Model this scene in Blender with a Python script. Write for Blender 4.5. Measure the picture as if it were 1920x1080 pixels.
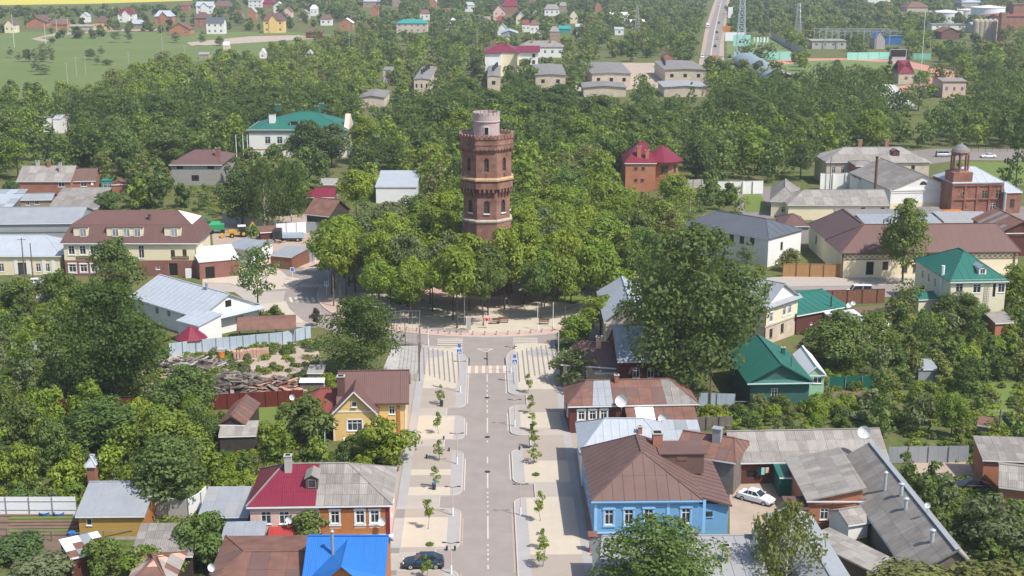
import bpy,math,random
import numpy as np
from mathutils import Vector,Matrix,Euler
R_ = math.radians
for _o in list(bpy.data.objects): bpy.data.objects.remove(_o)
S = bpy.context.scene
COL = S.collection
# ------------------------------------------------------------------ camera
CAMH,PITCH,YAW,FPX = 62.8,R_(14.14),R_(1.10),2560.0
cd = bpy.data.cameras.new('camera'); cam = bpy.data.objects.new('camera',cd); COL.objects.link(cam)
cd.sensor_width = 36; cd.lens = FPX / 1920 * 36; cd.clip_start = 1; cd.clip_end = 12000
cam.location = (0,0,CAMH); cam.rotation_euler = (R_(90) - PITCH,0,-YAW)
S.camera = cam
# ------------------------------------------------------------------ light
SUNV = Vector((0.55,-0.45,1.0)).normalized()      # towards the sun
elev = math.asin(SUNV.z)
W = bpy.data.worlds.new('World'); S.world = W; W.use_nodes = True
nt = W.node_tree; bg = nt.nodes['Background']
sky = nt.nodes.new('ShaderNodeTexSky'); sky.sky_type = 'NISHITA'; sky.sun_disc = False
sky.sun_elevation = elev; sky.sun_rotation = math.atan2(SUNV.x,SUNV.y); sky.dust_density = 1.5; sky.air_density = 1.0
nt.links.new(sky.outputs[0],bg.inputs[0]); bg.inputs[1].default_value = 0.14
sd = bpy.data.lights.new('sun','SUN'); sd.energy = 4.6; sd.angle = R_(0.55); sd.color = (1.0,0.955,0.89)
sun = bpy.data.objects.new('sun',sd); COL.objects.link(sun); sun.location = (60,-40,120)
sun.rotation_euler = SUNV.to_track_quat('Z','Y').to_euler()
S.view_settings.view_transform = 'Standard'; S.view_settings.look = 'None'
S.view_settings.gamma = 1; S.view_settings.use_curve_mapping = False; S.view_settings.exposure = 0.24
HAZE = 0.00015
S.render.engine = "CYCLES"
S.cycles.max_bounces = 6; S.cycles.diffuse_bounces = 3; S.cycles.transmission_bounces = 3; S.cycles.volume_bounces = 0
S.render.resolution_x = 1024; S.render.resolution_y = 576
# ------------------------------------------------------------------ camera maths: pixel of the photo -> point of the place
FW = Vector((math.sin(YAW) * math.cos(PITCH),math.cos(YAW) * math.cos(PITCH),-math.sin(PITCH)))
RT = Vector((math.cos(YAW),-math.sin(YAW),0)); UP = RT.cross(FW)
CP = Vector((0,0,CAMH))
def ray(px,py): return FW + RT * ((px - 960) / FPX) - UP * ((py - 540) / FPX)
def G(px,py,z=0.0):
 d = ray(px,py); t = (z - CAMH) / d.z
 return Vector((d.x * t,d.y * t,z))
def pj(p):
 q = Vector(p) - CP; w = q.dot(FW)
 return 960 + FPX * q.dot(RT) / w,540 - FPX * q.dot(UP) / w
def YG(py): return G(912,py).y
# ------------------------------------------------------------------ shader helpers
def new_mat(name):
 m = bpy.data.materials.new(name); m.use_nodes = True
 n = m.node_tree; b = n.nodes['Principled BSDF']
 return m,n,b
def nd(n,t,**k):
 x = n.nodes.new(t)
 for a,v in k.items(): setattr(x,a,v)
 return x
def mix(n,fac,a,b,mode='MIX'):
 x = nd(n,'ShaderNodeMix',data_type='RGBA',blend_type=mode)
 for i,v in ((0,fac),(6,a),(7,b)):
  if isinstance(v,(int,float)): x.inputs[i].default_value = v
  elif isinstance(v,tuple): x.inputs[i].default_value = (*v,1)[:4]
  else: n.links.new(v,x.inputs[i])
 return x.outputs[2]
def mth(n,op,a,b=None,c=None):
 x = nd(n,'ShaderNodeMath',operation=op)
 for i,v in enumerate((a,b,c)):
  if v is None: continue
  if isinstance(v,(int,float)): x.inputs[i].default_value = v
  else: n.links.new(v,x.inputs[i])
 return x.outputs[0]
def noise(n,scale,detail=4,vec=None,rough=.6):
 x = nd(n,'ShaderNodeTexNoise'); x.inputs['Scale'].default_value = scale; x.inputs['Detail'].default_value = detail
 x.inputs['Roughness'].default_value = rough
 if vec is None: vec = pos(n)
 n.links.new(vec,x.inputs['Vector']); return x.outputs[0]
def pos(n):
 for x in n.nodes:
  if x.bl_idname == 'ShaderNodeNewGeometry': return x.outputs['Position']
 return nd(n,'ShaderNodeNewGeometry').outputs['Position']
def ramp(n,f,lo,hi,a=0.,b=1.):
 x = nd(n,'ShaderNodeMapRange'); n.links.new(f,x.inputs[0])
 for i,v in enumerate((lo,hi,a,b)): x.inputs[i + 1].default_value = v
 return x.outputs[0]
def uv(n):      # u: level direction in the face, v: up the face
 g = pos(n).node
 c = nd(n,'ShaderNodeVectorMath',operation='CROSS_PRODUCT'); n.links.new(g.outputs['True Normal'],c.inputs[0]); c.inputs[1].default_value = (0,0,1)
 t = nd(n,'ShaderNodeVectorMath',operation='NORMALIZE'); n.links.new(c.outputs[0],t.inputs[0])
 d = nd(n,'ShaderNodeVectorMath',operation='DOT_PRODUCT'); n.links.new(t.outputs[0],d.inputs[0]); n.links.new(g.outputs['Position'],d.inputs[1])
 c2 = nd(n,'ShaderNodeVectorMath',operation='CROSS_PRODUCT'); n.links.new(t.outputs[0],c2.inputs[0]); n.links.new(g.outputs['True Normal'],c2.inputs[1])
 d2 = nd(n,'ShaderNodeVectorMath',operation='DOT_PRODUCT'); n.links.new(c2.outputs[0],d2.inputs[0]); n.links.new(g.outputs['Position'],d2.inputs[1])
 return d.outputs['Value'],d2.outputs['Value']
def bump(n,b,h,st,dist=.05):
 x = nd(n,'ShaderNodeBump'); x.inputs['Strength'].default_value = st; x.inputs['Distance'].default_value = dist
 n.links.new(h,x.inputs['Height']); n.links.new(x.outputs[0],b.inputs['Normal'])
MATS = {}
def mat(name,c,c2=None,rough=.8,scale=1.0,kind='plain',pitch=.3,amt=.5,metal=0.,spec=.3,bst=.4):
 """plain weathered surface; kind adds level boards, upright boards, corrugation, tile courses"""
 m,n,b = new_mat(name)
 if c2 is None: c2 = tuple(v * .72 for v in c)
 f = ramp(n,noise(n,scale,5),.35,.68)
 f2 = ramp(n,noise(n,scale * 7,3),.3,.7)
 col = mix(n,mth(n,'MULTIPLY',f,amt),c,c2)
 col = mix(n,mth(n,'MULTIPLY',f2,.28),col,tuple(v * .72 for v in c))
 col = mix(n,mth(n,'MULTIPLY',ramp(n,noise(n,scale * .35,3),.5,.75),.25),col,tuple(min(1,v * 1.25) for v in c))
 h = noise(n,scale * 12,2)
 if kind != 'plain':
  u,v = uv(n)
  if kind == 'boards_level': q = v
  else: q = u
  fr = mth(n,'FRACT',mth(n,'DIVIDE',q,pitch))
  if kind == 'wave':
   h = mth(n,'SINE',mth(n,'MULTIPLY',q,2 * math.pi / pitch))
   sh = nd(n,'ShaderNodeTexNoise'); sh.inputs['Scale'].default_value = 1
   cmb = nd(n,'ShaderNodeCombineXYZ'); n.links.new(mth(n,'MULTIPLY',u,3.0),cmb.inputs[0]); n.links.new(mth(n,'MULTIPLY',v,.35),cmb.inputs[1])
   n.links.new(cmb.outputs[0],sh.inputs['Vector'])
   col = mix(n,mth(n,'MULTIPLY',ramp(n,sh.outputs[0],.4,.68),.45),col,c2)
   bump(n,b,h,bst,.03)
  elif kind == 'tiles':
   fv = mth(n,'FRACT',mth(n,'DIVIDE',v,pitch * 1.6))
   h = mth(n,'ADD',mth(n,'MULTIPLY',mth(n,'SINE',mth(n,'MULTIPLY',q,2 * math.pi / pitch)),.5),fv)
   bump(n,b,h,bst,.04)
  else:
   g = mth(n,'LESS_THAN',fr,.1)
   cell = mth(n,'FLOOR',mth(n,'DIVIDE',q,pitch))
   wn = nd(n,'ShaderNodeTexWhiteNoise',noise_dimensions='1D'); n.links.new(cell,wn.inputs['W'])
   col = mix(n,mth(n,'MULTIPLY',wn.outputs[0],.3),col,c2)
   col = mix(n,mth(n,'MULTIPLY',g,.35),col,tuple(v_ * .4 for v_ in c))
   bump(n,b,mth(n,'SUBTRACT',1.0,g),bst,.02)
 else: bump(n,b,h,bst * .5,.02)
 n.links.new(col,b.inputs['Base Color'])
 b.inputs['Roughness'].default_value = rough; b.inputs['Metallic'].default_value = metal
 b.inputs['Specular IOR Level'].default_value = spec
 MATS[name] = m; return m
def brickmat(name,c,c2,mortar,w=.26,h=.078,amt=.5):
 m,n,b = new_mat(name)
 u,v = uv(n); cmb = nd(n,'ShaderNodeCombineXYZ'); n.links.new(u,cmb.inputs[0]); n.links.new(v,cmb.inputs[1])
 t = nd(n,'ShaderNodeTexBrick'); n.links.new(cmb.outputs[0],t.inputs['Vector'])
 t.inputs['Color1'].default_value = (*c,1); t.inputs['Color2'].default_value = (*c2,1); t.inputs['Mortar'].default_value = (*mortar,1)
 t.inputs['Scale'].default_value = 1; t.inputs['Brick Width'].default_value = w; t.inputs['Row Height'].default_value = h; t.inputs['Mortar Size'].default_value = .012
 f = ramp(n,noise(n,.5,5),.38,.66)
 col = mix(n,mth(n,'MULTIPLY',f,amt),t.outputs[0],tuple(x * .6 for x in c2))
 col = mix(n,mth(n,'MULTIPLY',ramp(n,noise(n,2.3,4),.45,.7),.35),col,tuple(min(1,x * 1.35) for x in c))
 n.links.new(col,b.inputs['Base Color']); b.inputs['Roughness'].default_value = .9
 bump(n,b,t.outputs[1],-.3,.02)
 MATS[name] = m
# walls
mat('white_plaster',(.80,.79,.76),(.66,.64,.60),scale=.6,amt=.35)
mat('cream_plaster',(.78,.69,.48),(.68,.58,.40),scale=.5,amt=.35)
mat('pale_yellow_plaster',(.80,.74,.54),(.66,.60,.44),scale=.5,amt=.3)
mat('beige_plaster',(.62,.53,.42),(.42,.32,.25),scale=.7,amt=.7)
mat('mauve_plaster',(.45,.40,.40),(.38,.33,.34),scale=.6)
mat('grey_plaster',(.42,.40,.38),(.30,.28,.26),scale=.6)
mat('pink_plaster',(.74,.52,.44),(.62,.44,.38),scale=.6)
mat('yellow_siding',(.80,.55,.22),(.72,.47,.17),kind='boards_level',pitch=.22,scale=.6,amt=.3)
mat('log_yellow',(.52,.33,.085),(.38,.22,.06),kind='boards_level',pitch=.24,scale=.9,rough=.6)
mat('orange_boards',(.50,.20,.07),(.36,.14,.05),kind='boards_level',pitch=.2,scale=.9)
mat('blue_boards',(.20,.42,.68),(.15,.34,.58),kind='boards_level',pitch=.17,scale=.8,amt=.45,rough=.6)
mat('blue_trim',(.30,.58,.88),(.22,.48,.78),scale=.8,rough=.6)
mat('red_boards',(.135,.045,.035),(.08,.03,.025),kind='boards_upright',pitch=.22,scale=.9)
mat('green_boards',(.055,.15,.125),(.035,.10,.085),kind='boards_level',pitch=.2,scale=.9)
mat('mint_boards',(.38,.62,.42),(.30,.50,.34),kind='boards_level',pitch=.2)
mat('grey_boards',(.22,.19,.165),(.13,.11,.095),kind='boards_upright',pitch=.18,scale=1.2,amt=.8)
mat('dark_boards',(.075,.06,.05),(.04,.03,.025),kind='boards_upright',pitch=.2,scale=1.2,amt=.8)
mat('tan_boards',(.40,.30,.22),(.30,.21,.15),kind='boards_upright',pitch=.18,scale=1.2)
mat('orange_fence',(.42,.235,.10),(.34,.18,.075),kind='boards_upright',pitch=.16,scale=1.0)
mat('brown_fence',(.25,.115,.07),(.18,.08,.05),kind='boards_upright',pitch=.16,scale=1.0)
mat('block_wall',(.36,.345,.33),(.26,.25,.24),kind='boards_level',pitch=.22,scale=1.)
brickmat('red_brick',(.36,.115,.06),(.27,.085,.045),(.36,.25,.20))
brickmat('tower_brick',(.29,.125,.09),(.20,.08,.06),(.34,.23,.18),amt=.85)
brickmat('chapel_brick',(.33,.11,.065),(.22,.075,.045),(.32,.22,.18),amt=.7)
brickmat('orange_brick',(.45,.145,.06),(.37,.11,.05),(.42,.27,.18),amt=.3)
brickmat('plum_brick',(.26,.09,.07),(.20,.065,.05),(.28,.18,.15),amt=.3)
mat('turret_plaster',(.48,.38,.375),(.36,.27,.26),scale=.7,amt=.6)
mat('ochre_stone',(.47,.32,.17),(.28,.18,.11),scale=1.2,amt=.8)
mat('pale_stone',(.46,.40,.32),(.28,.22,.17),scale=1.2,amt=.8)
# roofs
mat('slate',(.31,.285,.26),(.20,.18,.165),kind='wave',pitch=.2,scale=.8,amt=.8,rough=.9)
mat('slate_dark',(.262,.24,.218),(.17,.155,.142),kind='wave',pitch=.2,scale=.8,amt=.8,rough=.9)
mat('slate_pale',(.365,.34,.305),(.25,.23,.21),kind='wave',pitch=.2,scale=.8,amt=.7,rough=.9)
mat('brown_metal',(.155,.085,.075),(.12,.06,.052),scale=.4,rough=.5,kind='tiles',pitch=.25,bst=.25,amt=.3)
mat('brown_sheet',(.165,.10,.086),(.125,.07,.058),scale=.5,rough=.55,amt=.6)
mat('rust_sheet',(.215,.112,.085),(.13,.065,.048),scale=.7,rough=.75,amt=.9)
mat('maroon_metal',(.20,.022,.045),(.155,.018,.036),scale=.4,rough=.4,kind='tiles',pitch=.22,bst=.35,amt=.4)
mat('red_metal',(.42,.05,.05),(.30,.035,.035),scale=.5,rough=.45,kind='wave',pitch=.2)
mat('brick_red_roof',(.24,.065,.05),(.22,.05,.04),scale=.5,rough=.6,kind='wave',pitch=.2)
mat('green_metal',(.026,.15,.115),(.022,.12,.095),scale=.4,rough=.45,kind='wave',pitch=.3,bst=.15,amt=.4)
mat('teal_metal',(.03,.30,.28),(.02,.22,.2),scale=.4,rough=.5)
mat('blue_metal',(.030,.165,.49),(.025,.14,.43),scale=.4,rough=.4,kind='wave',pitch=.2,bst=.25,amt=.2)
mat('zinc',(.52,.56,.60),(.42,.45,.49),scale=.5,rough=.45,metal=.25,kind='wave',pitch=.25,bst=.12,amt=.5)
mat('zinc_dull',(.36,.385,.41),(.28,.29,.31),scale=.5,rough=.5,metal=.2,amt=.6)
mat('grey_sheet',(.33,.33,.335),(.27,.27,.275),scale=.4,rough=.55,amt=.4)
mat('steel_blue',(.27,.31,.36),(.22,.26,.31),scale=.4,rough=.45,kind='wave',pitch=.2,bst=.2,amt=.3)
mat('dark_grey_roof',(.105,.115,.135),(.08,.09,.11),scale=.3,rough=.5,amt=.4)
mat('bitumen',(.225,.215,.205),(.17,.16,.155),scale=.15,rough=.9,amt=.6)
mat('white_sheet',(.80,.81,.82),(.66,.66,.68),scale=.6,rough=.5,amt=.4)
mat('white_panel',(.82,.82,.84),(.72,.72,.75),scale=.7,rough=.45,amt=.3)
mat('pink_white_sheet',(.80,.72,.72),(.70,.60,.62),scale=.6,rough=.5,amt=.4)
mat('pale_blue_fence',(.45,.53,.60),(.36,.43,.50),scale=.6,rough=.5,kind='wave',pitch=.25,bst=.2)
mat('grey_fence',(.34,.36,.38),(.27,.29,.31),scale=.6,rough=.5,kind='wave',pitch=.25,bst=.2)
mat('redbrown_fence',(.16,.035,.03),(.12,.025,.02),scale=.6,rough=.5,kind='wave',pitch=.25,bst=.2)
mat('green_fence',(.012,.13,.095),(.01,.10,.075),scale=.6,rough=.5,kind='wave',pitch=.25,bst=.2)
# ground
mat('road_asphalt',(.305,.265,.24),(.265,.228,.205),scale=.45,rough=.9,amt=.9)
mat('old_asphalt',(.24,.21,.19),(.18,.16,.145),scale=.15,rough=.9,amt=.7)
mat('far_asphalt',(.27,.235,.215),(.22,.19,.175),scale=.05,rough=.9,amt=.7)
mat('paving_cream',(.52,.452,.36),(.46,.395,.315),scale=.8,rough=.85,amt=.4)
mat('paving_tan',(.365,.312,.265),(.35,.295,.245),scale=.8,rough=.85,amt=.5)
mat('paving_grey',(.385,.36,.345),(.33,.31,.30),scale=.8,rough=.85,amt=.5)
mat('paving_dark',(.24,.225,.215),(.19,.18,.17),scale=.8,rough=.85,amt=.5)
mat('paving_pink',(.50,.36,.30),(.44,.31,.26),scale=.8,rough=.85,amt=.5)
mat('paving_pale',(.42,.37,.32),(.36,.32,.275),scale=.8,rough=.85,amt=.5)
mat('kerb_stone',(.50,.46,.41),(.42,.38,.34),scale=1.5,rough=.85)
mat('road_paint',(.60,.54,.46),(.50,.45,.39),scale=2.5,rough=.7,amt=.6)
mat('salmon_paint',(.47,.34,.27),(.40,.28,.22),scale=2.5,rough=.7,amt=.6)
mat('sand',(.42,.33,.26),(.34,.26,.20),scale=.35,rough=.95,amt=.9)
mat('pale_dirt',(.46,.37,.30),(.34,.27,.21),scale=.35,rough=.95,amt=.9)
mat('soil',(.20,.135,.095),(.14,.095,.065),scale=.6,rough=.95,amt=.8)
mat('soil_bed',(.23,.165,.12),(.17,.115,.08),scale=1.2,rough=.95,amt=.8,kind='boards_upright',pitch=.5)
mat('lawn',(.12,.175,.035),(.16,.20,.045),scale=.5,rough=.95,amt=.8)
mat('meadow',(.115,.165,.042),(.155,.185,.062),scale=.02,rough=.95,amt=.9)
mat('pitch',(.14,.19,.06),(.17,.21,.08),scale=.03,rough=.95,amt=.7)
mat('rape_field',(.58,.50,.06),(.44,.42,.07),scale=.03,rough=.95,amt=.4)
mat('track_red',(.52,.25,.19),(.44,.21,.16),scale=.05,rough=.9,amt=.4)
# bits
mat('white_paint',(.80,.80,.79),(.72,.72,.71),scale=2,rough=.45,amt=.3)
mat('salmon_pole',(.62,.48,.40),(.55,.42,.35),scale=2,rough=.5,amt=.3)
mat('dark_metal',(.045,.045,.05),(.03,.03,.03),scale=2,rough=.5)
mat('steel',(.46,.47,.48),(.36,.37,.38),scale=2,rough=.4,metal=.5)
mat('rust_steel',(.16,.085,.06),(.10,.05,.04),scale=1,rough=.8,amt=.8)
mat('concrete',(.46,.44,.41),(.34,.325,.30),scale=1.0,rough=.9,amt=.7)
mat('pole_wood',(.16,.135,.115),(.10,.085,.07),scale=1.5,rough=.95,amt=.8)
mat('old_timber',(.27,.235,.205),(.20,.165,.14),scale=2.0,rough=.95,amt=.9)
mat('dark_timber',(.13,.105,.085),(.09,.07,.06),scale=2.0,rough=.95,amt=.9)
mat('pale_brick_pile',(.60,.38,.29),(.48,.28,.21),scale=2.0,rough=.95,amt=.8)
mat('dark_gap',(.02,.018,.016),rough=.9)
mat('tyre',(.018,.018,.019),rough=.85)
mat('rim',(.55,.56,.58),rough=.35,metal=.6)
mat('paint_teal',(.016,.042,.068),(.014,.038,.06),scale=3,rough=.22,spec=.6,amt=.2)
mat('paint_white',(.82,.82,.81),(.76,.76,.75),scale=3,rough=.25,spec=.6,amt=.15)
mat('paint_black',(.02,.022,.028),rough=.2,spec=.6)
mat('paint_silver',(.45,.46,.47),rough=.3,metal=.3,spec=.6)
mat('paint_red',(.48,.03,.02),rough=.35,spec=.6)
mat('paint_blue',(.03,.16,.42),rough=.35,spec=.6)
mat('paint_green',(.03,.32,.12),rough=.4,spec=.5)
mat('paint_yellow',(.62,.36,.03),rough=.45,spec=.5)
mat('paint_orange',(.60,.20,.03),rough=.45,spec=.5)
mat('sign_blue',(.03,.16,.55),rough=.4)
mat('sign_yellow',(.50,.62,.22),rough=.4)
mat('sign_red',(.60,.02,.03),rough=.4)
mat('sign_brown',(.13,.085,.05),rough=.6)
mat('gold_letter',(.70,.55,.30),rough=.5)
mat('banner_mint',(.32,.70,.58),(.28,.62,.52),scale=.1,rough=.6)
mat('lamp_glass',(.75,.76,.72),rough=.3)
def glassmat(name,c,rough=.08):
 m,n,b = new_mat(name); f = ramp(n,noise(n,.9,3),.42,.6)
 n.links.new(mix(n,mth(n,'MULTIPLY',f,.6),c,tuple(min(1,v * 2.2 + .02) for v in c)),b.inputs['Base Color'])
 b.inputs['Roughness'].default_value = rough; b.inputs['Specular IOR Level'].default_value = .6; MATS[name] = m
glassmat('glass_dark',(.028,.033,.04)); glassmat('glass_curtain',(.20,.22,.24),.2); glassmat('car_glass',(.015,.02,.026),.05)
# ground with grass, weeds and bare patches
def groundmat():
 m,n,b = new_mat('grassy_ground')
 a = ramp(n,noise(n,.06,6,rough=.65),.40,.62)
 c = ramp(n,noise(n,.9,5),.38,.62)
 col = mix(n,c,(.075,.105,.026),(.13,.15,.05))
 col = mix(n,mth(n,'MULTIPLY',a,.6),col,(.15,.135,.065))
 col = mix(n,mth(n,'MULTIPLY',ramp(n,noise(n,.22,5),.62,.72),.75),col,(.25,.19,.13))
 n.links.new(col,b.inputs['Base Color']); b.inputs['Roughness'].default_value = 1; b.inputs['Specular IOR Level'].default_value = .1
 bump(n,b,noise(n,4,4),.6,.15); MATS['grassy_ground'] = m
groundmat()
def leafmat(name,attr_kind,attr='tint'):
 """leaves: own tint per tree, each leaf a little different, light passes through"""
 m,n,b = new_mat(name); out = n.nodes['Material Output']
 if attr_kind == 'OBJ': src = nd(n,'ShaderNodeObjectInfo').outputs['Color']
 else:
  a = nd(n,'ShaderNodeAttribute',attribute_name=attr); src = a.outputs['Color']
 g = pos(n).node
 r = g.outputs['Random Per Island']
 k = ramp(n,r,0,1,.78,1.22)
 k = mth(n,'MULTIPLY',k,ramp(n,noise(n,.32,3),.33,.67,.82,1.18))
 vm = nd(n,'ShaderNodeVectorMath',operation='SCALE'); n.links.new(src,vm.inputs[0]); n.links.new(k,vm.inputs['Scale'])
 col = mix(n,mth(n,'MULTIPLY',ramp(n,r,.75,1.0),.35),vm.outputs[0],(.16,.19,.035))
 n.links.new(col,b.inputs['Base Color']); b.inputs['Roughness'].default_value = .55; b.inputs['Specular IOR Level'].default_value = .25
 tr = nd(n,'ShaderNodeBsdfTranslucent'); n.links.new(mix(n,.5,col,(.22,.32,.03)),tr.inputs[0])
 ms = nd(n,'ShaderNodeMixShader'); ms.inputs[0].default_value = .40
 n.links.new(b.outputs[0],ms.inputs[1]); n.links.new(tr.outputs[0],ms.inputs[2]); n.links.new(ms.outputs[0],out.inputs[0])
 MATS[name] = m
leafmat('leaf','OBJ'); leafmat('leaf_mass','ATTR')
mat('bark',(.10,.085,.07),(.06,.05,.042),scale=3,rough=.95)
mat('birch_bark',(.62,.60,.56),(.15,.14,.13),scale=4,rough=.8,amt=.6)
mat('blossom',(.75,.74,.68),(.7,.7,.6),scale=2)
# ------------------------------------------------------------------ mesh builder
def M_(m): return MATS[m] if isinstance(m,str) else m
class MB:
 def __init__(s): s.v = []; s.f = []; s.m = []; s.mats = []; s.cur = 0
 def use(s,m):
  if m not in s.mats: s.mats.append(m)
  s.cur = s.mats.index(m); return s
 def face(s,pts):
  i = len(s.v); s.v += [tuple(p) for p in pts]; s.f.append(tuple(range(i,i + len(pts)))); s.m.append(s.cur); return s
 def solid(s,verts,faces):
  i = len(s.v); s.v += [tuple(p) for p in verts]
  for f in faces: s.f.append(tuple(i + k for k in f)); s.m.append(s.cur)
  return s
 def box(s,x0,x1,y0,y1,z0,z1,M=None):
  p = [(x0,y0,z0),(x1,y0,z0),(x1,y1,z0),(x0,y1,z0),(x0,y0,z1),(x1,y0,z1),(x1,y1,z1),(x0,y1,z1)]
  if M is not None: p = [M @ Vector(q) for q in p]
  s.solid(p,[(0,3,2,1),(4,5,6,7),(0,1,5,4),(1,2,6,5),(2,3,7,6),(3,0,4,7)]); return s
 def beam(s,a,b,w,h=None):
  a = Vector(a); b = Vector(b); h = h or w; d = (b - a)
  if d.length < 1e-5: return s
  up = Vector((0,0,1)) if abs(d.normalized().z) < .95 else Vector((0,1,0))
  x = d.cross(up).normalized() * w / 2; y = x.cross(d).normalized() * h / 2
  p = [a - x - y,a + x - y,a + x + y,a - x + y,b - x - y,b + x - y,b + x + y,b - x + y]
  s.solid(p,[(3,2,1,0),(4,5,6,7),(0,1,5,4),(1,2,6,5),(2,3,7,6),(3,0,4,7)]); return s
 def tube(s,pts,rs,n=8,caps=True):
  rings = []
  for i,p in enumerate(pts):
   p = Vector(p); d = (Vector(pts[min(i + 1,len(pts) - 1)]) - Vector(pts[max(i - 1,0)])).normalized()
   a = d.cross(Vector((0,1,0)) if abs(d.y) < .9 else Vector((1,0,0))).normalized(); b = d.cross(a)
   r = rs[i] if isinstance(rs,(list,tuple)) else rs
   rings.append([p + a * r * math.cos(t * 2 * math.pi / n) + b * r * math.sin(t * 2 * math.pi / n) for t in range(n)])
  i0 = len(s.v); s.v += [tuple(p) for r in rings for p in r]
  for k in range(len(rings) - 1):
   for t in range(n): s.f.append((i0 + k * n + t,i0 + k * n + (t + 1) % n,i0 + (k + 1) * n + (t + 1) % n,i0 + (k + 1) * n + t)); s.m.append(s.cur)
  if caps:
   s.f.append(tuple(i0 + t for t in range(n))[::-1]); s.m.append(s.cur)
   s.f.append(tuple(i0 + (len(rings) - 1) * n + t for t in range(n))); s.m.append(s.cur)
  return s
 def lathe(s,prof,n=16,c=(0,0),ph=0.,caps=True):
  rings = [[(c[0] + r * math.cos(ph + t * 2 * math.pi / n),c[1] + r * math.sin(ph + t * 2 * math.pi / n),z) for t in range(n)] for r,z in prof]
  i0 = len(s.v); s.v += [p for r in rings for p in r]
  for k in range(len(rings) - 1):
   for t in range(n): s.f.append((i0 + k * n + t,i0 + k * n + (t + 1) % n,i0 + (k + 1) * n + (t + 1) % n,i0 + (k + 1) * n + t)); s.m.append(s.cur)
  if caps:
   s.f.append(tuple(i0 + t for t in range(n))[::-1]); s.m.append(s.cur)
   s.f.append(tuple(i0 + (len(rings) - 1) * n + t for t in range(n))); s.m.append(s.cur)
  return s
 def prism(s,poly,z0,z1):      # poly: xy list, counter-clockwise
  n = len(poly); b = [(p[0],p[1],z0) for p in poly]; t = [(p[0],p[1],z1) for p in poly]
  s.solid(b + t,[tuple(range(n))[::-1],tuple(range(n,2 * n))] + [(i,(i + 1) % n,n + (i + 1) % n,n + i) for i in range(n)]); return s
 def slab(s,poly,th):           # poly: 3d planar outline, thickness below it
  P = [Vector(p) for p in poly]; nrm = (P[1] - P[0]).cross(P[2] - P[1])
  if nrm.length < 1e-9: nrm = Vector((0,0,1))
  nrm.normalize()
  if nrm.z < 0: P = P[::-1]; nrm = -nrm
  n = len(P); s.solid([p - nrm * th for p in P] + P,[tuple(range(n))[::-1],tuple(range(n,2 * n))] + [(i,(i + 1) % n,n + (i + 1) % n,n + i) for i in range(n)]); return s
 def mesh(s,name):
  me = bpy.data.meshes.new(name); me.from_pydata(s.v,[],s.f)
  for m in s.mats: me.materials.append(M_(m))
  if len(s.mats) > 1: me.polygons.foreach_set('material_index',s.m)
  me.update(); return me
 def build(s,name,parent=None,smooth=False,loc=None):
  me = s.mesh(name)
  if smooth: me.polygons.foreach_set('use_smooth',[True] * len(me.polygons))
  return link(name,me,parent,loc)
def link(name,me,parent=None,loc=None,rz=0):
 o = bpy.data.objects.new(name,me); COL.objects.link(o)
 if parent: o.parent = parent
 if loc is not None: o.location = loc
 if rz: o.rotation_euler.z = rz
 return o
def tag(o,label=None,cat=None,group=None,kind=None):
 if label:
  w = label.split()
  while len(w) > 16 and any(x in ('a','an','the') for x in w): del w[max(i for i,x in enumerate(w) if x in ('a','an','the'))]
  o['label'] = ' '.join(w)
 if cat: o['category'] = cat
 if group: o['group'] = group
 if kind: o['kind'] = kind
 return o
def empty(name,loc,rz=0,label=None,cat=None,group=None):
 o = bpy.data.objects.new(name,None); COL.objects.link(o); o.location = loc; o.rotation_euler.z = rz; o.empty_display_size = .5
 return tag(o,label,cat,group)
def copy_tree(o,parent=None):
 c = o.copy(); COL.objects.link(c); c.parent = parent
 for ch in list(o.children): copy_tree(ch,c)
 return c
def arrays_mesh(name,V,F,mats,tint=None):
 me = bpy.data.meshes.new(name); nv,nf = len(V),len(F); k = F.shape[1]
 me.vertices.add(nv); me.vertices.foreach_set('co',V.astype(np.float32).ravel())
 me.loops.add(nf * k); me.loops.foreach_set('vertex_index',F.astype(np.int32).ravel())
 me.polygons.add(nf); me.polygons.foreach_set('loop_start',np.arange(0,nf * k,k,dtype=np.int32))
 try: me.polygons.foreach_set('loop_total',np.full(nf,k,dtype=np.int32))
 except Exception: pass
 for m in mats: me.materials.append(M_(m))
 if tint is not None:
  a = me.attributes.new('tint','FLOAT_COLOR','POINT'); a.data.foreach_set('color',tint.astype(np.float32).ravel())
 me.update(calc_edges=True); return me
# ------------------------------------------------------------------ ground sheets
def sheet(name,pts,z,m,kind='structure',label=None,th=0.0):
 mb = MB().use(m); P = [(p[0],p[1],z) for p in pts]
 a = sum(P[i][0] * P[(i + 1) % len(P)][1] - P[(i + 1) % len(P)][0] * P[i][1] for i in range(len(P)))
 if a < 0: P = P[::-1]
 if th: mb.prism(P,z - th,z)
 else: mb.face(P)
 o = mb.build(name); tag(o,label,None,None,kind); return o
def psheet(name,px,z,m,**k): return sheet(name,[G(x,y)[:2] for x,y in px],z,m,**k)
sheet('verge',[(-11.9,100),(-10.5,100),(-10.5,205),(-11.9,205)],.045,'paving_tan'); sheet('verge',[(11,100),(12.3,100),(12.3,197),(11,197)],.045,'paving_tan')
FOOT = []     # footprints trees keep clear of: (origin, u, v, W, D)
VIEW = []     # what the photo shows unobstructed: (x0, y0, x1, y1, distance)
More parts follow.
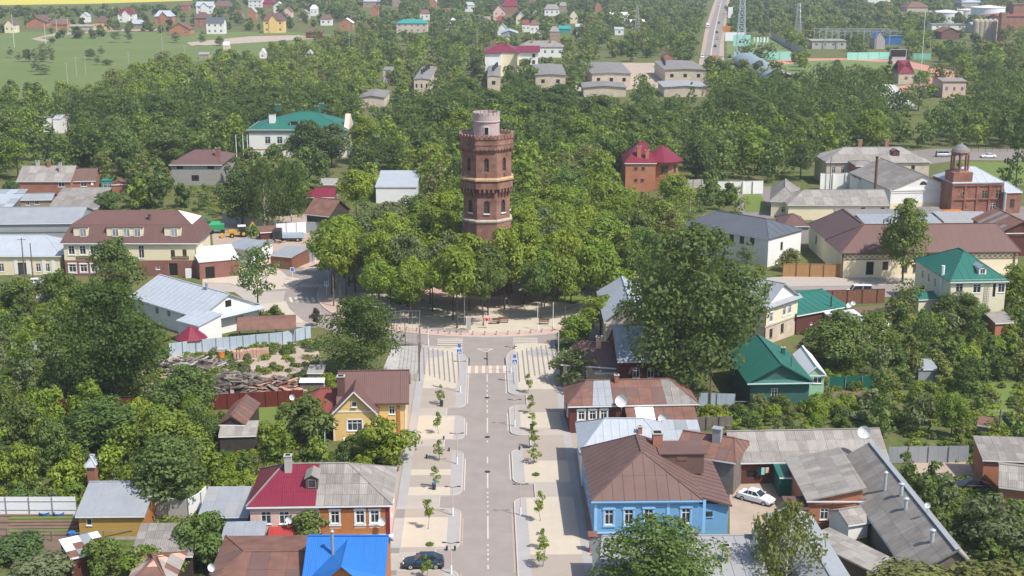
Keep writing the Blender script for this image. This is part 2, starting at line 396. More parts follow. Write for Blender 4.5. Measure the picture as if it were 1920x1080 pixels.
# ------------------------------------------------------------------ houses
def clip_rect(poly,x0,x1,y0,y1):
 for ax,lim,sg in ((0,x0,1),(0,x1,-1),(1,y0,1),(1,y1,-1)):
  out = []; n = len(poly)
  for i in range(n):
   a = poly[i]; b = poly[(i + 1) % n]; da = sg * (a[ax] - lim); db = sg * (b[ax] - lim)
   if da >= 0: out.append(a)
   if (da > 0 and db < 0) or (da < 0 and db > 0):
    t = da / (da - db); out.append((a[0] + (b[0] - a[0]) * t,a[1] + (b[1] - a[1]) * t))
  poly = out
  if len(poly) < 3: return []
 return poly
def parea(p): return abs(sum(p[i][0] * p[(i + 1) % len(p)][1] - p[(i + 1) % len(p)][0] * p[i][1] for i in range(len(p)))) / 2
SHC = {}
def pieces(parent,poly,du,dv,name,mats,th=.03,gap=.02,rib=0.,tilt=.004,seed=1,stag=False,step=.0):
 """lay sheets on a roof slope: each one an object under the roof"""
 rnd = random.Random(seed); P = [Vector(p) for p in poly]
 nrm = Vector((0,0,0))
 for i in range(len(P)): nrm += P[i].cross(P[(i + 1) % len(P)])
 nrm.normalize()
 if nrm.z < 0: P = P[::-1]; nrm = -nrm
 u = Vector((0,0,1)).cross(nrm); u = u.normalized() if u.length > 1e-4 else Vector((1,0,0)); v = nrm.cross(u)
 o = P[0]; q = [((p - o).dot(u),(p - o).dot(v)) for p in P]
 u0 = min(a[0] for a in q); u1 = max(a[0] for a in q); v0 = min(a[1] for a in q); v1 = max(a[1] for a in q)
 nu = max(1,round((u1 - u0) / du)); nv = max(1,round((v1 - v0) / dv)); du = (u1 - u0) / nu; dv = (v1 - v0) / nv
 out = []
 for j in range(nv):
  for i in range(-1 if stag else 0,nu):
   off = du / 2 if stag and j % 2 else 0
   a,b,c,d = u0 + i * du + off,u0 + (i + 1) * du + off,v0 + j * dv,v0 + (j + 1) * dv
   pl = clip_rect(q,a + gap / 2,b - gap / 2,c + gap / 2,d - gap / 2)
   if len(pl) < 3 or parea(pl) < .06: continue
   m = mats if isinstance(mats,str) else rnd.choice(mats)
   cx,cy = (a + b) / 2,(c + d) / 2
   full = abs(parea(pl) - (du - gap) * (dv - gap)) < 1e-3
   key = (round(du,3),round(dv,3),m,th,rib,gap)
   if full and key in SHC: me = SHC[key]
   else:
    mb = MB().use(m); loc = [(x - cx,y - cy) for x,y in pl]
    if parea(loc) <= 0: continue
    s = sum(loc[k][0] * loc[(k + 1) % len(loc)][1] - loc[(k + 1) % len(loc)][0] * loc[k][1] for k in range(len(loc)))
    if s < 0: loc = loc[::-1]
    mb.prism(loc,0,th)
    if rib and full: mb.box(-du / 2 + gap / 2,-du / 2 + gap / 2 + .035,-dv / 2 + gap / 2,dv / 2 - gap / 2,th,th + rib)
    elif rib:
     xs = clip_rect([tuple(t) for t in loc],-du / 2,-du / 2 + gap / 2 + .035,-dv,dv)
     if len(xs) > 2:
      ys = [t[1] for t in xs]
      if max(ys) - min(ys) > .2: mb.box(-du / 2 + gap / 2,-du / 2 + gap / 2 + .035,min(ys),max(ys),th,th + rib)
    me = mb.mesh(name)
    if full: SHC[key] = me
   ob = link(name,me,parent)
   R = Matrix((u,v,nrm)).transposed().to_4x4()
   tt = Matrix.Rotation(rnd.uniform(-tilt,tilt) - step,4,'X') @ Matrix.Rotation(rnd.uniform(-tilt,tilt),4,'Y')
   ob.matrix_basis = Matrix.Translation(o + u * cx + v * cy + nrm * .012) @ R @ tt
   out.append(ob)
 return out
WC = {}
def win_mesh(w,h,style):
 k = (round(w,2),round(h,2),style)
 if k in WC: return WC[k]
 fr = {'brown': 'sign_brown','green': 'green_boards','ochre': 'ochre_stone'}.get(style.split('_')[0],'white_paint')
 f = MB().use(fr); b = .085 if w > .7 else .06
 if style != 'hole':
  f.box(-w / 2,-w / 2 + b,.03,.10,-h / 2,h / 2).box(w / 2 - b,w / 2,.03,.10,-h / 2,h / 2)
  f.box(-w / 2 + b,w / 2 - b,.03,.10,h / 2 - b,h / 2).box(-w / 2 + b,w / 2 - b,.03,.10,-h / 2,-h / 2 + b)
  if w > .75 and 'single' not in style:
   n = 2 if w < 1.9 else 3
   for i in range(1,n): x = -w / 2 + w * i / n; f.box(x - .035,x + .035,.035,.095,-h / 2 + b,h / 2 - b)
  if h > 1.15 and 'single' not in style:
   z = h * .2; f.box(-w / 2 + b,w / 2 - b,.04,.09,z - .03,z + .03)
 else: f.box(-w / 2,w / 2,.125,.135,-h / 2,h / 2)
 p = MB().use('glass_curtain' if 'curtain' in style else ('dark_gap' if style == 'hole' else 'glass_dark')); p.box(-w / 2 + .01,w / 2 - .01,.105,.12,-h / 2 + .01,h / 2 - .01)
 s = MB().use('white_paint' if fr == 'white_paint' else fr).box(-w / 2 - .06,w / 2 + .06,-.09,.03,-h / 2 - .05,-h / 2 - .002)
 c = None
 if 'casing' in style:
  cm = {'casingblue': 'blue_trim','casingpink': 'white_paint','casingdark': 'sign_brown'}.get([t for t in style.split('_') if 'casing' in t][0],'white_paint')
  c = MB().use(cm); t = .16
  c.box(-w / 2 - t,-w / 2 - .002,-.06,-.003,-h / 2 - .12,h / 2 + .05).box(w / 2 + .002,w / 2 + t,-.06,-.003,-h / 2 - .12,h / 2 + .05)
  c.box(-w / 2 - t - .08,w / 2 + t + .08,-.12,-.003,h / 2 + .052,h / 2 + .22).box(-w / 2 - t - .05,w / 2 + t + .05,-.10,-.003,-h / 2 - .24,-h / 2 - .122)
  c.box(-w / 2 - .1,w / 2 + .1,-.09,-.003,h / 2 + .222,h / 2 + .3)
 r = WC[k] = (f.mesh('window'),p.mesh('pane'),s.mesh('sill'),c.mesh('casing') if c else None)
 return r
class House:
 def __init__(s,name,label,A,B,zE,D,roof=('x',2.,0,0),o=.4,wall='white_plaster',roofm='slate',wins=(),sheets=None,
     cat='house',group=None,base=None,chim=(),front=True,wallsides=None,rseed=1,view=True,eave=.12,trim='white_paint',gablem=None,vents=()):
  A = A if isinstance(A,Vector) else G(A[0],A[1],zE); B = B if isinstance(B,Vector) else G(B[0],B[1],zE)
  A = Vector((A.x,A.y,0)); B = Vector((B.x,B.y,0)); d = B - A; s.Wd = d.length; s.u = d.normalized(); s.v = Vector((-s.u.y,s.u.x,0))
  if isinstance(D,tuple): D = (G(D[0],D[1],zE) - A).dot(s.v)
  s.D = D; s.A = A; s.zE = zE; s.o = o; W,z = s.Wd,zE
  s.root = empty(name,A,math.atan2(s.u.y,s.u.x),label,cat,group)
  s.Mw = Matrix.Translation(A) @ Matrix.Rotation(math.atan2(s.u.y,s.u.x),4,'Z'); s.Mi = s.Mw.inverted()
  FOOT.append((A,s.u,s.v,W,D))
  kind,R,e0,e1 = roof[:4]; tt = roof[4] if len(roof) > 4 else .5; P = []
  if kind == 'custom': P0 = R; R = 0
  zR = z + R
  if kind == 'x':
   yr = D * tt; r0 = Vector((e0,yr,zR)); r1 = Vector((W - e1,yr,zR))
   P = [[(0,0,z),(W,0,z),r1,r0],[(W,D,z),(0,D,z),r0,r1]]
   if e0 > 0: P.append([(0,D,z),(0,0,z),r0])
   if e1 > 0: P.append([(W,0,z),(W,D,z),r1])
   k = R / yr; zt = z + k * o
  elif kind == 'y':
   xr = W * tt; r0 = Vector((xr,e0,zR)); r1 = Vector((xr,D - e1,zR))
   P = [[(0,D,z),(0,0,z),r0,r1],[(W,0,z),(W,D,z),r1,r0]]
   if e0 > 0: P.append([(0,0,z),(W,0,z),r0])
   if e1 > 0: P.append([(W,D,z),(0,D,z),r1])
   k = R / xr; zt = z + k * o
  elif kind == 'shed': P = [[(0,0,z),(W,0,z + e0),(W,D,z + R + e0),(0,D,z + R)]]; zt = z - .02; k = 0
  elif kind == 'flat': P = [[(0,0,z),(W,0,z),(W,D,z),(0,D,z)]]; zt = z - .01; k = 0
  elif kind == 'custom': P = P0; zt = z + .05; k = 0; zR = max(v[2] for q in P for v in q)
  s.P = P; s.kind = kind; s.zR = zR
  sides = {'F': (Vector((o,o)),Vector((1,0)),W - 2 * o),'R': (Vector((W - o,o)),Vector((0,1)),D - 2 * o),
     'B': (Vector((W - o,D - o)),Vector((-1,0)),W - 2 * o),'L': (Vector((o,D - o)),Vector((0,-1)),D - 2 * o)}
  s.sides = sides; ops = {k_: [] for k_ in sides}; wl = []
  for w in wins:
   sd_ = w[0]
   if w[1] == 'p':
    x,zc = s.hit(sd_,w[2],w[3]); ww,hh,st = w[4:7]
   else: x,zc,ww,hh,st = w[1:6]
   L = sides[sd_][2]; x = min(max(x,ww / 2 + .15),L - ww / 2 - .15)
   zc = max(zc,hh / 2 + .1)
   if kind in 'xy' and not (zc + hh / 2 < zt - .05): gab = True
   else: gab = False
   if not gab: ops[sd_].append((x - ww / 2,x + ww / 2,zc - hh / 2,zc + hh / 2))
   wl.append((sd_,x,zc,ww,hh,st,gab))
  mb = MB()
  wall2 = base[1] if base else wall; bz = base[0] if base else 0
  for k_,(og,dd,L) in sides.items():
   if wallsides and k_ not in wallsides: continue
   nin = Vector((-dd.y,dd.x)); zz = zt
   if kind == 'shed': zz = z - .02 + {'F': min(0,e0),'R': e0,'B': R + min(0,e0),'L': 0}[k_]
   opl = [p for p in ops[k_] if p[1] <= L and p[3] < zz]
   xs = sorted({0,L} | {v for p in opl for v in p[:2]}); zs = sorted({0,zz} | ({bz} if bz else set()) | {v for p in opl for v in p[2:]})
   for i in range(len(xs) - 1):
    for j in range(len(zs) - 1):
     cx,cz = (xs[i] + xs[i + 1]) / 2,(zs[j] + zs[j + 1]) / 2
     if any(p[0] < cx < p[1] and p[2] < cz < p[3] for p in opl): continue
     a = og + dd * xs[i]; b = og + dd * xs[i + 1]; mb.use(wall2 if cz < bz else wall)
     mb.face([(a.x,a.y,zs[j]),(b.x,b.y,zs[j]),(b.x,b.y,zs[j + 1]),(a.x,a.y,zs[j + 1])])
   mb.use(wall)
   for x0,x1,z0,z1 in opl:
    a = og + dd * x0; b = og + dd * x1; ai = a + nin * .14; bi = b + nin * .14
    for q in ([(a.x,a.y,z0),(ai.x,ai.y,z0),(ai.x,ai.y,z1),(a.x,a.y,z1)],[(b.x,b.y,z0),(b.x,b.y,z1),(bi.x,bi.y,z1),(bi.x,bi.y,z0)],
       [(a.x,a.y,z0),(b.x,b.y,z0),(bi.x,bi.y,z0),(ai.x,ai.y,z0)],[(a.x,a.y,z1),(ai.x,ai.y,z1),(bi.x,bi.y,z1),(b.x,b.y,z1)]): mb.face(q)
  gm = gablem or wall; mb.use(gm)
  if kind == 'x':
   yr = D * tt
   for e,x in ((e0,o),(e1,W - o)):
    if e == 0: mb.face([(x,o,zt),(x,D - o,zt),(x,yr,zR - .03)])
  if kind == 'y':
   xr = W * tt
   for e,y in ((e0,o),(e1,D - o)):
    if e == 0: mb.face([(o,y,zt),(W - o,y,zt),(xr,y,zR - .03)])
  if kind == 'shed':
   F = [(o,o,0),(W - o,o,0),(W - o,D - o,0),(o,D - o,0)]
   zc_ = lambda x,y: z - .03 + R * y / D + e0 * x / W
   for i in range(4):
    a = F[i]; b = F[(i + 1) % 4]; key = 'FRBL'[i]; zl = z - .02 + {'F': min(0,e0),'R': e0,'B': R + min(0,e0),'L': 0}[key]
    za,zb = zc_(a[0],a[1]),zc_(b[0],b[1])
    if max(za,zb) > zl + .02: mb.face([(a[0],a[1],zl),(b[0],b[1],zl),(b[0],b[1],max(zb,zl)),(a[0],a[1],max(za,zl))])
  s.wall = mb.build('wall',s.root)
  s.wins = []
  for sd_,x,zc,ww,hh,st,gab in wl:
   og,dd,L = sides[sd_]; f,p,sl,cs = win_mesh(ww,hh,st); pt = og + dd * x; nin = Vector((-dd.y,dd.x))
   if gab: pt = pt - nin * .14
   wo = link('window',f,s.root,(pt.x,pt.y,zc),math.atan2(dd.y,dd.x)); link('pane',p,wo)
   if st != 'hole' and zE_px(s.A) > 4: link('sill',sl,wo)
   if cs: link('casing',cs,wo)
   s.wins.append(wo)
  rb = MB().use(roofm)
  for q in P: rb.slab(q,eave)
  s.roof = rb.build('roof',s.root)
  if kind in ('x','y') and zE_px(s.A) > 5:
   cap = MB().use(roofm if sheets is None else (sheets[3] if isinstance(sheets[3],str) else sheets[3][0]))
   cap.beam(r0 + Vector((0,0,.06)),r1 + Vector((0,0,.06)),.28,.08)
   for q in P:
    if len(q) == 3:
     for c_ in q[:2]: cap.beam(Vector(c_) + Vector((0,0,.07)),Vector(q[2]) + Vector((0,0,.05)),.18,.07)
   cap.build('ridge_cap',s.roof)
  if trim and kind != 'flat' and zE_px(s.A) > 5:
   t = MB().use(trim); t.box(.03,W - .03,-.025,-.004,z - .2,z - .01); t.build('eave_board',s.root)
  if sheets:
   for i,q in enumerate(P):
    if kind in 'xy' and i == 1 and kind == 'x': continue      # far slope faces away
    pieces(s.roof,q,sheets[0],sheets[1],sheets[2],sheets[3],*(sheets[4:]),seed=rseed + i)
  for c in chim: s.chimney(*c)
  for c in vents: s.pipe(*c)
  if view:
   pts = [pj(s.Mw @ Vector((x,y,zz))) for x in (o,W - o) for y in (o,) for zz in (max(0,zE - 5.5),zE)] + [pj(s.Mw @ Vector(p)) for q in P for p in q]
   xs = [p[0] for p in pts]; ys = [p[1] for p in pts]; cx = A + s.u * W / 2
   VIEW.append((min(xs),min(ys),max(xs),max(ys),cx.y))
 def hit(s,sd_,px,py):
  og,dd,L = s.sides[sd_]; d = ray(px,py); o_ = s.Mi @ CP; dl = s.Mi.to_3x3() @ d
  n = Vector((dd.y,-dd.x,0)); t = (Vector((og.x,og.y,0)) - o_).dot(n) / dl.dot(n); p = o_ + dl * t
  return (Vector((p.x,p.y)) - og).dot(dd),p.z
 def on_roof(s,px,py):
  best = None; o_ = s.Mi @ CP; dl = s.Mi.to_3x3() @ ray(px,py)
  for q in s.P:
   a,b,c = [Vector(v) for v in q[:3]]; n = (b - a).cross(c - b)
   if n.z < 0: n = -n
   if dl.dot(n) >= 0: continue
   t = (a - o_).dot(n) / dl.dot(n); p = o_ + dl * t
   if -.5 < p.x < s.Wd + .5 and -.5 < p.y < s.D + .5 and (best is None or t > best[0]): best = (t,p)
  return best[1] if best else Vector((s.Wd / 2,s.D / 2,s.zR - .3))
 def chimney(s,px,py,w=.7,h=1.2,m='red_brick',d=None):
  p = s.on_roof(px,py); d = d or w; b = MB().use(m).box(-w / 2,w / 2,-d / 2,d / 2,-.8,h); b.use('concrete').box(-w / 2 - .08,w / 2 + .08,-d / 2 - .08,d / 2 + .08,h,h + .1)
  b.use('dark_gap').box(-w / 2 + .12,w / 2 - .12,-d / 2 + .12,d / 2 - .12,h + .1,h + .13)
  return b.build('chimney',s.roof,loc=p)
 def pipe(s,px,py,r=.14,h=1.4,m='zinc_dull',cap=True):
  p = s.on_roof(px,py); b = MB().use(m).lathe([(r,-.5),(r,h)],12)
  if cap: b.lathe([(r * 1.5,h + .08),(r * 1.55,h + .14),(.02,h + .32)],12)
  return b.build('flue_pipe',s.roof,loc=p)
 def door(s,sd_,px,py,w=1.,h=2.1,m='dark_boards',z0=.15):
  x,_ = s.hit(sd_,px,py); og,dd,L = s.sides[sd_]; pt = og + dd * x
  b = MB().use(m).box(-w / 2,w / 2,-.05,.02,z0,z0 + h).use('white_paint').box(-w / 2 - .1,-w / 2,-.07,.0,z0,z0 + h + .1).box(w / 2,w / 2 + .1,-.07,.0,z0,z0 + h + .1).box(-w / 2,w / 2,-.07,.0,z0 + h,z0 + h + .1)
  b.use('steel').box(w / 2 - .2,w / 2 - .12,-.1,-.05,z0 + 1,z0 + 1.12)
  return link('door',b.mesh('door'),s.root,(pt.x,pt.y,0),math.atan2(dd.y,dd.x))
 def dish_on(s,px,py,r=.45,m='white_paint',z=.9): return dish(s.Mw @ s.on_roof(px,py),r,z)
def zE_px(p): return FPX / max(20,Vector((p.x,p.y)).length)     # photo pixels per metre there
def dormer(h,px,py,w,ht,depth,m,rm,style='plain',gable=True,ww=.7,wh=.8):
 p = h.on_roof(px,py); mb = MB().use(m).box(-w / 2,w / 2,0,depth,-.5,ht)
 o = mb.build('dormer',h.roof,loc=p); r = MB().use(rm)
 if gable: r.slab([(-w / 2 - .15,-.2,ht),(0,-.2,ht + w * .35),(0,depth,ht + w * .35),(-w / 2 - .15,depth,ht)],.06).slab([(0,-.2,ht + w * .35),(w / 2 + .15,-.2,ht),(w / 2 + .15,depth,ht),(0,depth,ht + w * .35)],.06); r.use(m).face([(-w / 2,-.01,ht),(w / 2,-.01,ht),(0,-.01,ht + w * .33)])
 else: r.slab([(-w / 2 - .1,-.2,ht + .02),(w / 2 + .1,-.2,ht + .02),(w / 2 + .1,depth,ht + .12),(-w / 2 - .1,depth,ht + .12)],.08)
 f,pn,sl,cs = win_mesh(ww,wh,style)
 mw = MB().use('white_paint' if style != 'hole' else 'old_timber'); b = .07; hh = wh; zc = ht * .52
 mw.box(-ww / 2 - b,-ww / 2,-.06,-.003,zc - hh / 2,zc + hh / 2).box(ww / 2,ww / 2 + b,-.06,-.003,zc - hh / 2,zc + hh / 2).box(-ww / 2 - b,ww / 2 + b,-.06,-.003,zc + hh / 2,zc + hh / 2 + b).box(-ww / 2 - b,ww / 2 + b,-.06,-.003,zc - hh / 2 - b,zc - hh / 2)
 if style != 'hole': mw.box(-.03,.03,-.05,-.02,zc - hh / 2,zc + hh / 2)
 mw.use('glass_curtain' if 'curtain' in style else 'glass_dark').box(-ww / 2,ww / 2,-.018,-.004,zc - hh / 2,zc + hh / 2)
 mw.build('dormer_window',h.roof,loc=p); r.build('dormer_roof',h.roof,loc=p)
 return o
def dish(p,r=.45,h=.9,label='white round satellite dish on a short mast above the roof',face=-1.9):
 t = empty('satellite_dish',p,face + math.pi / 2,label,'dish')
 MB().use('steel').tube([(0,.1,-.3),(0,.1,h)],.03,6).beam((0,.1,h),(0,0,h + .05),.05).build('mast',t)
 b = MB().use('white_paint'); prof = [(0.01,0),(r * .5,.03 * r * 2),(r * .85,.1 * r * 2),(r,.16 * r * 2)]; n = 16
 M = Matrix.Translation((0,0,h + .05)) @ Matrix.Rotation(R_(75),4,'X')
 for k in range(3):
  for i in range(n):
   a0,a1 = i * 2 * math.pi / n,(i + 1) * 2 * math.pi / n; q = [(prof[k],a0),(prof[k],a1),(prof[k + 1],a1),(prof[k + 1],a0)]
   b.face([M @ Vector((p_[0] * math.cos(a),p_[0] * math.sin(a),p_[1])) for p_,a in q])
 b.build('reflector',t); MB().use('steel').tube([M @ Vector((0,-r,.3 * r)),M @ Vector((0,-.1,r * .95))],.015,5).lathe([(.05,h),(.05,h + .1)],6,(0,-r * .9)).build('receiver',t)
 return t
# ------------------------------------------------------------------ fences
def fence(name,label,pts,h,m,pw,post='steel',cap=None,gapz=.05,cat='fence',th=.03,rail=None,postw=.08,zt=None,maxp=280):
 """pts: pixel line along the foot; every panel and post is a part"""
 W_ = [p if isinstance(p,Vector) else G(*p) for p in pts]; root = empty(name,W_[0],0,label,cat); C = {}
 tot = sum((W_[i + 1] - W_[i]).length for i in range(len(W_) - 1)); pw = max(pw,tot / maxp)
 for i in range(len(W_) - 1):
  a,b = W_[i] - W_[0],W_[i + 1] - W_[0]; L = (b - a).length; n = max(1,round(L / pw)); w = L / n; an = math.atan2(b.y - a.y,b.x - a.x); key = round(w,2)
  if key not in C:
   mb = MB().use(m).box(.012,w - .012,-th / 2,th / 2,gapz,h)
   if rail: mb.use(rail).box(.012,w - .012,-th / 2 - .04,-th / 2 - .001,h * .3,h * .3 + .07).box(.012,w - .012,-th / 2 - .04,-th / 2 - .001,h * .75,h * .75 + .07)
   if cap: mb.use(cap).box(0.01,w - .01,-th / 2 - .04,th / 2 + .04,h,h + .06)
   pm = MB().use(post).box(-postw / 2,postw / 2,-th / 2 - .045 - postw,-th / 2 - .045,0,h + .04); C[key] = (mb.mesh('panel'),pm.mesh('post'))
  for k in range(n):
   p = a + (b - a) * k / n; rj = random.uniform(-.01,.01)
   po = link('panel',C[key][0],root,p,an); po.rotation_euler.x = rj
   if post and (k % 2 == 0 or w > 1.4): link('post',C[key][1],root,p,an)
 return root
def pole(px,py,h,label,kind='wood',cat='pole',group=None,arms=1,lean=0.):
 p = G(px,py); t = empty('utility_pole',p,0,label,cat,group); m = {'wood': 'pole_wood','concrete': 'concrete','white': 'white_paint'}[kind]
 MB().use(m).tube([(0,0,0),(lean * h,0,h)],[.14,.09],7).build('post',t)
 for k in range(arms):
  z = h - .35 - k * .9; mb = MB().use('pole_wood' if kind == 'wood' else 'steel').beam((lean * h - .8,0,z),(lean * h + .8,0,z),.09).build('crossarm',t)
  mi = MB().use('white_paint')
  for x in (-.7,-.25,.25,.7): mi.lathe([(.05,z + .05),(.06,z + .1),(.03,z + .2)],6,(lean * h + x,0))
  mi.build('insulator',t)
 return t
# ------------------------------------------------------------------ vehicles (local: nose towards -x, centre at origin)
def loft(mb,secs):
 n = len(secs[0]); i0 = len(mb.v); mb.v += [tuple(p) for s_ in secs for p in s_]
 for k in range(len(secs) - 1):
  for t in range(n): mb.f.append((i0 + k * n + t,i0 + k * n + (t + 1) % n,i0 + (k + 1) * n + (t + 1) % n,i0 + (k + 1) * n + t)); mb.m.append(mb.cur)
 mb.f.append(tuple(i0 + t for t in range(n))[::-1]); mb.m.append(mb.cur); mb.f.append(tuple(i0 + (len(secs) - 1) * n + t for t in range(n))); mb.m.append(mb.cur)
def car(loc,rz,label,paint='paint_teal',L=4.2,Wd=1.66,Hh=1.42,kind='hatch',simple=False,group=None,cat='car',name='parked_car'):
 t = empty(name,loc,rz,label,cat,group); w = Wd / 2; l = L / 2
 prof = {'hatch': [(-1,.52,.80),(-.97,.66,.90),(-.80,.80,.96),(-.42,.93,1.),(.0,.95,1.),(.5,.97,1.),(.86,.98,.96),(.97,.80,.90),(1,.55,.82)],
   'van': [(-1,.6,.85),(-.97,.85,.93),(-.72,1.05,1.),(.0,1.08,1.),(.9,1.08,1.),(.98,1.0,.96),(1,.6,.9)]}['van' if kind == 'van' else 'hatch']
 b = MB().use(paint); secs = []
 for f,z,ww in prof:
  x = f * l; y = w * ww; secs.append([(x,-y * .94,.26),(x,-y,.45),(x,-y * .985,z - .12),(x,-y * .86,z),(x,y * .86,z),(x,y * .985,z - .12),(x,y,.45),(x,y * .94,.26)])
 loft(b,secs); body = b.build('body',t)
 g0,r0,r1,g1 = {'hatch': (-.42,-.12,.50,.90),'sedan': (-.40,-.10,.38,.68),'van': (-.70,-.46,.90,.97)}['van' if kind == 'van' else ('sedan' if kind == 'sedan' else 'hatch')]
 zb = 1.05 if kind == 'van' else .93; g = MB().use('car_glass'); yw = w * .84; yr = w * .68
 def ring(x,y,z): return [(x,-y,zb - .02),(x,-y + (yw - yr) * (z - zb) / (Hh - zb),z),(x,y - (yw - yr) * (z - zb) / (Hh - zb),z),(x,y,zb - .02)]
 loft(g,[ring(g0 * l,yw,zb + .01),ring(r0 * l,yw,Hh - .04),ring(r1 * l,yw,Hh - .04),ring(g1 * l,yw,zb + .01)]); g.build('window_glass',t)
 r = MB().use(paint); r.prism([(r0 * l - .03,-yr - .02),(r1 * l + .03,-yr - .02),(r1 * l + .03,yr + .02),(r0 * l - .03,yr + .02)],Hh - .045,Hh)
 for s_ in (-1,1):
  for xa,xb in ((g0 * l,r0 * l),(g1 * l,r1 * l)): r.beam((xa,s_ * (yw + .005),zb),(xb,s_ * (yr + .01),Hh - .03),.07,.05)
  for xm in ((r0 + r1) / 2 * l - .1,r1 * l - .12): r.beam((xm,s_ * (yw + .008),zb),(xm,s_ * (yr + .02),Hh - .03),.06,.04)
 r.build('roof_panel',t)
 wm = MB().use('tyre').tube([(0,-.09,0),(0,.09,0)],.30,16).mesh('wheel'); rm = MB().use('rim').tube([(0,-.105,0),(0,.105,0)],.19,12).use('dark_metal').tube([(0,-.108,0),(0,.108,0)],.06,8).mesh('rim')
 for sx in (-.62,.62):
  for sy in (-1,1): o = link('wheel',wm,t,(sx * l,sy * (w - .08),.30)); link('rim',rm,o)
 if simple: return t
 for s_ in (-1,1):
  MB().use('lamp_glass').box(-l - .005,-l + .1,s_ * w * .62 - .14,s_ * w * .62 + .14,.55,.68).build('headlight',t)
  MB().use('sign_red').box(l - .08,l + .005,s_ * w * .68 - .12,s_ * w * .68 + .12,.66,.82).build('tail_light',t)
  MB().use(paint).box(g0 * l + .12,g0 * l + .28,s_ * w * 1.12 - .09,s_ * w * 1.12 + .09,zb,zb + .14).build('wing_mirror',t)
  MB().use('white_paint').box((r1 * l - g1 * l) * .4 + g1 * l - .1,(r1 * l - g1 * l) * .4 + g1 * l + .3,s_ * (w + .0),s_ * (w + .008),.62,.66).build('door_handle',t) if kind == 'hatch' else None
 MB().use('dark_metal').box(-l - .06,-l + .12,-w * .86,w * .86,.28,.48).build('front_bumper',t)
 MB().use('dark_metal').box(l - .12,l + .06,-w * .86,w * .86,.30,.50).build('rear_bumper',t)
 MB().use('dark_gap').box(-l * .995,l * .995,-w * .8,w * .8,.16,.255).build('underbody',t)
 MB().use('white_paint').box(-l - .075,-l - .062,-.26,.26,.34,.45).build('number_plate',t)
 if kind == 'hatch': MB().use(paint).box(l * .80,l * .96,-w * .7,w * .7,1.02,1.06).build('spoiler',t)
 return t
# ------------------------------------------------------------------ trees
def crown_np(seed,H,z0,R,shape,nclump,nleaf,leaf,rcf=(.26,.42),droop=0.,gap=.1):
 rg = np.random.default_rng(seed); C = []; k = 0
 def env(t):
  if shape == 'cone': return (1 - t) ** .85 * (0.25 + .75 * min(1,t * 6 + .4))
  if shape == 'oval': return max(.05,math.sin(math.pi * min(1,(t * .92 + .06))) ** .7)
  if shape == 'column': return max(.1,math.sin(math.pi * min(1,t * .9 + .08)) ** .45)
  if shape == 'bush': return math.sqrt(max(0,1 - t ** 2.2)) * .96 + .04
  return max(.08,math.sin(math.pi * min(1,t * .88 + .10)) ** .55)
 while len(C) < nclump and k < nclump * 30:
  k += 1; t = rg.random() ** .85; a = rg.random() * 2 * math.pi; rr = env(t) * R * (rg.uniform(.45,.92) if rg.random() < .78 else rg.uniform(.0,.4))
  if shape == 'cone': rr = env(t) * R * rg.uniform(.5,.9)
  sc = rg.uniform(*rcf) * R * (.45 + .6 * env(t)); c = np.array([math.cos(a) * rr,math.sin(a) * rr,z0 + t * (H - z0) - sc * .35 * (t > .5)])
  C.append((c,sc))
 Vs = []; 
 for c,sc in C:
  n = int(nleaf * (sc / (R * .34)) ** 1.6) + 8
  d = rg.normal(size=(n,3)); d /= np.linalg.norm(d,axis=1)[:,None]
  keep = (d[:,2] > -.35) | (rg.random(n) < .35); d = d[keep]; n = len(d)
  lump = 1 + .22 * np.sin(d[:,0] * 5 + c[0] * 3) * np.cos(d[:,1] * 5 + c[1] * 2 + d[:,2] * 4)
  p = c + d * (sc * lump * rg.uniform(.72,1.06,n))[:,None] * np.array([1.08,1.08,.82])
  if droop: p[:,2] -= droop * rg.random(n) ** 2 * sc * 1.6
  nn = d * 1.2 + rg.normal(size=(n,3)) * .42 + np.array([0,0,.35]); nn /= np.linalg.norm(nn,axis=1)[:,None]
  a = np.cross(nn,rg.normal(size=(n,3))); a /= np.linalg.norm(a,axis=1)[:,None]; b = np.cross(nn,a)
  s_ = leaf * rg.uniform(.65,1.35,n)[:,None] * .5
  if droop: a = a * .4 + np.array([0,0,-1.]) * .9; a /= np.linalg.norm(a,axis=1)[:,None]; b = np.cross(nn,a); b /= np.linalg.norm(b,axis=1)[:,None]
  bend = nn * s_ * .35
  q = np.stack([p - a * s_,p + b * s_ * .62 + bend,p + a * s_,p - b * s_ * .62 + bend],1)
  Vs.append(q.reshape(-1,3))
 V = np.concatenate(Vs); V[:,2] = np.maximum(V[:,2],.02); F = np.arange(len(V)).reshape(-1,4)
 return V,F,C
def trunk_mb(H,z0,C,r,m='bark',limbs=5,seed=0):
 rnd = random.Random(seed); mb = MB().use(m); top = z0 + (H - z0) * .6; bx,by = rnd.uniform(-.3,.3),rnd.uniform(-.3,.3)
 mb.tube([(0,0,-.1),(0,0,.25),(bx * .5,by * .5,z0),(bx,by,top)],[r * 1.5,r,r * .75,r * .25],8)
 cs = sorted(C,key=lambda c: c[0][2])[:max(limbs * 3,6)]; rnd.shuffle(cs)
 for c,sc in cs[:limbs]:
  zs = z0 + (min(c[2],top) - z0) * rnd.uniform(.1,.5); e = Vector(c); s_ = Vector((bx * .5,by * .5,zs)); mid = s_.lerp(e,.5) + Vector((0,0,-.1 * (e - s_).length * .5))
  mb.tube([s_,mid,e],[r * .42,r * .28,r * .1],5,caps=False)
 return mb
PROTO = {}
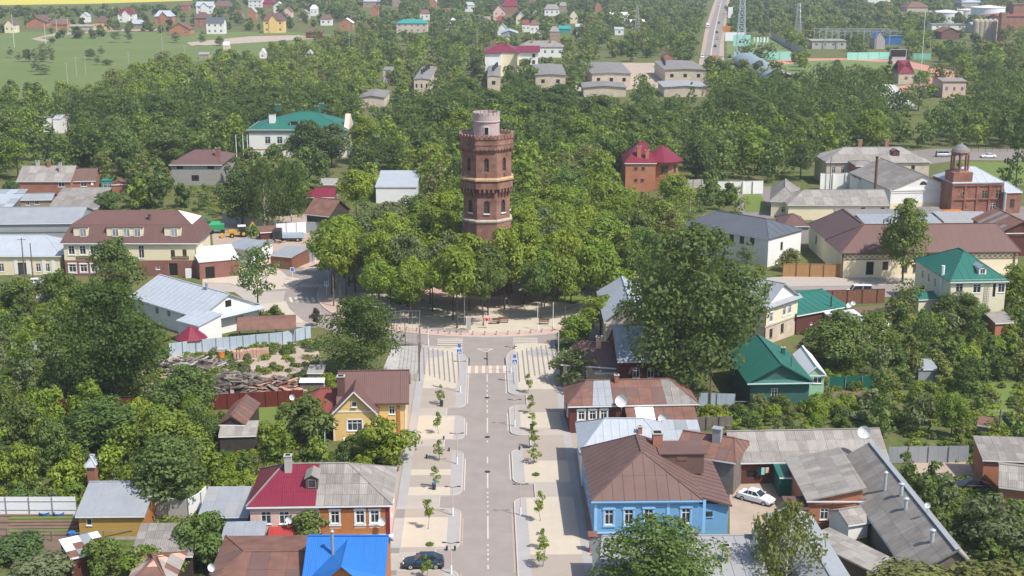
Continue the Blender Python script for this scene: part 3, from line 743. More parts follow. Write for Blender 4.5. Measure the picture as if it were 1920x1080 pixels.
def proto(key,seed,H,z0,R,shape,nc,nl,leaf,r,bark='bark',limbs=5,droop=0.,rcf=(.26,.42),extra=None):
 V,F,C = crown_np(seed,H,z0,R,shape,nc,nl,leaf,rcf,droop)
 cm = arrays_mesh('crown',V,F,['leaf'])
 tm = trunk_mb(H,z0,C,r,bark,limbs,seed).mesh('trunk') if r else None
 PROTO.setdefault(key,[]).append((cm,tm,H,R))
for i in range(5): proto('broad',10 + i,12,2.6,5,'round',46,190,.52,.24)
for i in range(3): proto('big',30 + i,20,3.2,8.2,'round',95,230,.55,.45,limbs=9,rcf=(.2,.33))
for i in range(3): proto('oval',40 + i,14,2.8,4.2,'oval',44,190,.5,.2,limbs=6)
for i in range(4): proto('park',50 + i,11,4.9,4.0,'round',34,190,.46,.15,limbs=6)
for i in range(2): proto('thin',60 + i,14,2.4,3.6,'oval',40,95,.46,.17,limbs=9,rcf=(.2,.34))
for i in range(2): proto('birch',65 + i,14,3.0,3.6,'oval',40,160,.42,.14,'birch_bark',limbs=9,droop=1.7,rcf=(.2,.34))
for i in range(2): proto('spruce',70 + i,13,.6,2.9,'cone',60,80,.42,.15,limbs=2,droop=.25,rcf=(.14,.24))
for i in range(4): proto('fruit',75 + i,4.4,.8,2.5,'round',24,170,.34,.10,limbs=5)
for i in range(5): proto('shrub',80 + i,2.4,0,1.9,'bush',17,150,.30,0,rcf=(.3,.46))
for i in range(5): proto('young',90 + i,2.7,.75,.72,'column',11,26,.24,.028,limbs=8,rcf=(.28,.46))
TONE = {'dark': (0.098,0.15,0.042),'deep': (0.075,0.128,0.034),'mid': (0.142,0.205,0.052),'light': (0.225,0.304,0.043),'lime': (0.275,0.348,0.041),'olive': (0.217,0.232,0.07),'grey': (0.181,0.217,0.099),'plum': (0.108,0.054,0.061),'bluish': (.112,.170,.058)}
NT = [0]
def tree(kind,p,H=None,R=None,tone='mid',label=None,group=None,rz=None,parts=True,cat='tree',name=None,var=.12,pi=None,flowers=0):
 L = PROTO[kind]; NT[0] += 1; rnd = random.Random(NT[0] * 7 + 3); cm,tm,h0,r0 = L[(pi if pi is not None else rnd.randrange(len(L))) % len(L)]
 sz = (H / h0) if H else rnd.uniform(.85,1.15); sx = (R / r0) if R else sz
 nm = name or {'spruce': 'spruce_tree','birch': 'birch_tree','shrub': 'shrub','young': 'young_tree','fruit': 'fruit_tree'}.get(kind,'leafy_tree')
 rz = rnd.uniform(0,6.28) if rz is None else rz
 t0 = TONE[tone] if isinstance(tone,str) else tone; k = rnd.uniform(1 - var,1 + var); tint = (t0[0] * k * rnd.uniform(.9,1.1),t0[1] * k,t0[2] * k * rnd.uniform(.85,1.15),1)
 p = Vector((p[0],p[1],p[2] if len(p) > 2 else 0))
 if tm is None or not parts:
  o = link(nm,cm,None,p); o.rotation_euler.z = rz; o.scale = (sx,sx,sz); o.color = tint; tag(o,label,cat,group); return o
 t = empty(nm,p,rz,label,cat,group); t.scale = (sx,sx,sz)
 c = link('crown',cm,t); c.color = tint; link('trunk',tm,t)
 if flowers:
  rg = np.random.default_rng(NT[0]); idx = rg.choice(len(cm.vertices) // 4,flowers); co = np.zeros(len(cm.vertices) * 3,dtype=np.float32); cm.vertices.foreach_get('co',co); co = co.reshape(-1,3)
  P_ = co[idx * 4] * 1.05; V = np.repeat(P_,3,0) + rg.normal(size=(flowers * 3,3)) * .10; o = link('blossom',arrays_mesh('blossom',V,np.arange(flowers * 3).reshape(-1,3),['blossom']),t)
  tag(o,'white flower clusters')
 return t
def tree_mass(name,label,items,cat,leafs=330,leafsize=.95,seed=5):
 """items: (x, y, H, R, tone tuple): far trees and bushes as one object"""
 base = []
 for i in range(7):
  V,F,C = crown_np(200 + seed + i,1.0,.12,.5,'round',16,leafs // 16,.10,(.3,.5)); base.append(V)
 Vs = []; Ts = []; rg = np.random.default_rng(seed)
 for k,(x,y,H,R,tn) in enumerate(items):
  V = base[k % 7].reshape(-1,4,3); n = len(V); c = V.mean(1,keepdims=True); a = rg.uniform(0,6.28); ca,sa = math.cos(a),math.sin(a)
  V = c * np.array([2 * R,2 * R,H]) + (V - c) * 10 * leafsize * rg.uniform(.7,1.3,(n,1,1))
  x_,y_ = V[...,0] * ca - V[...,1] * sa + x,V[...,0] * sa + V[...,1] * ca + y
  Vs.append(np.stack([x_,y_,np.maximum(V[...,2],.05)],-1).reshape(-1,3)); t = np.ones((n * 4,4)); t[:,:3] = np.array(tn) * rg.uniform(.85,1.15); Ts.append(t)
 V = np.concatenate(Vs); T = np.concatenate(Ts)
 o = link(name,arrays_mesh(name,V,np.arange(len(V)).reshape(-1,4),['leaf_mass'],T)); tag(o,label,cat,None,'stuff'); return o
random.seed(4)
# ------------------------------------------------------------------ the ground and what lies flat on it
sheet('ground',[(-2600,-300),(2600,-300),(2600,6200),(-2600,6200)],0,'grassy_ground')
psheet('meadow',[(-140,57),(100,60),(540,60),(760,72),(600,96),(420,110),(300,122),(215,150),(190,180),(-140,190)],.03,'meadow')
psheet('field',[(-500,-32),(372,-32),(366,1),(180,7),(-300,14)],.05,'rape_field')
psheet('path',[(58,73),(100,63),(210,56),(300,54),(300,57),(215,59),(110,66),(75,71),(95,77),(80,78)],.06,'sand')
psheet('bare_earth',[(350,80),(470,68),(560,66),(600,72),(440,82),(360,86)],.05,'pale_dirt')
psheet('far_road_verge',[(1310,122),(1314,100),(1323,50),(1336,12),(1341,-2),(1352,-40),(1372,-40),(1368,0),(1362,40),(1357,85),(1358,122)],.04,'sand')
psheet('far_road',[(1318,122),(1321,100),(1331,50),(1343,12),(1347,-2),(1357,-40),(1366,-40),(1363,0),(1357,40),(1350,85),(1346,122)],.08,'far_asphalt')
psheet('road_line',[(1330.2,121),(1333.6,92),(1341,50),(1350,12),(1353.5,0),(1354.3,0),(1351,12),(1342.6,50),(1335.4,92),(1332.2,121)],.12,'road_paint')
psheet('stadium_lawn',[(1362,76),(1450,72),(1500,100),(1500,112),(1364,112)],.05,'pitch')
psheet('running_track',[(1430,118),(1475,110),(1600,109),(1700,114),(1790,134),(1800,160),(1700,180),(1480,160),(1450,135)],.05,'track_red')
psheet('football_pitch',[(1455,124),(1520,114),(1600,113),(1670,118),(1745,136),(1740,155),(1660,165),(1500,148)],.09,'pitch')
psheet('street',[(1560,300),(1700,284),(1750,279),(1990,281),(1990,303),(1800,300),(1720,312),(1600,325)],.04,'old_asphalt')
psheet('lawn',[(1800,303),(1990,306),(1990,350),(1850,345)],.04,'lawn')
psheet('yard',[(1090,128),(1108,118),(1240,118),(1236,165),(1110,172),(1060,172)],.04,'pale_dirt')
psheet('yard',[(1345,350),(1500,350),(1500,410),(1400,410)],.04,'old_asphalt')
psheet('lawn',[(1393,364),(1425,364),(1447,396),(1398,398)],.08,'lawn')
psheet('yard',[(1500,400),(1990,385),(1990,425),(1540,425)],.04,'old_asphalt')
psheet('yard',[(395,415),(600,400),(605,470),(570,478),(400,462)],.04,'sand')
psheet('yard',[(268,745),(262,700),(330,662),(590,640),(612,700),(560,752)],.04,'pale_dirt')
psheet('yard',[(1368,862),(1500,862),(1500,1000),(1368,1020)],.04,'sand')
psheet('yard',[(1700,868),(1815,866),(1850,925),(1820,928),(1700,905)],.04,'sand')
psheet('lawn',[(1545,985),(1640,990),(1690,1090),(1560,1090)],.04,'lawn')
psheet('lawn',[(1840,720),(1990,715),(1990,830),(1850,800)],.04,'lawn')
psheet('lawn',[(470,745),(560,745),(560,812),(470,815)],.04,'lawn')
psheet('lawn',[(285,970),(380,968),(375,998),(290,1000)],.04,'lawn')
psheet('garden_soil',[(-60,962),(146,962),(146,1012),(-60,1020)],.04,'soil_bed')
psheet('garden_soil',[(30,1016),(130,1012),(150,1050),(20,1060)],.05,'soil_bed')
psheet('garden_soil',[(1560,735),(1640,731),(1650,750),(1565,756)],.04,'soil_bed')
psheet('garden_soil',[(1600,576),(1690,572),(1720,598),(1610,596)],.04,'soil_bed')
for i in range(7):
 a = G(1,968 + i * 6.1); MB().use('lawn' if i % 4 == 1 else 'soil').box(a.x + (i % 2),a.x + 8.2 + (i % 3) * .4,a.y - .28,a.y + .28,0,.22).build('vegetable_bed').update_tag()
for o in list(COL.objects):
 if o.name.startswith('vegetable_bed'): tag(o,kind='structure')
# round park with its ring road
PC = Vector((0,247.3)); RI,RO = 31.2,37.4
def ringpoly(name,r0,r1,a0,a1,z0,z1,m,n=90,parent=None,kind='structure'):
 mb = MB().use(m)
 for i in range(n):
  t0,t1 = a0 + (a1 - a0) * i / n,a0 + (a1 - a0) * (i + 1) / n; q = [(PC.x + r * math.sin(t),PC.y - r * math.cos(t)) for r,t in ((r0,t0),(r0,t1),(r1,t1),(r1,t0))]
  q = q[::-1]; mb.face([(x,y,z1) for x,y in q])
  for (xa,ya),(xb,yb) in ((q[0],q[1]),(q[1],q[2]),(q[2],q[3]),(q[3],q[0])):
   mb.face([(xa,ya,z0),(xb,yb,z0),(xb,yb,z1),(xa,ya,z1)])
 o = mb.build(name,parent); 
 if not parent: tag(o,None,None,None,kind)
 return o
ringpoly('ring_road',RI,RO,0,2 * math.pi,0,.03,'road_asphalt',120)
psheet('road',[(880,690),(945,690),(962,652),(985,640),(845,640),(862,652)],.034,'road_asphalt')
sheet('road',[(-5.8,100),(5.8,100),(5.8,200),(3.2,206.5),(-3.2,206.5),(-5.8,200)],.026,'road_asphalt')
psheet('road',[(520,494),(602,499),(640,520),(600,600),(570,600),(556,572),(540,545),(475,548),(475,520),(520,516)],.022,'road_asphalt')
psheet('road',[(1262,545),(1500,537),(1730,535),(1990,545),(1990,572),(1720,557),(1500,556),(1262,575)],.022,'road_asphalt')
psheet('pavement',[(378,506),(600,488),(640,560),(592,614),(520,612),(478,575),(440,548),(380,545)],.012,'paving_pale')
psheet('pavement',[(1300,530),(1500,517),(1725,512),(1990,518),(1990,545),(1730,535),(1500,537),(1300,545)],.05,'paving_pale')
pk = ringpoly('park_pavement',0.01,RI,0,2 * math.pi,0,.12,'paving_cream',120)
ringpoly('kerb',RI - .02,RI + .22,0,2 * math.pi,0,.17,'kerb_stone',140,pk)
ringpoly('paving_band',RI - 2.6,RI - .04,0,2 * math.pi,.12,.126,'paving_pink',140,pk)
ringpoly('paving_band',7,12.5,0,2 * math.pi,.12,.127,'paving_pink',60,pk)
ringpoly('paving_band',19.5,20.3,0,2 * math.pi,.12,.125,'paving_grey',60,pk)
for i in range(8):
 a = math.pi / 8 + i * math.pi / 4
 for r0,r1,w in ((13.4,19,.20 if i in (1,2,3,4,5,6) else 0),(21,27.4,.17 if i in (2,3,4,5) else .0)):
  if not w: continue
  o = ringpoly('lawn_bed',r0,r1,a - w,a + w,.12,.16,'lawn',8,pk)
ringpoly('outer_pavement',RO,RO + 3.2,math.pi * .56,math.pi * 1.36,0,.10,'paving_pale',80)
psheet('pavement',[(380,515),(475,498),(515,497),(540,520),(565,523),(569,527),(545,541),(478,546),(430,532),(380,530)],.10,'paving_cream',th=.1)
psheet('pavement',[(478,572),(536,566),(543,580),(556,592),(569,602),(566,607),(530,604),(490,585)],.10,'paving_cream',th=.1)
psheet('pavement',[(480,490),(520,484),(600,488),(604,499),(570,503),(520,497),(478,500)],.10,'paving_pink',th=.1)
# street pavements with their bays
XL,XR,KL,KR = -10.5,11.0,-3.05,3.1
def outline(sgn,xo,xk,xa,aprons,y0,y1,rr=1.5):
 """pavement outline with rounded islands; aprons: (y0,y1) where cars turn in"""
 P = [(xk,y0)]; kerb = []
 def arc(cx,cy,a0,a1): return [(cx + rr * math.cos(a0 + (a1 - a0) * i / 7),cy + rr * math.sin(a0 + (a1 - a0) * i / 7)) for i in range(8)]
 for a,b in aprons:
  s = -sgn
  P += arc(xk + sgn * rr,a - rr,0 if sgn < 0 else math.pi,math.pi / 2)
  P += [(xa,a),(xa,b)]
  P += arc(xk + sgn * rr,b + rr,-math.pi / 2 if sgn < 0 else -math.pi / 2,0 if sgn < 0 else -math.pi)
 P += [(xk,y1)]
 return P
APL = [(YG(1070),YG(1031)),(YG(955),YG(930)),(YG(846),YG(825)),(YG(781),YG(765))]
APR = [(YG(936),YG(909)),(YG(844),YG(818)),(YG(762),YG(742))]
def pavement(sgn,xo,xk,xa,aprons,plaza):
 P = outline(sgn,xo,xk,xa,aprons,100,YG(690)); full = P + plaza + [(xo,100)]
 if sgn < 0: full = full
 mb = MB().use('paving_grey'); n = len(full); A = sum(full[i][0] * full[(i + 1) % n][1] - full[(i + 1) % n][0] * full[i][1] for i in range(n))
 q = full if A > 0 else full[::-1]
 mb.prism(q,0,.13); o = tag(mb.build('pavement'),None,None,None,'structure')
 k = MB().use('kerb_stone'); Q = P + plaza[:-1]
 for i in range(len(Q) - 1): k.beam((*Q[i],.085),(*Q[i + 1],.085),.15,.17)
 k.build('kerb',o); return o
plL = [G(876,676)[:2],G(873,670)[:2],G(866,664)[:2],G(857,659.5)[:2],G(845,656)[:2],G(828,653)[:2],G(808,650)[:2],G(790,648)[:2],(XL,YG(648))]
plR = [G(949,676)[:2],G(951,668)[:2],G(957,661)[:2],G(965,656)[:2],G(984,652.5)[:2],G(1005,649)[:2],G(1030,645)[:2],G(1036,643)[:2],(XR,YG(642))]
pL = pavement(-1,XL,KL,-5.6,APL,plL); pR = pavement(1,XR,KR,5.6,APR,plR)
def bands(par,sgn,xo,xi,xa,rows,aprons):
 for ya,yb,m in rows:
  y0,y1 = YG(yb) + .02,YG(ya) - .02; cuts = sorted({y0,y1} | {v for a in aprons for v in (a[0] - .15,a[1] + .15) if y0 < v < y1})
  for i in range(len(cuts) - 1):
   c = (cuts[i] + cuts[i + 1]) / 2; x1 = xa + sgn * .1 if any(a[0] - .15 < c < a[1] + .15 for a in aprons) else xi
   nx = max(1,round(abs(x1 - xo) / 2.6))
   for k in range(nx):
    a = xo + (x1 - xo) * k / nx; b = xo + (x1 - xo) * (k + 1) / nx; a,b = min(a,b),max(a,b)
    MB().use(m).box(a + .006,b - .006,cuts[i],cuts[i + 1],.13,.138).build('paving_band',par)
C_,T_,P_,Gy = 'paving_cream','paving_tan','paving_pale','paving_dark'
bands(pL,-1,XL + 1.15,-4.45,-5.6,[(653,700,C_),(700,729,C_),(729,766,T_),(766,780,P_),(780,825,C_),(825,838,P_),(838,881,T_),(881,892,C_),(892,914,T_),(914,930,C_),(930,955,P_),(955,971,T_),(971,1027,C_),(1027,1036,T_),(1036,1072,P_),(1072,1110,T_),(1110,1150,C_),(1150,1240,T_)],APL)
bands(pR,1,XR - 1.0,4.5,5.6,[(646,700,C_),(700,732,C_),(732,775,T_),(775,805,C_),(805,818,P_),(818,866,T_),(866,907,C_),(907,934,P_),(934,1043,C_),(1043,1085,T_),(1085,1150,C_),(1150,1240,T_)],APR)
for ya,yb,m in ((955,972,Gy),(972,1028,'paving_grey'),(1028,1038,Gy),(1038,1070,'paving_pale'),(1070,1080,Gy),(700,955,'paving_grey')):
 MB().use(m).box(XL + .05,XL + 1.1,YG(yb) + .02,YG(ya) - .02,.13,.136).build('paving_band',pL)
# dark lines fanned over the squares at the junction
for x0,y0,x1,y1,par in [(794,653,796,704,pL),(803,654,806,706,pL),(811.5,655,815,709,pL),(820.5,656.5,824.5,712,pL),(830,658,834,715,pL),(838.5,659.5,843.5,718,pL),(847.5,661.5,853,720,pL),(857,664,863,722,pL),
       (962,700,964,722,pR),(970,661,974,718,pR),(979,658,985,714,pR),(987,655,993,709,pR),(996,653,1003,706,pR),(1006,652,1012,704,pR),(1014,650,1022,702,pR),(1023,649,1031,696,pR),(1033,647,1041,690,pR)]:
 a,b = G(x0,y0),G(x1,y1); MB().use('paving_dark').beam((a.x,a.y,.14),(b.x,b.y,.14),.22,.02).build('paving_line',par)
for px,py,par in ((809,665,pL),(1012,663,pR)):
 c = G(px,py); MB().use('paving_grey').lathe([(2.1,.13),(2.1,.146)],32,(c.x,c.y)).build('paving_disc',par)
# painted markings
def mark(pts,m='road_paint',z=.046,name='road_marking'): return sheet(name,[G(x,y)[:2] for x,y in pts],z,m)
def wmark(x0,x1,y0,y1,m='road_paint',z=.034,name='road_marking'): return sheet(name,[(x0,y0),(x1,y0),(x1,y1),(x0,y1)],z,m)
y = YG(685)
for a,b in ((702,738),(745,747),(752,754)): pass
yy = 100.
dash = [(1150,1120),(1067,1060),(1051,1047),(1042,1038),(1034,1031),(1024,1021),(1011,968),(962,958),(951,948),(943,940),(934,931),(926,923),(916,888),(869,857),(830,826),(821,818),(812,784),(775,768),(764,760),(755,751),(746,740),(735,731),(726,722),(716,702)]
for a,b in dash: wmark(-.06,.10,YG(a),YG(b))
wmark(-.05,.09,YG(686),YG(659))
mark([(893,654.5),(926,654.5),(916,658.8),(911,661),(906,659)],z=.052); mark([(899,655.4),(920,655.4),(912.5,659.3),(909,659.3)],'road_asphalt',.057)
for xl,xr_,isl in ((-2.82,-2.70,[(1110,1075),(1024,972),(920,860),(816,792),(757,702),(697,671)]),(2.72,2.84,[(1075,955),(900,852),(808,775),(738,702),(697,671)])):
 for a,b in isl: wmark(xl,xr_,YG(a),YG(b),'salmon_paint' if a > 1000 else 'road_paint')
za,zb = YG(700),YG(686)
for k in range(11):
 w = 5.9 / 11; wmark(-2.95 + k * w + .02,-2.95 + (k + 1) * w - .02,za,zb,('road_paint' if k % 2 == 0 else 'salmon_paint'),.037,'zebra_stripe')
for xa,xb,ys,sl in ((820,868,(635.5,638.5,641.5,645.5,650),1.0),(962,1008,(634,637.5,641,645,650),-4.)):
 for i,y_ in enumerate(ys):
  k = (i / 4) ** 2; mark([(xa,y_ + (sl if sl < 0 else 0) * 0),(xb,y_ + sl * k),(xb,y_ + sl * k + 1.5),(xa,y_ + 1.5)],z=.052,name='zebra_stripe')
for i in range(5): mark([(541 + i * 10.5,558),(546 + i * 10.5,557.5),(550 + i * 10.5,567),(544.5 + i * 10.5,567.3)],z=.05,name='zebra_stripe')
for i in range(7): mark([(569 + i * 8.5,532 + i * .2),(573 + i * 8.5,532 + i * .2),(557 + i * 8.5,539),(552 + i * 8.5,539)],z=.05,name='zebra_stripe')
# manhole covers
for x,y_ in ((913,746),(914,820),(914,885),(911,673)):
 c = G(x,y_); tag(MB().use('dark_metal').lathe([(.36,.03),(.36,.052)],20,(c.x,c.y)).build('manhole_cover'),kind='structure')
# ================================================================== the water tower
def tower():
 c = Vector((0.1,247.3,0)); t = empty('water_tower',c,0,'tall octagonal red brick water tower with a pinkish round turret on top, in the park','water tower')
 A8 = math.pi / 8; k = 1 / math.cos(A8); ph = A8
 def oct_(mb,prof,n=8): return mb.lathe([(a * k,z) for a,z in prof],n,ph=ph)
 def face_panel(mb,ap,z0,z1,ops):   # ops: (x0, x1, zb, zt_spring) arched openings centred on every face
  hw = ap * math.tan(A8)
  for i in range(8):
   M = Matrix.Rotation(i * math.pi / 4,4,'Z')
   def q(pts): mb.face([M @ Vector((x,-ap + y,z)) for x,y,z in pts])
   x0,x1,zb,zs = ops; r = (x1 - x0) / 2; cx = (x0 + x1) / 2
   arc = [(cx + r * math.cos(math.pi * j / 8),zs + r * 1.15 * math.sin(math.pi * j / 8)) for j in range(9)]
   q([(-hw,0,z0),(hw,0,z0),(hw,0,zb),(-hw,0,zb)])
   q([(-hw,0,zb),(x0,0,zb),(x0,0,zs),(-hw,0,zs)]); q([(x1,0,zb),(hw,0,zb),(hw,0,zs),(x1,0,zs)])
   for j in range(8):
    (xa,za),(xb,zb_) = arc[j],arc[j + 1]; fx = lambda x: x
    q([(xa,0,za),(xa if j else hw,0,z1) if j else (hw,0,z1),(xb,0,z1),(xb,0,zb_)] if j else [(x1,0,zs),(hw,0,zs),(hw,0,z1),(xb,0,z1),(xb,0,zb_)]) if j < 7 else q([(xa,0,za),(xa,0,z1),(-hw,0,z1),(-hw,0,zs),(x0,0,zs)])
    q([(xa,0,za),(xb,0,zb_),(xb,.45,zb_),(xa,.45,za)])
   q([(x0,0,zb),(x0,.45,zb),(x0,.45,zs),(x0,0,zs)]); q([(x1,0,zb),(x1,0,zs),(x1,.45,zs),(x1,.45,zb)]); q([(x0,0,zb),(x1,0,zb),(x1,.45,zb),(x0,.45,zb)])
 b = MB().use('tower_brick'); oct_(b,[(4.75,0),(4.75,4),(4.45,4.2),(4.45,13.6)]); b.build('base_storey',t)
 b = MB().use('pale_stone'); oct_(b,[(4.45,13.6),(4.6,13.8),(4.62,14.05),(4.3,14.3)]); b.build('cornice',t)
 b = MB().use('tower_brick'); face_panel(b,4.22,14.3,18.6,(-.52,.52,15.4,17.2)); b.build('lower_shaft',t)
 b = MB().use('tower_brick'); oct_(b,[(4.22,18.5),(4.24,19.75),(4.72,19.95),(4.72,21.1),(4.82,21.2)]); b.build('corbel_zone',t)
 b = MB().use('ochre_stone'); oct_(b,[(4.8,21.3),(4.9,21.42),(4.9,21.68),(4.66,21.9),(4.55,22.0)]); b.build('cornice',t)
 b = MB().use('tower_brick'); face_panel(b,4.5,22.0,26.6,(-.42,.42,23.1,25.1)); b.build('upper_shaft',t)
 b = MB().use('tower_brick'); oct_(b,[(4.5,26.5),(4.78,27.1),(4.78,27.9)]); oct_(b,[(4.86,27.9),(4.86,28.15)]); oct_(b,[(4.78,28.15),(4.78,28.95)]); b.build('parapet',t)
 b = MB().use('tower_brick'); b.box(-3.4,3.4,-3.4,3.4,27.6,28.0); b.build('roof_deck',t)
 b = MB().use('pale_stone')
 for i in range(8):
  M = Matrix.Rotation(i * math.pi / 4 + math.pi,4,'Z'); hw = 4.4 * math.tan(A8); b.box(-hw,hw,-4.5,-4.42,28,29.55,M)
 b.build('parapet_lining',t)
 br = MB().use('tower_brick').solid([(-.2,-.32,.75),(.2,-.32,.75),(.2,0,.75),(-.2,0,.75),(-.2,-.32,.45),(.2,-.32,.45),(.2,0,-.05),(-.2,0,-.05)],[(0,1,2,3),(0,4,5,1),(4,7,6,5),(0,3,7,4),(1,5,6,2)]).mesh('corbel')
 ml = MB().use('tower_brick'); n = 6; pts = [(-.34,0),(.34,0),(.34,.45)] + [(.34 * math.cos(a),.45 + .34 * math.sin(a)) for a in [math.pi * j / n for j in range(1,n)]] + [(-.34,.45)]
 ml.solid([(x,-.18,z) for x,z in pts] + [(x,.18,z) for x,z in pts],[tuple(range(len(pts))),tuple(range(len(pts),2 * len(pts)))[::-1]] + [(i,(i + 1) % len(pts),len(pts) + (i + 1) % len(pts),len(pts) + i)[::-1] for i in range(len(pts))]); ml = ml.mesh('merlon')
 def arcwin(w,zb,zs):
  p = MB().use('glass_dark'); r = w / 2; arc = [(r * math.cos(math.pi * j / 8),zs + r * 1.15 * math.sin(math.pi * j / 8)) for j in range(9)]
  p.face([(-r,.3,zb),(r,.3,zb)] + [(x,.3,z) for x,z in arc]); f = MB().use('sign_brown').box(-.03,.03,.24,.29,zb,zs + r)
  z = zb + .55
  while z < zs: f.box(-r,-.03,.24,.29,z - .02,z + .02).box(.03,r,.24,.29,z - .02,z + .02); z += .55
  return f.mesh('window'),p.mesh('pane'),MB().use('white_paint').box(-r - .1,r + .1,-.18,.25,zb - .12,zb + .02).mesh('sill')
 wl,wu = arcwin(1.04,15.4,17.2),arcwin(.84,23.1,25.1)
 for i in range(8):
  a = i * math.pi / 4; M = Matrix.Rotation(a,3,'Z')
  for ap,z,xs,me,nm in ((4.60,26.55,(-1.5,-.75,0,.75,1.5),br,'corbel'),(4.30,18.45,(-1.2,-.4,.4,1.2),br,'corbel'),(4.74,28.95,(-1.62,-.81,0,.81,1.62),ml,'merlon')):
   for x in xs: p = M @ Vector((x,-ap,z)); o = link(nm,me,t,p,a); o.scale = (1.0,1.35,2.0) if z < 20 else (1,1,1)
  for ap,wm in ((4.22,wl),(4.5,wu)):
   p = M @ Vector((0,-ap,0)); w = link('window',wm[0],t,p,a); link('pane',wm[1],w)
   if ap == 4.22: link('sill',wm[2],w)
  p = M @ Vector((0,-4.5,22.7)); link('iron_bracket',MB().use('dark_metal').beam((-.1,-.1,0),(.1,-.25,-.5),.09).mesh('iron_bracket'),t,p,a)
 tu = MB().use('turret_plaster').lathe([(2.38,28),(2.38,31.55),(2.5,31.62),(2.56,31.8),(2.48,31.95),(2.46,32.9),(2.2,32.9),(2.2,31.9)],32,caps=False).lathe([(2.3,31.7),(2.3,31.9)],32); tu = tu.build('turret',t)
 wn = MB().use('dark_gap').box(-.38,.38,-2.44,-2.2,29.6,30.85).use('white_paint').box(-.46,-.38,-2.46,-2.2,29.6,30.9).box(.38,.46,-2.46,-2.2,29.6,30.9).box(-.46,.46,-2.47,-2.2,30.86,30.95); wn.build('turret_window',tu)
 mm = MB().use('turret_plaster').box(-.33,.33,-.13,.13,0,.5).mesh('turret_merlon')
 for i in range(18):
  a = i * 2 * math.pi / 18; link('turret_merlon',mm,tu,(2.33 * math.sin(a),-2.33 * math.cos(a),32.9),a)
 VIEW.append((862,216,962,415,241)); FOOT.append((Vector((-5.5,241.5,0)),Vector((1,0,0)),Vector((0,1,0)),11,11))
tower()
# ================================================================== street, right side
SL = 'roof_sheet'
h = House('house','sky blue wooden house with brown hipped roof and white framed windows on the right pavement',(1108,940),(1318,938),5.0,(1089,841),
  ('y',3.6,5.2,5.2),.35,'blue_boards','brown_sheet',[('F','p',1142,970,.95,1.75,'casingblue'),('F','p',1179,969.5,.95,1.75,'casingblue'),('F','p',1216,968.5,.95,1.75,'casingblue'),('F','p',1286,967,.95,1.75,'casingblue'),
  ('L',3,3.1,.9,1.6,'casingblue'),('L',6.5,3.1,.9,1.6,'casingblue'),('L',10,3.1,.9,1.6,'casingblue'),('L',13,3.1,.9,1.6,'casingblue')],(1.22,3.1,SL,'brown_sheet',.02,.02,.05,.003),base=(1.1,'red_brick'),trim='blue_trim')
h.chimney(1232,838,1.1,1.7,'tan_boards' if 0 else 'red_brick')
BH = h
for x in (.1,7.9): MB().use('blue_trim').box(x + .3,x + .62,.28,.345,1.1,4.9).build('pilaster',h.root)
for x in (12.1,): MB().use('blue_trim').box(x,x + .32,.28,.345,1.1,4.9).build('pilaster',h.root)
MB().use('blue_trim').box(.36,h.Wd - .36,.25,.345,1.1,1.28).build('sill_band',h.root)
MB().use('blue_trim').box(.36,h.Wd - .36,.22,.345,4.55,4.8).build('frieze',h.root)
W0 = h.Wd
mb = MB().use('blue_boards').box(W0 - .3,W0 + 3.0,1.2,13.5,0,4.05).build('side_wing',h.root)
rb = MB().use('brown_sheet').slab([(W0 - .02,.75,4.97),(W0 + 3.35,.75,3.95),(W0 + 3.35,13.8,3.95),(W0 - .02,13.8,4.97)],.1); wr = rb.build('wing_roof',h.root)
pieces(wr,[(W0 - .02,.75,4.99),(W0 + 3.35,.75,3.97),(W0 + 3.35,13.8,3.97),(W0 - .02,13.8,4.99)],1.2,3.6,SL,'brown_sheet',.02,.02,.05)
MB().use('glass_dark').box(W0 + .5,W0 + 1.3,1.12,1.19,2.6,3.2).use('blue_trim').box(W0 + .4,W0 + 1.4,1.10,1.185,2.5,2.58).build('window',h.root)
d = MB().use('brown_sheet').box(8.4,13.3,7.6,11.4,5.0,7.35).build('roof_lantern',h.root); MB().use('brown_sheet').box(8.2,13.6,7.4,11.6,7.35,7.47).build('lantern_roof',d); MB().use('rust_sheet').box(10.2,11.4,7.54,7.59,6.6,7.25).build('patch',d)
h = House('back_wing','rust brown roofed wooden rear wing with a boxed grey vent, behind the blue house',(1262,850),(1380,868),4.2,7.5,('x',1.6,0,1.2),.3,'grey_boards','rust_sheet',[('F',3.4,2.2,.8,1.0,'hole')],(1.3,2.2,SL,['rust_sheet','brown_sheet','rust_sheet'],.02,.02,.04),cat='outbuilding',view=False)
MB().use('zinc_dull').box(4.0,5.0,2.5,3.4,4.6,7.0).box(3.9,5.1,2.4,3.5,7.0,7.12).build('vent_box',h.roof)
h = House('bay_roofed_house','low house with a pale zinc hipped roof squeezed between the blue house and the patchwork roofed house',(1086,852),(1262,852),4.2,(1073,792),('x',2.5,3.4,3.0),.35,'white_plaster','zinc',[('L',3,2,.9,1.5,'plain'),('L',6,2,.9,1.5,'plain'),('L',9,2,.9,1.5,'plain')],(1.0,4.0,SL,'zinc',.02,.015,.04,.002),chim=[(1200,812,.5,.8,'red_brick')],cat='house')
h.root.name = 'street_house'
h = House('outbuilding','thin grey plank outbuilding with a pale zinc strip roof, just right of the zinc hipped roof',(1248,825),(1318,825),2.9,5.5,('shed',.7,0,0),.25,'grey_boards','zinc_dull',[],(1.4,2.7,SL,['zinc','zinc_dull'],.02,.02,.03),cat='shed',view=False)
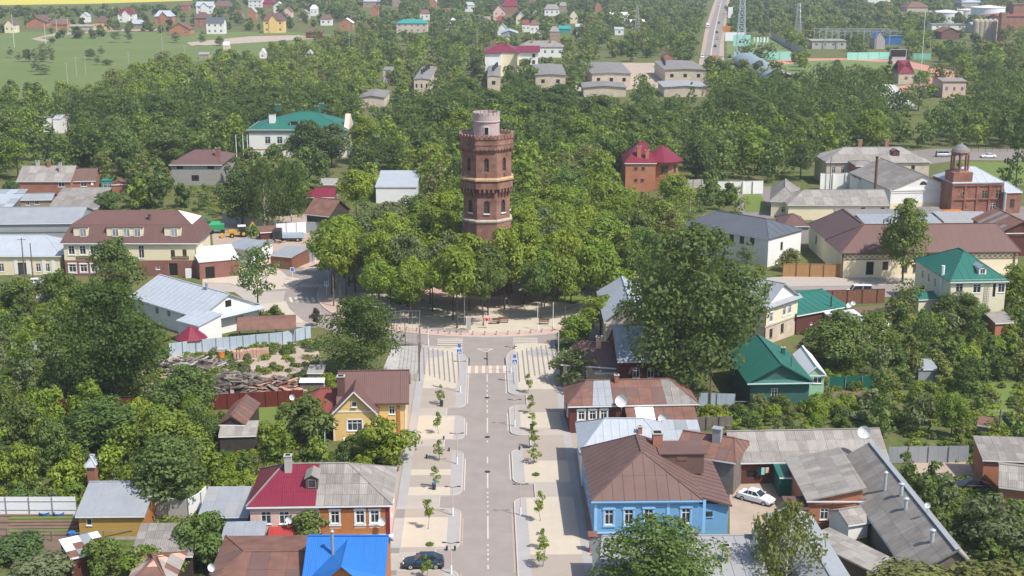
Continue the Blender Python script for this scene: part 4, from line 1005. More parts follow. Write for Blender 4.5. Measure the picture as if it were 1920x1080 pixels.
h = House('timber_house','dark red plank house with long patchwork roof of rust, grey and moss coloured sheets',(1064,762),(1311,757),3.9,(1057,725),('x',2.2,3.0,3.4),.35,'red_boards','rust_sheet',[('F','p',1090,779,.85,1.25,'plain_casingpink'),('F','p',1111,778.5,.85,1.25,'plain_casingpink'),('F','p',1132,778,.85,1.25,'plain_casingpink'),('L',1.8,2.4,.85,1.3,'plain_casingpink'),('L',5,2.4,.85,1.3,'plain_casingpink')],
  None,chim=[(1156,717,.55,1.0,'red_brick')])
TH = h; Wt = h.Wd
f = lambda x,y: (x,y * h.D / 2,3.9 + 2.2 * y)
for x0,x1,xt0,xt1,m in ((0,3.3,3.0,3.9,'rust_sheet'),(3.3,6.1,3.9,6.1,'zinc_dull'),(6.1,13.2,6.1,12.9,'rust_sheet'),(13.2,Wt,12.9,Wt - 3.4,'slate')):
 nn = {'rust_sheet': 1.6,'zinc_dull': .95,'slate': 1.1}[m]; pieces(h.roof,[f(x0 + .01,0),f(x1 - .01,0),f(xt1 - .01,1),f(xt0 + .01,1)],nn,1.7,SL,{'rust_sheet': ['rust_sheet','brown_sheet'],'zinc_dull': 'zinc_dull','slate': ['slate','slate_dark']}[m],.025,.02,.03,.008,seed=int(x0) + 2)
lt = MB().use('rust_sheet').slab([(7.6,-2.3,2.55),(Wt - .6,-2.3,2.55),(Wt - .6,.3,3.6),(7.6,.3,3.6)],.08).build('lean_to_roof',h.root)
for i in range(7):
 x = 7.6 + i * 1.26; MB().use('white_sheet' if i in (1,2) else 'rust_sheet').slab([(x + .02,-2.32,2.59 - .0),(x + 1.24,-2.32,2.59),(x + 1.24,.28,3.64),(x + .02,.28,3.64)],.025).build('roof_sheet',lt)
MB().use('grey_boards').box(7.8,Wt - .8,-2.0,-1.9,0,2.6).build('lean_to_wall',h.root)
for x in (7.8,11,14,Wt - .8): MB().use('pole_wood').box(x - .08,x + .08,-2.2,-2.04,0,2.55).build('post',h.root)
dish(h.Mw @ Vector((7.1,-.4,3.6)),.82,1.0,'large white satellite dish in front of the patchwork roof')
dish(h.Mw @ Vector((12.3,-2.6,2.1)),.68,.7,'white satellite dish on the lean-to below the patchwork roof')
h = House('dark_house','dark red timber house with a shaded blue metal roof under the giant right tree',(1157,678),(1262,676),5.4,11,('x',3.7,0,0),.3,'red_boards','steel_blue',[('F','p',1193,699,1.0,1.5,'plain'),('F','p',1220,699,1.0,1.5,'plain')],(1.0,3.2,SL,'steel_blue',.02,.015,.03,.002))
h.root.name = 'timber_house'
h = House('corner_house','low house with a faded brown metal roof and a brick chimney at the end of the right pavement',(1051,683),(1160,690),3.6,10,('x',2.2,2.2,0),.35,'beige_plaster','brown_sheet',[('F',3,2,.9,1.3,'plain')],(1.3,3.0,SL,'brown_sheet',.02,.02,.04,.003),chim=[(1123,650,.8,1.5,'pale_brick_pile')])
h = House('ringside_house','house with a broad pale ribbed metal roof between the park and the giant right tree',(1132,604),(1230,604),6.2,19,('y',3.4,0,3),.35,'beige_plaster','zinc',[('F',3,4,1,1.5,'plain'),('F',7,4,1,1.5,'plain')],(1.1,5.2,SL,'zinc',.02,.015,.04,.002))
h = House('gate_annex','small pale porch building in front of the dark red timber house',(1115,700),(1166,698),3.0,4,('shed',.5,0,0),.2,'beige_plaster','bitumen',[('F',2,1.6,1.2,1.2,'plain')],cat='porch',view=False); h.root.name = 'porch'
# two storey house, turned
h = House('two_storey_house','two storey cream and plank house with grey metal gable roof, beside the giant right tree',(1437,578),(1502,556),6.4,12,('y',3.1,0,0),.35,'cream_plaster','zinc_dull',[('F','p',1446,595,.9,1.5,'casingpink'),('F','p',1470.5,583,.9,1.5,'casingpink'),('F','p',1480.5,579.5,.9,1.5,'casingpink'),('F',1.9,1.7,.9,1.5,'brown'),('F',5.2,1.9,.9,1.5,'brown'),('L',9.8,4.6,1,1.5,'plain'),('L',9,1.5,1,1.6,'brown'),('L',5,4.6,1,1.5,'plain')],
  (1.1,4.2,SL,'zinc_dull',.02,.015,.04,.002),base=(3.2,'beige_plaster'),gablem='white_plaster')
MB().use('beige_plaster').box(.2,h.Wd - .2,.22,.345,3.05,3.35).build('string_course',h.root); MB().use('zinc_dull').slab([(-.1,-.35,6.3),(h.Wd + .1,-.35,6.3),(h.Wd + .1,.4,6.9),(-.1,.4,6.9)],.05).build('pent_roof',h.root)
MB().use('sign_brown').box(.3,.5,.25,.35,.1,6.3).build('drain_pipe',h.root)
h = House('annex','dark red shed with a broad green metal roof and thin flue, joined to the two storey house',(1494,592),(1592,574),3.4,13,('x',1.6,0,0),.3,'red_boards','green_metal',[('F',3.3,1.5,.5,.5,'plain')],(1.3,6.5,SL,'green_metal',.02,.012,.03,.002),vents=[(1558,575,.12,1.6,'dark_metal')],cat='shed'); h.root.name = 'red_shed'
dish(G(1592,578,3.2),.45,.5,'left of two small white dishes on the end of the broad green shed roof'); dish(G(1600,574,3.2),.4,.5,'right of two small white dishes on the end of the broad green shed roof')
h = House('shed','little shed with green and white roof and cream end wall, below the broad green shed roof',(1612,617),(1672,609),2.8,6.5,('x',.8,0,0),.25,'beige_plaster','green_metal',[],(1.3,3,SL,['green_metal','white_sheet','green_metal'],.02,.02,.03,.01),cat='shed',rseed=4)
h = House('shed','low shed roofed with loose whitish sheets beside the broad green shed roof',(1572,606),(1632,602),2.7,6,('shed',.4,0,0),.2,'orange_boards','white_sheet',[],(1.2,2.4,SL,['white_sheet','zinc','pink_white_sheet'],.02,.02,.02,.015),cat='shed',view=False)
h = House('green_house','dark green plank house with a green gable roof facing the camera, in the right gardens',(1401,719),(1528,717),3.9,(1372,660),('y',2.7,0,0),.6,'green_boards','green_metal',[('F','p',1452,737,.9,1.4,'plain'),('L',3,2,.8,1,'plain')],(1.1,5.4,SL,'green_metal',.02,.012,.03,.002),chim=[(1468,664,.5,1.0,'green_fence')])
MB().use('green_metal').slab([(.3,-.1,3.7),(h.Wd - .3,-.1,3.7),(h.Wd - .3,.6,4.2),(.3,.6,4.2)],.05).build('pent_roof',h.root); MB().use('red_brick').box(.58,h.Wd - .58,.54,.6,0,.45).build('plinth',h.root)
h = House('mint_annex','mint green boarded annex with a curved white sheet roof, attached right of the green gabled house',(1512,703),(1550,703),3.3,10,('y',1.3,0,0),.25,'mint_boards','white_panel',[('F','p',1533,713,1.3,1.0,'plain')],(1.5,2.5,SL,'white_panel',.02,.015,0,.004),cat='annex'); h.root.name = 'annex'
fence('fence','dark green metal fence right of the mint annex in the right gardens',[(1553,731),(1646,729)],2.0,'green_fence',1.2)
h = House('garage','small grey metal garage among the bushes in the middle of the right gardens',(1722,692),(1760,692),2.2,4,('shed',.4,0,0),.1,'grey_fence','zinc_dull',cat='garage')
h = House('outhouse','tiny grey plank outhouse with a rusty tilted roof near the right edge',(1831,796),(1859,800),2.0,2.2,('shed',.5,0,0),.1,'grey_boards','rust_sheet',cat='outhouse')
h = House('shed','half hidden orange brick shed with a slate roof deep in the right gardens',(1866,606),(1906,604),2.6,4,('shed',.8,0,0),.2,'orange_brick','slate',cat='shed')
# slate roofed yard, bottom right
h = House('long_shed','long low dark red shed with a pale slate roof along the back of the white car yard',(1374,868),(1668,862),2.9,8.5,('x',2.4,0,0),.4,'red_boards','slate',[('F',2,1.3,1.2,.9,'hole')],(1.15,1.6,SL,['slate','slate','slate_pale'],.025,.015,0,.005),cat='shed')
MB().use('paint_teal').box(3.1,3.5,.05,.1,1.2,2.2).use('banner_mint').box(3.5,3.9,.04,.09,1.3,2.2).use('pink_plaster').box(4.0,4.4,.04,.1,1.5,2.2).build('laundry',h.root)
h = House('brick_workshop','orange brick workshop with one white window under a broad pale slate lean-to roof',(1512,939),(1624,939),3.5,12.5,('shed',.0,1.5,0),.35,'orange_brick','slate_pale',[('F','p',1545.5,964,.95,1.35,'plain')],(1.05,1.55,SL,['slate_pale','slate_pale','slate'],.025,.015,0,.005),cat='workshop')
MB().use('red_boards').box(-1.6,.3,.0,3.4,0,2.5).build('side_porch',h.root); MB().use('brown_metal').box(-2,.4,-.3,3.5,2.5,2.6).build('porch_roof',h.root); MB().use('green_boards').box(-1.55,.25,-.05,-.01,.05,2.4).build('door',h.root)
MB().use('rust_steel').tube([(.6,.2,3.1),(4.2,.2,3.2),(6.7,.2,3.6)],.05,6).tube([(3.0,.2,3.1),(3.0,.2,.6)],.04,6).build('drain_pipe',h.root)
h = House('green_lean_to','dark green arched lean-to beside the broad pale slate roof',(1461,895),(1490,895),2.5,6,('shed',.3,0,0),.1,'green_fence','green_metal',cat='shed',view=False); h.root.name = 'lean_to'
LS = House('long_barn','very long narrow grey slate roofed building running diagonally down the bottom right',(1558,870),(1706,1081),3.1,7.2,('x',2.7,0,0,.63),.35,'grey_boards','slate_dark',[],(1.55,1.6,SL,['slate','slate','slate_dark'],.03,.02,0,.008),cat='barn')
pieces(LS.roof,LS.P[1],1.6,1.5,SL,['slate','slate_pale'],.03,.02,0,.006)
MB().use('zinc_dull').beam((0,LS.D * .63,5.88),(LS.Wd,LS.D * .63,5.88),.55,.06).build('ridge_flashing',LS.roof)
for px,py,r,hh in ((1607,823,.22,1.0),(1659,920,.17,2.0),(1698,955,.2,1.1),(1747,1017,.22,1.2)): LS.pipe(px,py,r,hh,'zinc')
dish(G(1738,965,5.8),.3,1.0,'small white dish on the ridge of the long diagonal barn'); dish(G(1620,818,5.9),.75,.5,'large white dish at the far end of the long diagonal barn')
h = House('shed','little white walled shed with a slate roof tucked under the diagonal barn',(1590,985),(1634,978),2.7,4.2,('x',.9,0,0),.25,'white_plaster','slate',base=(.8,'red_brick'),sheets=(1.0,1.3,SL,['slate','slate_pale'],.025,.015,0,.006),cat='shed',view=False)
h = House('shed','low plank shed with a pale slate roof against the foot of the diagonal barn',(1634,1072),(1684,1052),2.6,9,('shed',.4,0,0),.3,'dark_boards','slate_pale',sheets=(1.1,1.6,SL,['slate_pale','slate'],.025,.015,0,.006),cat='shed',view=False)
h = House('grey_roof_house','grey standing seam roof with chimney and dish, in front of the blue house',(1122,1118),(1455,1116),3.4,12.5,('x',1.2,1.2,0,.86),.3,'white_plaster','grey_sheet',[],(1.12,6.2,SL,'grey_sheet',.02,.02,.05,.002),vents=[],view=False); h.root.name = 'house'
h.chimney(1361,1052,.75,1.6,'concrete'); h.chimney(1293,1012,.8,1.0,'grey_sheet'); h.chimney(1420,1010,1.0,1.2,'zinc_dull'); dish(G(1307,1030,5.0),.55,.5,'white dish lying low on the grey standing seam roof')
h = House('tile_roof_house','grey metal tiled roof beside the weeping birch at the bottom of the picture',(1520,1120),(1618,1118),3.6,19,('y',1.0,0,0),.3,'white_plaster','steel_blue',[],(2.2,3.0,SL,'zinc_dull',.02,.015,0,.002),view=False,cat='house'); h.root.name = 'house'
h = House('brick_garages','red brick garages with tilted slate roofs at the right edge of the photo above the dark car',(1842,862),(1960,866),3.4,5.5,('shed',1.0,0,0),.25,'orange_brick','slate_dark',sheets=(1.1,1.6,SL,['slate_dark','slate'],.025,.015,0,.006),cat='garage'); h.root.name = 'garages'
h = House('garages','nearer brick garage with a pale slate roof casting shade on the dark car',(1872,912),(1985,925),3.4,8,('x',1.2,0,0),.3,'orange_brick','slate',sheets=(1.1,1.6,SL,['slate','slate_pale'],.025,.015,0,.006),cat='garage',view=False)
fence('fence','grey ribbed metal fence behind the sandy yard in the lower right',[(1664,869),(1815,867)],2.2,'grey_fence',1.3)
fence('fence','thin dark green fence running down the right edge',[(1880,795),(1935,860)],1.5,'green_fence',1.6)
fence('fence','pale low fence between the patchwork roofed house and the green house',[(1310,762),(1378,764)],2.0,'pale_blue_fence',1.2)
fence('fence','weathered plank fence behind the low zinc strip roof',[(1252,808),(1372,806)],1.9,'grey_boards',.9,post='pole_wood')
fence('fence','brown board fence along the right hand street behind the gardens',[(1500,572),(1560,571),(1658,568)],2.6,'brown_fence',1.4,post='rust_steel',cap='rust_steel')
fence('fence','bright orange board fence between the white building and the long brown roof',[(1467,519),(1582,520)],2.6,'orange_fence',1.3,post='rust_steel',cap='orange_fence')
# ================================================================== right middle
h = House('white_building','white two storey building with dark grey hipped roof and a row of small windows',(1275,421),(1442,449),5.8,(1508,431),('x',2.6,5.0,5.0),.35,'white_plaster','dark_grey_roof',[('F','p',1295 + i * 19.2,434.5 + i * 3.0,1.05,1.5,'brown') for i in range(7)] + [('R',5,3.6,.9,1.6,'brown')],(2.2,6.0,SL,'dark_grey_roof',.02,.015,.04,.001),cat='building')
h.root.name = 'building'
W3 = House('brown_roof_hall','long cream hall under a vast brown metal roof with a lattice frieze, on the right hand street',(1577,475),(1915,472),5.0,12,('x',4.4,6,3),.4,'cream_plaster','brown_metal',[('F','p',1631,503,1.5,2.6,'hole'),('F','p',1660,498,1.1,1.6,'brown'),('F','p',1696,503,1.1,1.7,'brown'),('F','p',1717,503,1.1,1.7,'brown')],(1.6,7.6,SL,'brown_metal',.02,.012,0,.001),cat='hall',trim='sign_brown')
mb = MB().use('sign_brown').box(.4,W3.Wd - .4,.3,.36,4.62,4.72).box(.4,W3.Wd - .4,.3,.36,3.62,3.72)
x = .45
while x < W3.Wd - 1.2: mb.beam((x,.34,3.72),(x + 1.0,.34,4.62),.07).beam((x + 1.0,.34,3.72),(x,.34,4.62),.07); x += 1.05
mb.build('lattice',W3.root)
for x in (.3,17,34): MB().use('sign_brown').box(x,x + .35,.28,.38,0,4.7).build('post',W3.root)
W4 = House('brown_roof_wing','rear wing of the long hall with a steep brown roof running away from the street',(1577,474.5),(1688,474),5.0,27,('y',4.4,6,6),.4,'cream_plaster','brown_metal',[('L',6,3,1,1.6,'brown')],(1.6,6,SL,'brown_metal',.02,.012,0,.001),cat='hall',trim='sign_brown',view=False); W4.root.name = 'rear_wing'
W4.root.location.z = .012; W4.root.location.y += 1.0
h = House('green_roof_villa','two storey pale villa with a green pyramid roof and a little dormer at the right edge',(1781,529),(1893,527),6.9,(1722,486),('y',3.7,7.5,7.5),.4,'pale_yellow_plaster','green_metal',[('F','p',1799,540,1.3,1.6,'plain'),('F','p',1832,541,1.4,1.6,'plain'),('F','p',1864,544,.5,2.4,'hole'),('F','p',1879,540,1.2,1.6,'plain'),('L',3.5,5,.9,1.5,'plain'),('L',6.5,5,.9,1.5,'plain'),('L',9.5,5,.9,1.5,'plain'),('L',3.5,1.7,.9,1.5,'plain'),('L',6.5,1.7,.9,1.5,'plain'),('L',9.5,1.7,.9,1.5,'plain')],(1.3,5.5,SL,'green_metal',.02,.012,.03,.001),cat='villa')
h.root.name = 'villa'; dormer(h,1842,515,1.3,1.2,3,'white_plaster','steel_blue','plain')
MB().use('white_paint').tube([(.35,4.2,0),(.35,4.2,8.8)],.32,8).build('outer_chimney',h.root)
ld = MB().use('steel').beam((6.5,.2,0),(6.5,.2,7),.06).beam((7.1,.2,0),(7.1,.2,7),.06)
for i in range(16): ld.beam((6.5,.2,.4 + i * .42),(7.1,.2,.4 + i * .42),.05)
ld.build('roof_ladder',h.root)
House('green_porch','small green roofed porch at the foot of the green roofed villa',(1722,562),(1760,560),3.0,4,('x',.8,0,0),.2,'pale_yellow_plaster','green_metal',cat='porch',view=False).root.name = 'porch'
h = House('long_slate_building','long pinkish two storey building with a grey slate hipped roof, behind the white walls on the right',(1548,304),(1747,303),6.4,(1524,290),('x',3.0,6.5,6.5),.45,'beige_plaster','slate',[('F','p',1563,319,1.0,1.7,'plain'),('F','p',1580,319,1.0,1.7,'plain'),('F','p',1600,319,1.0,1.7,'plain'),('F','p',1659,314,1.0,1.2,'brown'),('F','p',1677,314,1.0,1.2,'brown'),('F','p',1712,314,1.0,1.2,'brown')],(2.2,3.2,SL,['slate','slate','slate_pale'],.03,.03,0,.004),chim=[(1612,272,1.0,1.4,'red_brick'),(1662,272,1.0,1.4,'red_brick')],cat='building')
h.root.name = 'building'; dormer(h,1680,293,1.8,1.3,2.5,'red_boards','rust_sheet','hole')
h = House('gable_building','white building with a classical gable and little arched attic window under a slate roof, right side',(1669,357),(1794,354),4.9,27,('y',3.6,0,0),.4,'white_plaster','slate',[('F','p',1778,368,.9,.8,'brown')],(2.4,3.2,SL,['slate','slate','slate_dark'],.03,.03,0,.003),cat='building',base=(1.6,'cream_plaster'),trim='white_plaster')
h.root.name = 'building'
mb = MB().use('white_plaster').box(.2,h.Wd - .2,.2,.39,4.75,5.1); mb.build('cornice',h.root)
mb = MB().use('glass_dark'); mb.face([(h.Wd / 2 - .9,.37,6.0),(h.Wd / 2 + .9,.37,6.0)] + [(h.Wd / 2 + .9 * math.cos(a),.37,6.0 + .9 * math.sin(a)) for a in [i * math.pi / 8 for i in range(1,8)]]); mb.build('attic_window',h.root)
h = House('slate_wing','low cream building with a long grey slate roof in front of the white gabled building',(1476,384),(1668,384),3.7,11,('x',2.6,5,0),.4,'cream_plaster','slate',[('F','p',1618,392,1,.8,'brown'),('F','p',1655,392,1,.8,'brown')],(2.2,3.0,SL,['slate','slate_pale','slate'],.03,.03,0,.003),cat='building'); h.root.name = 'low_building'
h = House('slate_wing','low slate roofed building with yellow wall at the left end of the cream yard buildings',(1443,377),(1500,379),3.7,18,('y',2.8,4,2),.4,'cream_plaster','slate',[('F',3,1.7,1.2,1.4,'plain')],(2.2,3.0,SL,['slate','slate_dark','slate'],.03,.03,0,.003),cat='building',view=False); h.root.name = 'low_building'
fence('yard_wall','whitewashed wall with a gateway left of the slate roofed yard buildings',[(1344,364),(1392,364),(1430,363)],3.4,'white_plaster',3.0,post='white_plaster',cap='slate',cat='wall',th=.35,postw=.3)
fence('yard_wall','tall whitewashed wall below the long pinkish slate roofed building',[(1537,356),(1607,355)],4.4,'white_plaster',3.6,post='white_plaster',cap='slate',cat='wall',th=.35,postw=.3)
House('white_block','plain white walled block next to the tall whitewashed wall',(1608,336),(1634,336),4.4,8,('flat',0,0,0),.05,'white_plaster','slate',cat='outbuilding',view=False).root.name = 'outbuilding'
House('small_brick_tower','small peeling brick tower with a low grey roof beside the tall brown chimney',(1604,311),(1646,311),6.6,8,('x',.8,2,2),.3,'red_brick','slate',[('F',2,4.6,1.2,1.2,'hole')],cat='outbuilding',base=(4.2,'beige_plaster'),view=False).root.name = 'brick_outbuilding'
p = G(1638,398); t = empty('chimney_stack',p,0,'tall thin rust brown iron chimney standing on the low yard roofs at right','chimney'); MB().use('rust_steel').tube([(0,0,0),(0,0,1.0),(0,0,13.3)],[.55,.35,.33],10).build('stack',t); MB().use('rust_steel').lathe([(.42,13.3),(.42,13.6)],10).build('rim',t)
# chapel
h = House('chapel','red brick chapel with arched windows and a metal roof behind an open brick bell turret at the right',(1786,344),(1884,342),7.4,12,('x',3.0,5,5),.25,'chapel_brick','zinc',[('F','p',1846,365,1.5,2.1,'ochre'),('F','p',1872,364,1.5,2.1,'ochre'),('F','p',1861,388,1.4,1.8,'white'),('F','p',1809,387,1.0,1.4,'ochre')],(2.2,3.6,SL,'zinc',.02,.02,.04,.002),cat='chapel',trim='zinc_dull')
for i in range(5):
 x = .1 + i * (h.Wd - .8) / 4; MB().use('chapel_brick').box(x,x + .55,.02,.245,0,7.2).build('pilaster',h.root)
for z in (3.3,6.7): MB().use('chapel_brick').box(.1,h.Wd - .1,-.03,.245,z,z + .3).build('string_course',h.root)
a = [(math.cos(i * math.pi / 8),math.sin(i * math.pi / 8)) for i in range(16)]; mb = MB().use('ochre_stone')
for i in range(16): mb.beam((3.2 + .62 * a[i][0],.2,4.9 + .62 * a[i][1]),(3.2 + .62 * a[(i + 1) % 16][0],.2,4.9 + .62 * a[(i + 1) % 16][1]),.16)
mb.use('glass_dark').face([(3.2 + .55 * x_,.23,4.9 + .55 * z_) for x_,z_ in a]); mb.build('round_window',h.root)
bt = empty('bell_turret',(2.7,2.8,7.3)); bt.parent = h.root; MB().use('chapel_brick').box(-2.4,2.4,-2.4,2.4,0,2.6).lathe([(2.35,2.6),(2.1,2.9)],8,ph=math.pi / 8).build('turret_base',bt)
mb = MB().use('chapel_brick')
for i in range(8):
 an = math.pi / 8 + i * math.pi / 4; x,y_ = 1.95 * math.cos(an),1.95 * math.sin(an); mb.tube([(x,y_,2.8),(x,y_,6.6)],.24,6)
 x2,y2 = 1.95 * math.cos(an + math.pi / 4),1.95 * math.sin(an + math.pi / 4); pr = None
 for j in range(7):
  tt = j / 6; q = (x + (x2 - x) * tt,y_ + (y2 - y_) * tt,6.2 + .65 * math.sin(math.pi * tt))
  if pr: mb.beam(pr,q,.3,.34)
  pr = q
mb.lathe([(2.1,6.9),(2.25,7.1),(2.2,7.3)],8,ph=math.pi / 8); mb.build('arcade',bt)
MB().use('bitumen').lathe([(2.2,7.3),(1.9,7.9),(1.1,8.7),(.3,9.1),(.05,9.5)],16).build('dome',bt); MB().use('rust_steel').lathe([(.2,4.9),(.75,4.0),(.8,3.9)],12).build('bell',bt)
h = House('chapel_annex','low brick annex with a pale metal roof right of the chapel',(1884,361),(1918,360),5.2,9,('x',1.8,2,2),.25,'chapel_brick','zinc',[('F',2,2.5,1.2,2.0,'brown')],cat='annex',view=False); h.root.name = 'annex'
for i,(x0,x1,y,D,m,lb) in enumerate([(1622,1770,421,9,'zinc_dull','flat grey metal roof behind the long brown hall'),(1770,1868,416,9,'grey_sheet','flat grey roofed block below the brick chapel'),(1575,1700,408,7,'bitumen','dark felt roofed low block at the foot of the brown chimney'),(1735,1778,405,8,'slate_dark','dark slate lean-to below the white gabled building')]):
 House('low_block',lb,(x0,y),(x1,y),3.6,D,('shed',.6,0,0),.2,'beige_plaster',m,[],(3,4,SL,m,.02,.03,0,.002),cat='outbuilding',view=False)
h = House('brown_roof_kiosk','small building with two stepped dark brown hipped roofs left of the long brown hall',(1468,424),(1520,424),4.2,10,('x',1.8,3,3),.3,'mauve_plaster','brown_metal',[],(2,5,SL,'brown_metal',.02,.015,0,.001),cat='outbuilding',view=False); h.root.name = 'outbuilding'
h = House('garage_roof','rust and grey gabled roofs with a steel flue at the right edge above the long brown hall',(1872,437),(1965,436),5.0,15,('y',2.4,0,0),.4,'red_boards','rust_sheet',[],(1.6,3.4,SL,['rust_sheet','slate_dark','rust_sheet'],.02,.02,.02,.006),vents=[],cat='workshop',view=False); h.root.name = 'workshop'
t = empty('flue',G(1878,443,0),0,'silvery steel flue rising beside the rust and grey roofs','flue'); MB().use('zinc').tube([(0,0,0),(0,0,9.8)],.3,10).lathe([(.45,9.85),(.45,9.95),(.05,10.3)],10).build('pipe',t)
MB().use('paint_orange'); o = House('orange_container','orange tipped container roof in front of the chapel wall',(1778,399),(1812,398),2.2,4,('flat',0,0,0),.02,'paint_orange','paint_orange',cat='container',view=False); o.root.name = 'container'
h = House('red_villa','orange brick villa with crimson hipped roof and round corner tower, right of the water tower',(1171,306),(1232,306),7.6,14,('x',4.6,4.6,2.5),.3,'orange_brick','maroon_metal',[('F','p',1192,316,.9,.7,'brown'),('F','p',1206,316,.9,.7,'brown'),('F','p',1192,338,.9,.7,'brown'),('F','p',1204,338,.9,.7,'brown')],(1.8,6,SL,'maroon_metal',.02,.02,0,.001),cat='villa'); h.root.name = 'villa'
h.chimney(1198,293,1.0,2.6,'orange_brick'); h.chimney(1213,296,.9,2.0,'orange_brick')
c = h.Mi @ G(1240,352); tw = MB().use('orange_brick').lathe([(4.3,0),(4.3,7.7)],10,(c.x,c.y),ph=.31).build('corner_tower',h.root)
MB().use('maroon_metal').lathe([(5.7,7.45),(5.7,7.6),(.05,11.4)],10,(c.x,c.y),ph=.31).build('tower_roof',h.root)
for dx,z,w,hh in ((.3,5.6,1.8,2.0),(2.9,5.6,.9,1.8),(.3,1.6,1.7,1.6),(-2.9,5.2,.8,1.4)):
 yy = c.y - math.sqrt(max(.1,4.25 ** 2 - dx * dx)) - .02; mb = MB().use('glass_dark').box(c.x + dx - w / 2,c.x + dx + w / 2,yy - .04,yy + .4,z - hh / 2,z + hh / 2).use('sign_brown').box(c.x + dx - w / 2 - .1,c.x + dx + w / 2 + .1,yy - .1,yy + .3,z - hh / 2 - .12,z - hh / 2).box(c.x + dx - .04,c.x + dx + .04,yy - .08,yy - .04,z - hh / 2,z + hh / 2); mb.build('window',h.root)
MB().use('maroon_metal').slab([(c.x + 1.5,c.y - 6,2.6),(c.x + 6,c.y - 6,2.6),(c.x + 6,c.y - 1,3.6),(c.x + 1.5,c.y - 1,3.6)],.1).build('porch_roof',h.root)
fence('yard_wall','grey concrete fence below the crimson roofed brick villa',[(1160,357),(1238,356),(1330,352)],2.4,'concrete',2.5,cat='wall')
fence('fence','dark red metal fence half hidden by bushes right of the park',[(1212,430),(1276,433)],2.2,'redbrown_fence',2.0)
House('red_gatehouse','tiny dark red hut at the left corner of the white building with the dark grey roof',(1266,428),(1279,429),2.8,3,('flat',0,0,0),.05,'red_boards','rust_sheet',cat='hut',view=False).root.name = 'hut'
# ================================================================== street, left side
h = House('terrace_house','old street house with half crimson, half weathered slate roof; cream plaster left, orange boards right',(461,951),(736,947),4.9,10.8,('x',2.7,3.4,5.0),.35,'pink_plaster','slate',[('F','p',499,971,1.1,1.45,'plain'),('F','p',533,971,1.1,1.45,'plain'),('F','p',579,972,1.0,1.4,'brown'),('F','p',628,970,.9,1.45,'casingpink'),('F','p',675,969.5,.9,1.45,'casingpink'),('F','p',702.5,969,.9,1.45,'casingpink'),('R',3,3,.9,1.5,'plain'),('R',7,3,.9,1.5,'plain'),('F',3.5,1,1,1,'plain'),('F',6.2,1,1,1,'plain')],None,base=None)
h.root.name = 'street_house'; TR = h; Wt = h.Wd
f = lambda x,y: (x,y * h.D / 2,4.9 + 2.7 * y)
xm = 7.35
# orange boarded half, proud of the plaster
mb = MB().use('orange_boards')
xs = [xm + .5,10.45 - .48,10.45 + .48,13.35 - .48,13.35 + .48,15.05 - .48,15.05 + .48,Wt - .34]
zs_ = (1.5,2.95,4.45,4.95)
mb = None
for a_,b_ in ((xm + .45,Wt - .36),):
 bb = MB().use('orange_boards').box(a_,b_,.325,.349,1.45,2.15).box(a_,b_,.325,.349,4.15,4.9).build('weatherboarding',h.root)
 X = [a_] + [v for w in h.wins[3:6] for v in (w.location.x - .62,w.location.x + .62)] + [b_]
 for i in range(0,len(X),2): MB().use('orange_boards').box(X[i],X[i + 1],.325,.349,2.152,4.148).build('weatherboarding',h.root)
MB().use('maroon_metal').box(xm + .3,Wt - .3,.26,.36,4.35,4.85).build('eave_board',h.root); MB().use('maroon_metal').box(Wt - .75,Wt - .33,.27,.36,.2,4.3).build('corner_board',h.root)
MB().use('pink_white_sheet').slab([(xm + .3,-.1,1.25),(Wt,-.1,1.25),(Wt,.34,1.45),(xm + .3,.34,1.45)],.05).build('ledge',h.root)
MB().use('red_metal').slab([(2.3,-.9,1.9),(5.0,-.9,1.9),(5.0,.34,2.5),(2.3,.34,2.5)],.05).build('awning',h.root)
pieces(h.roof,[f(.01,0),f(xm - .02,0),f(xm - .02,1),f(3.4,1)],1.15,2.0,SL,'maroon_metal',.02,.012,0,.003)
pieces(h.roof,[(0,h.D,4.9),(0,0,4.9),(3.4,h.D / 2,7.6)],1.15,2.0,SL,'maroon_metal',.02,.012,0,.003)
pieces(h.roof,[f(xm,0),f(Wt - .01,0),f(Wt - 5.0,1),f(xm,1)],.95,1.5,SL,['slate','slate','slate_pale','slate_dark'],.03,.02,0,.01,seed=5)
pieces(h.roof,[(Wt,.0,4.9),(Wt,h.D,4.9),(Wt - 5.0,h.D / 2,7.6)],1.1,1.5,SL,['slate','slate','slate_pale'],.03,.02,0,.006,seed=9)
dormer(h,585,918,1.3,1.3,2.6,'dark_timber','slate','hole'); h.chimney(541,882,.75,1.7,'concrete')
dish(TR.Mw @ Vector((4.55,-.2,2.9)),.4,.5,'small white dish on the cream wall of the crimson and slate roofed house'); dish(TR.Mw @ Vector((Wt - 1.1,-.25,2.5)),.45,.6,'white dish at the right hand corner of the orange boarded wall'); dish(TR.Mw @ Vector((6.9,-.2,2.9)),.32,.5,'smaller white dish where cream plaster meets orange boards')
h = House('blue_roof_house','bright blue metal roofed house with orange timber gable, left of the street at the bottom',(565,1092),(722,1092),4.2,9.5,('x',2.6,0,0),.3,'orange_boards','blue_metal',[],(1.1,5.4,SL,'blue_metal',.02,.012,0,.002),view=False); h.root.name = 'house'
Wb = h.Wd; m_ = Wb * .50; zr = 6.6
g = MB().use('orange_boards').solid([(m_ - 2.3,-.6,0),(m_ + 2.3,-.6,0),(m_ + 2.3,-.6,3.9),(m_,-.6,6.2),(m_ - 2.3,-.6,3.9)],[(0,1,2,3,4)]).build('gable',h.root)
MB().use('glass_dark').box(m_ - .35,m_ + .35,-.64,-.605,3.9,5.0).use('sign_brown').box(m_ - .45,m_ - .35,-.66,-.6,3.8,5.1).box(m_ + .35,m_ + .45,-.66,-.6,3.8,5.1).build('window',h.root)
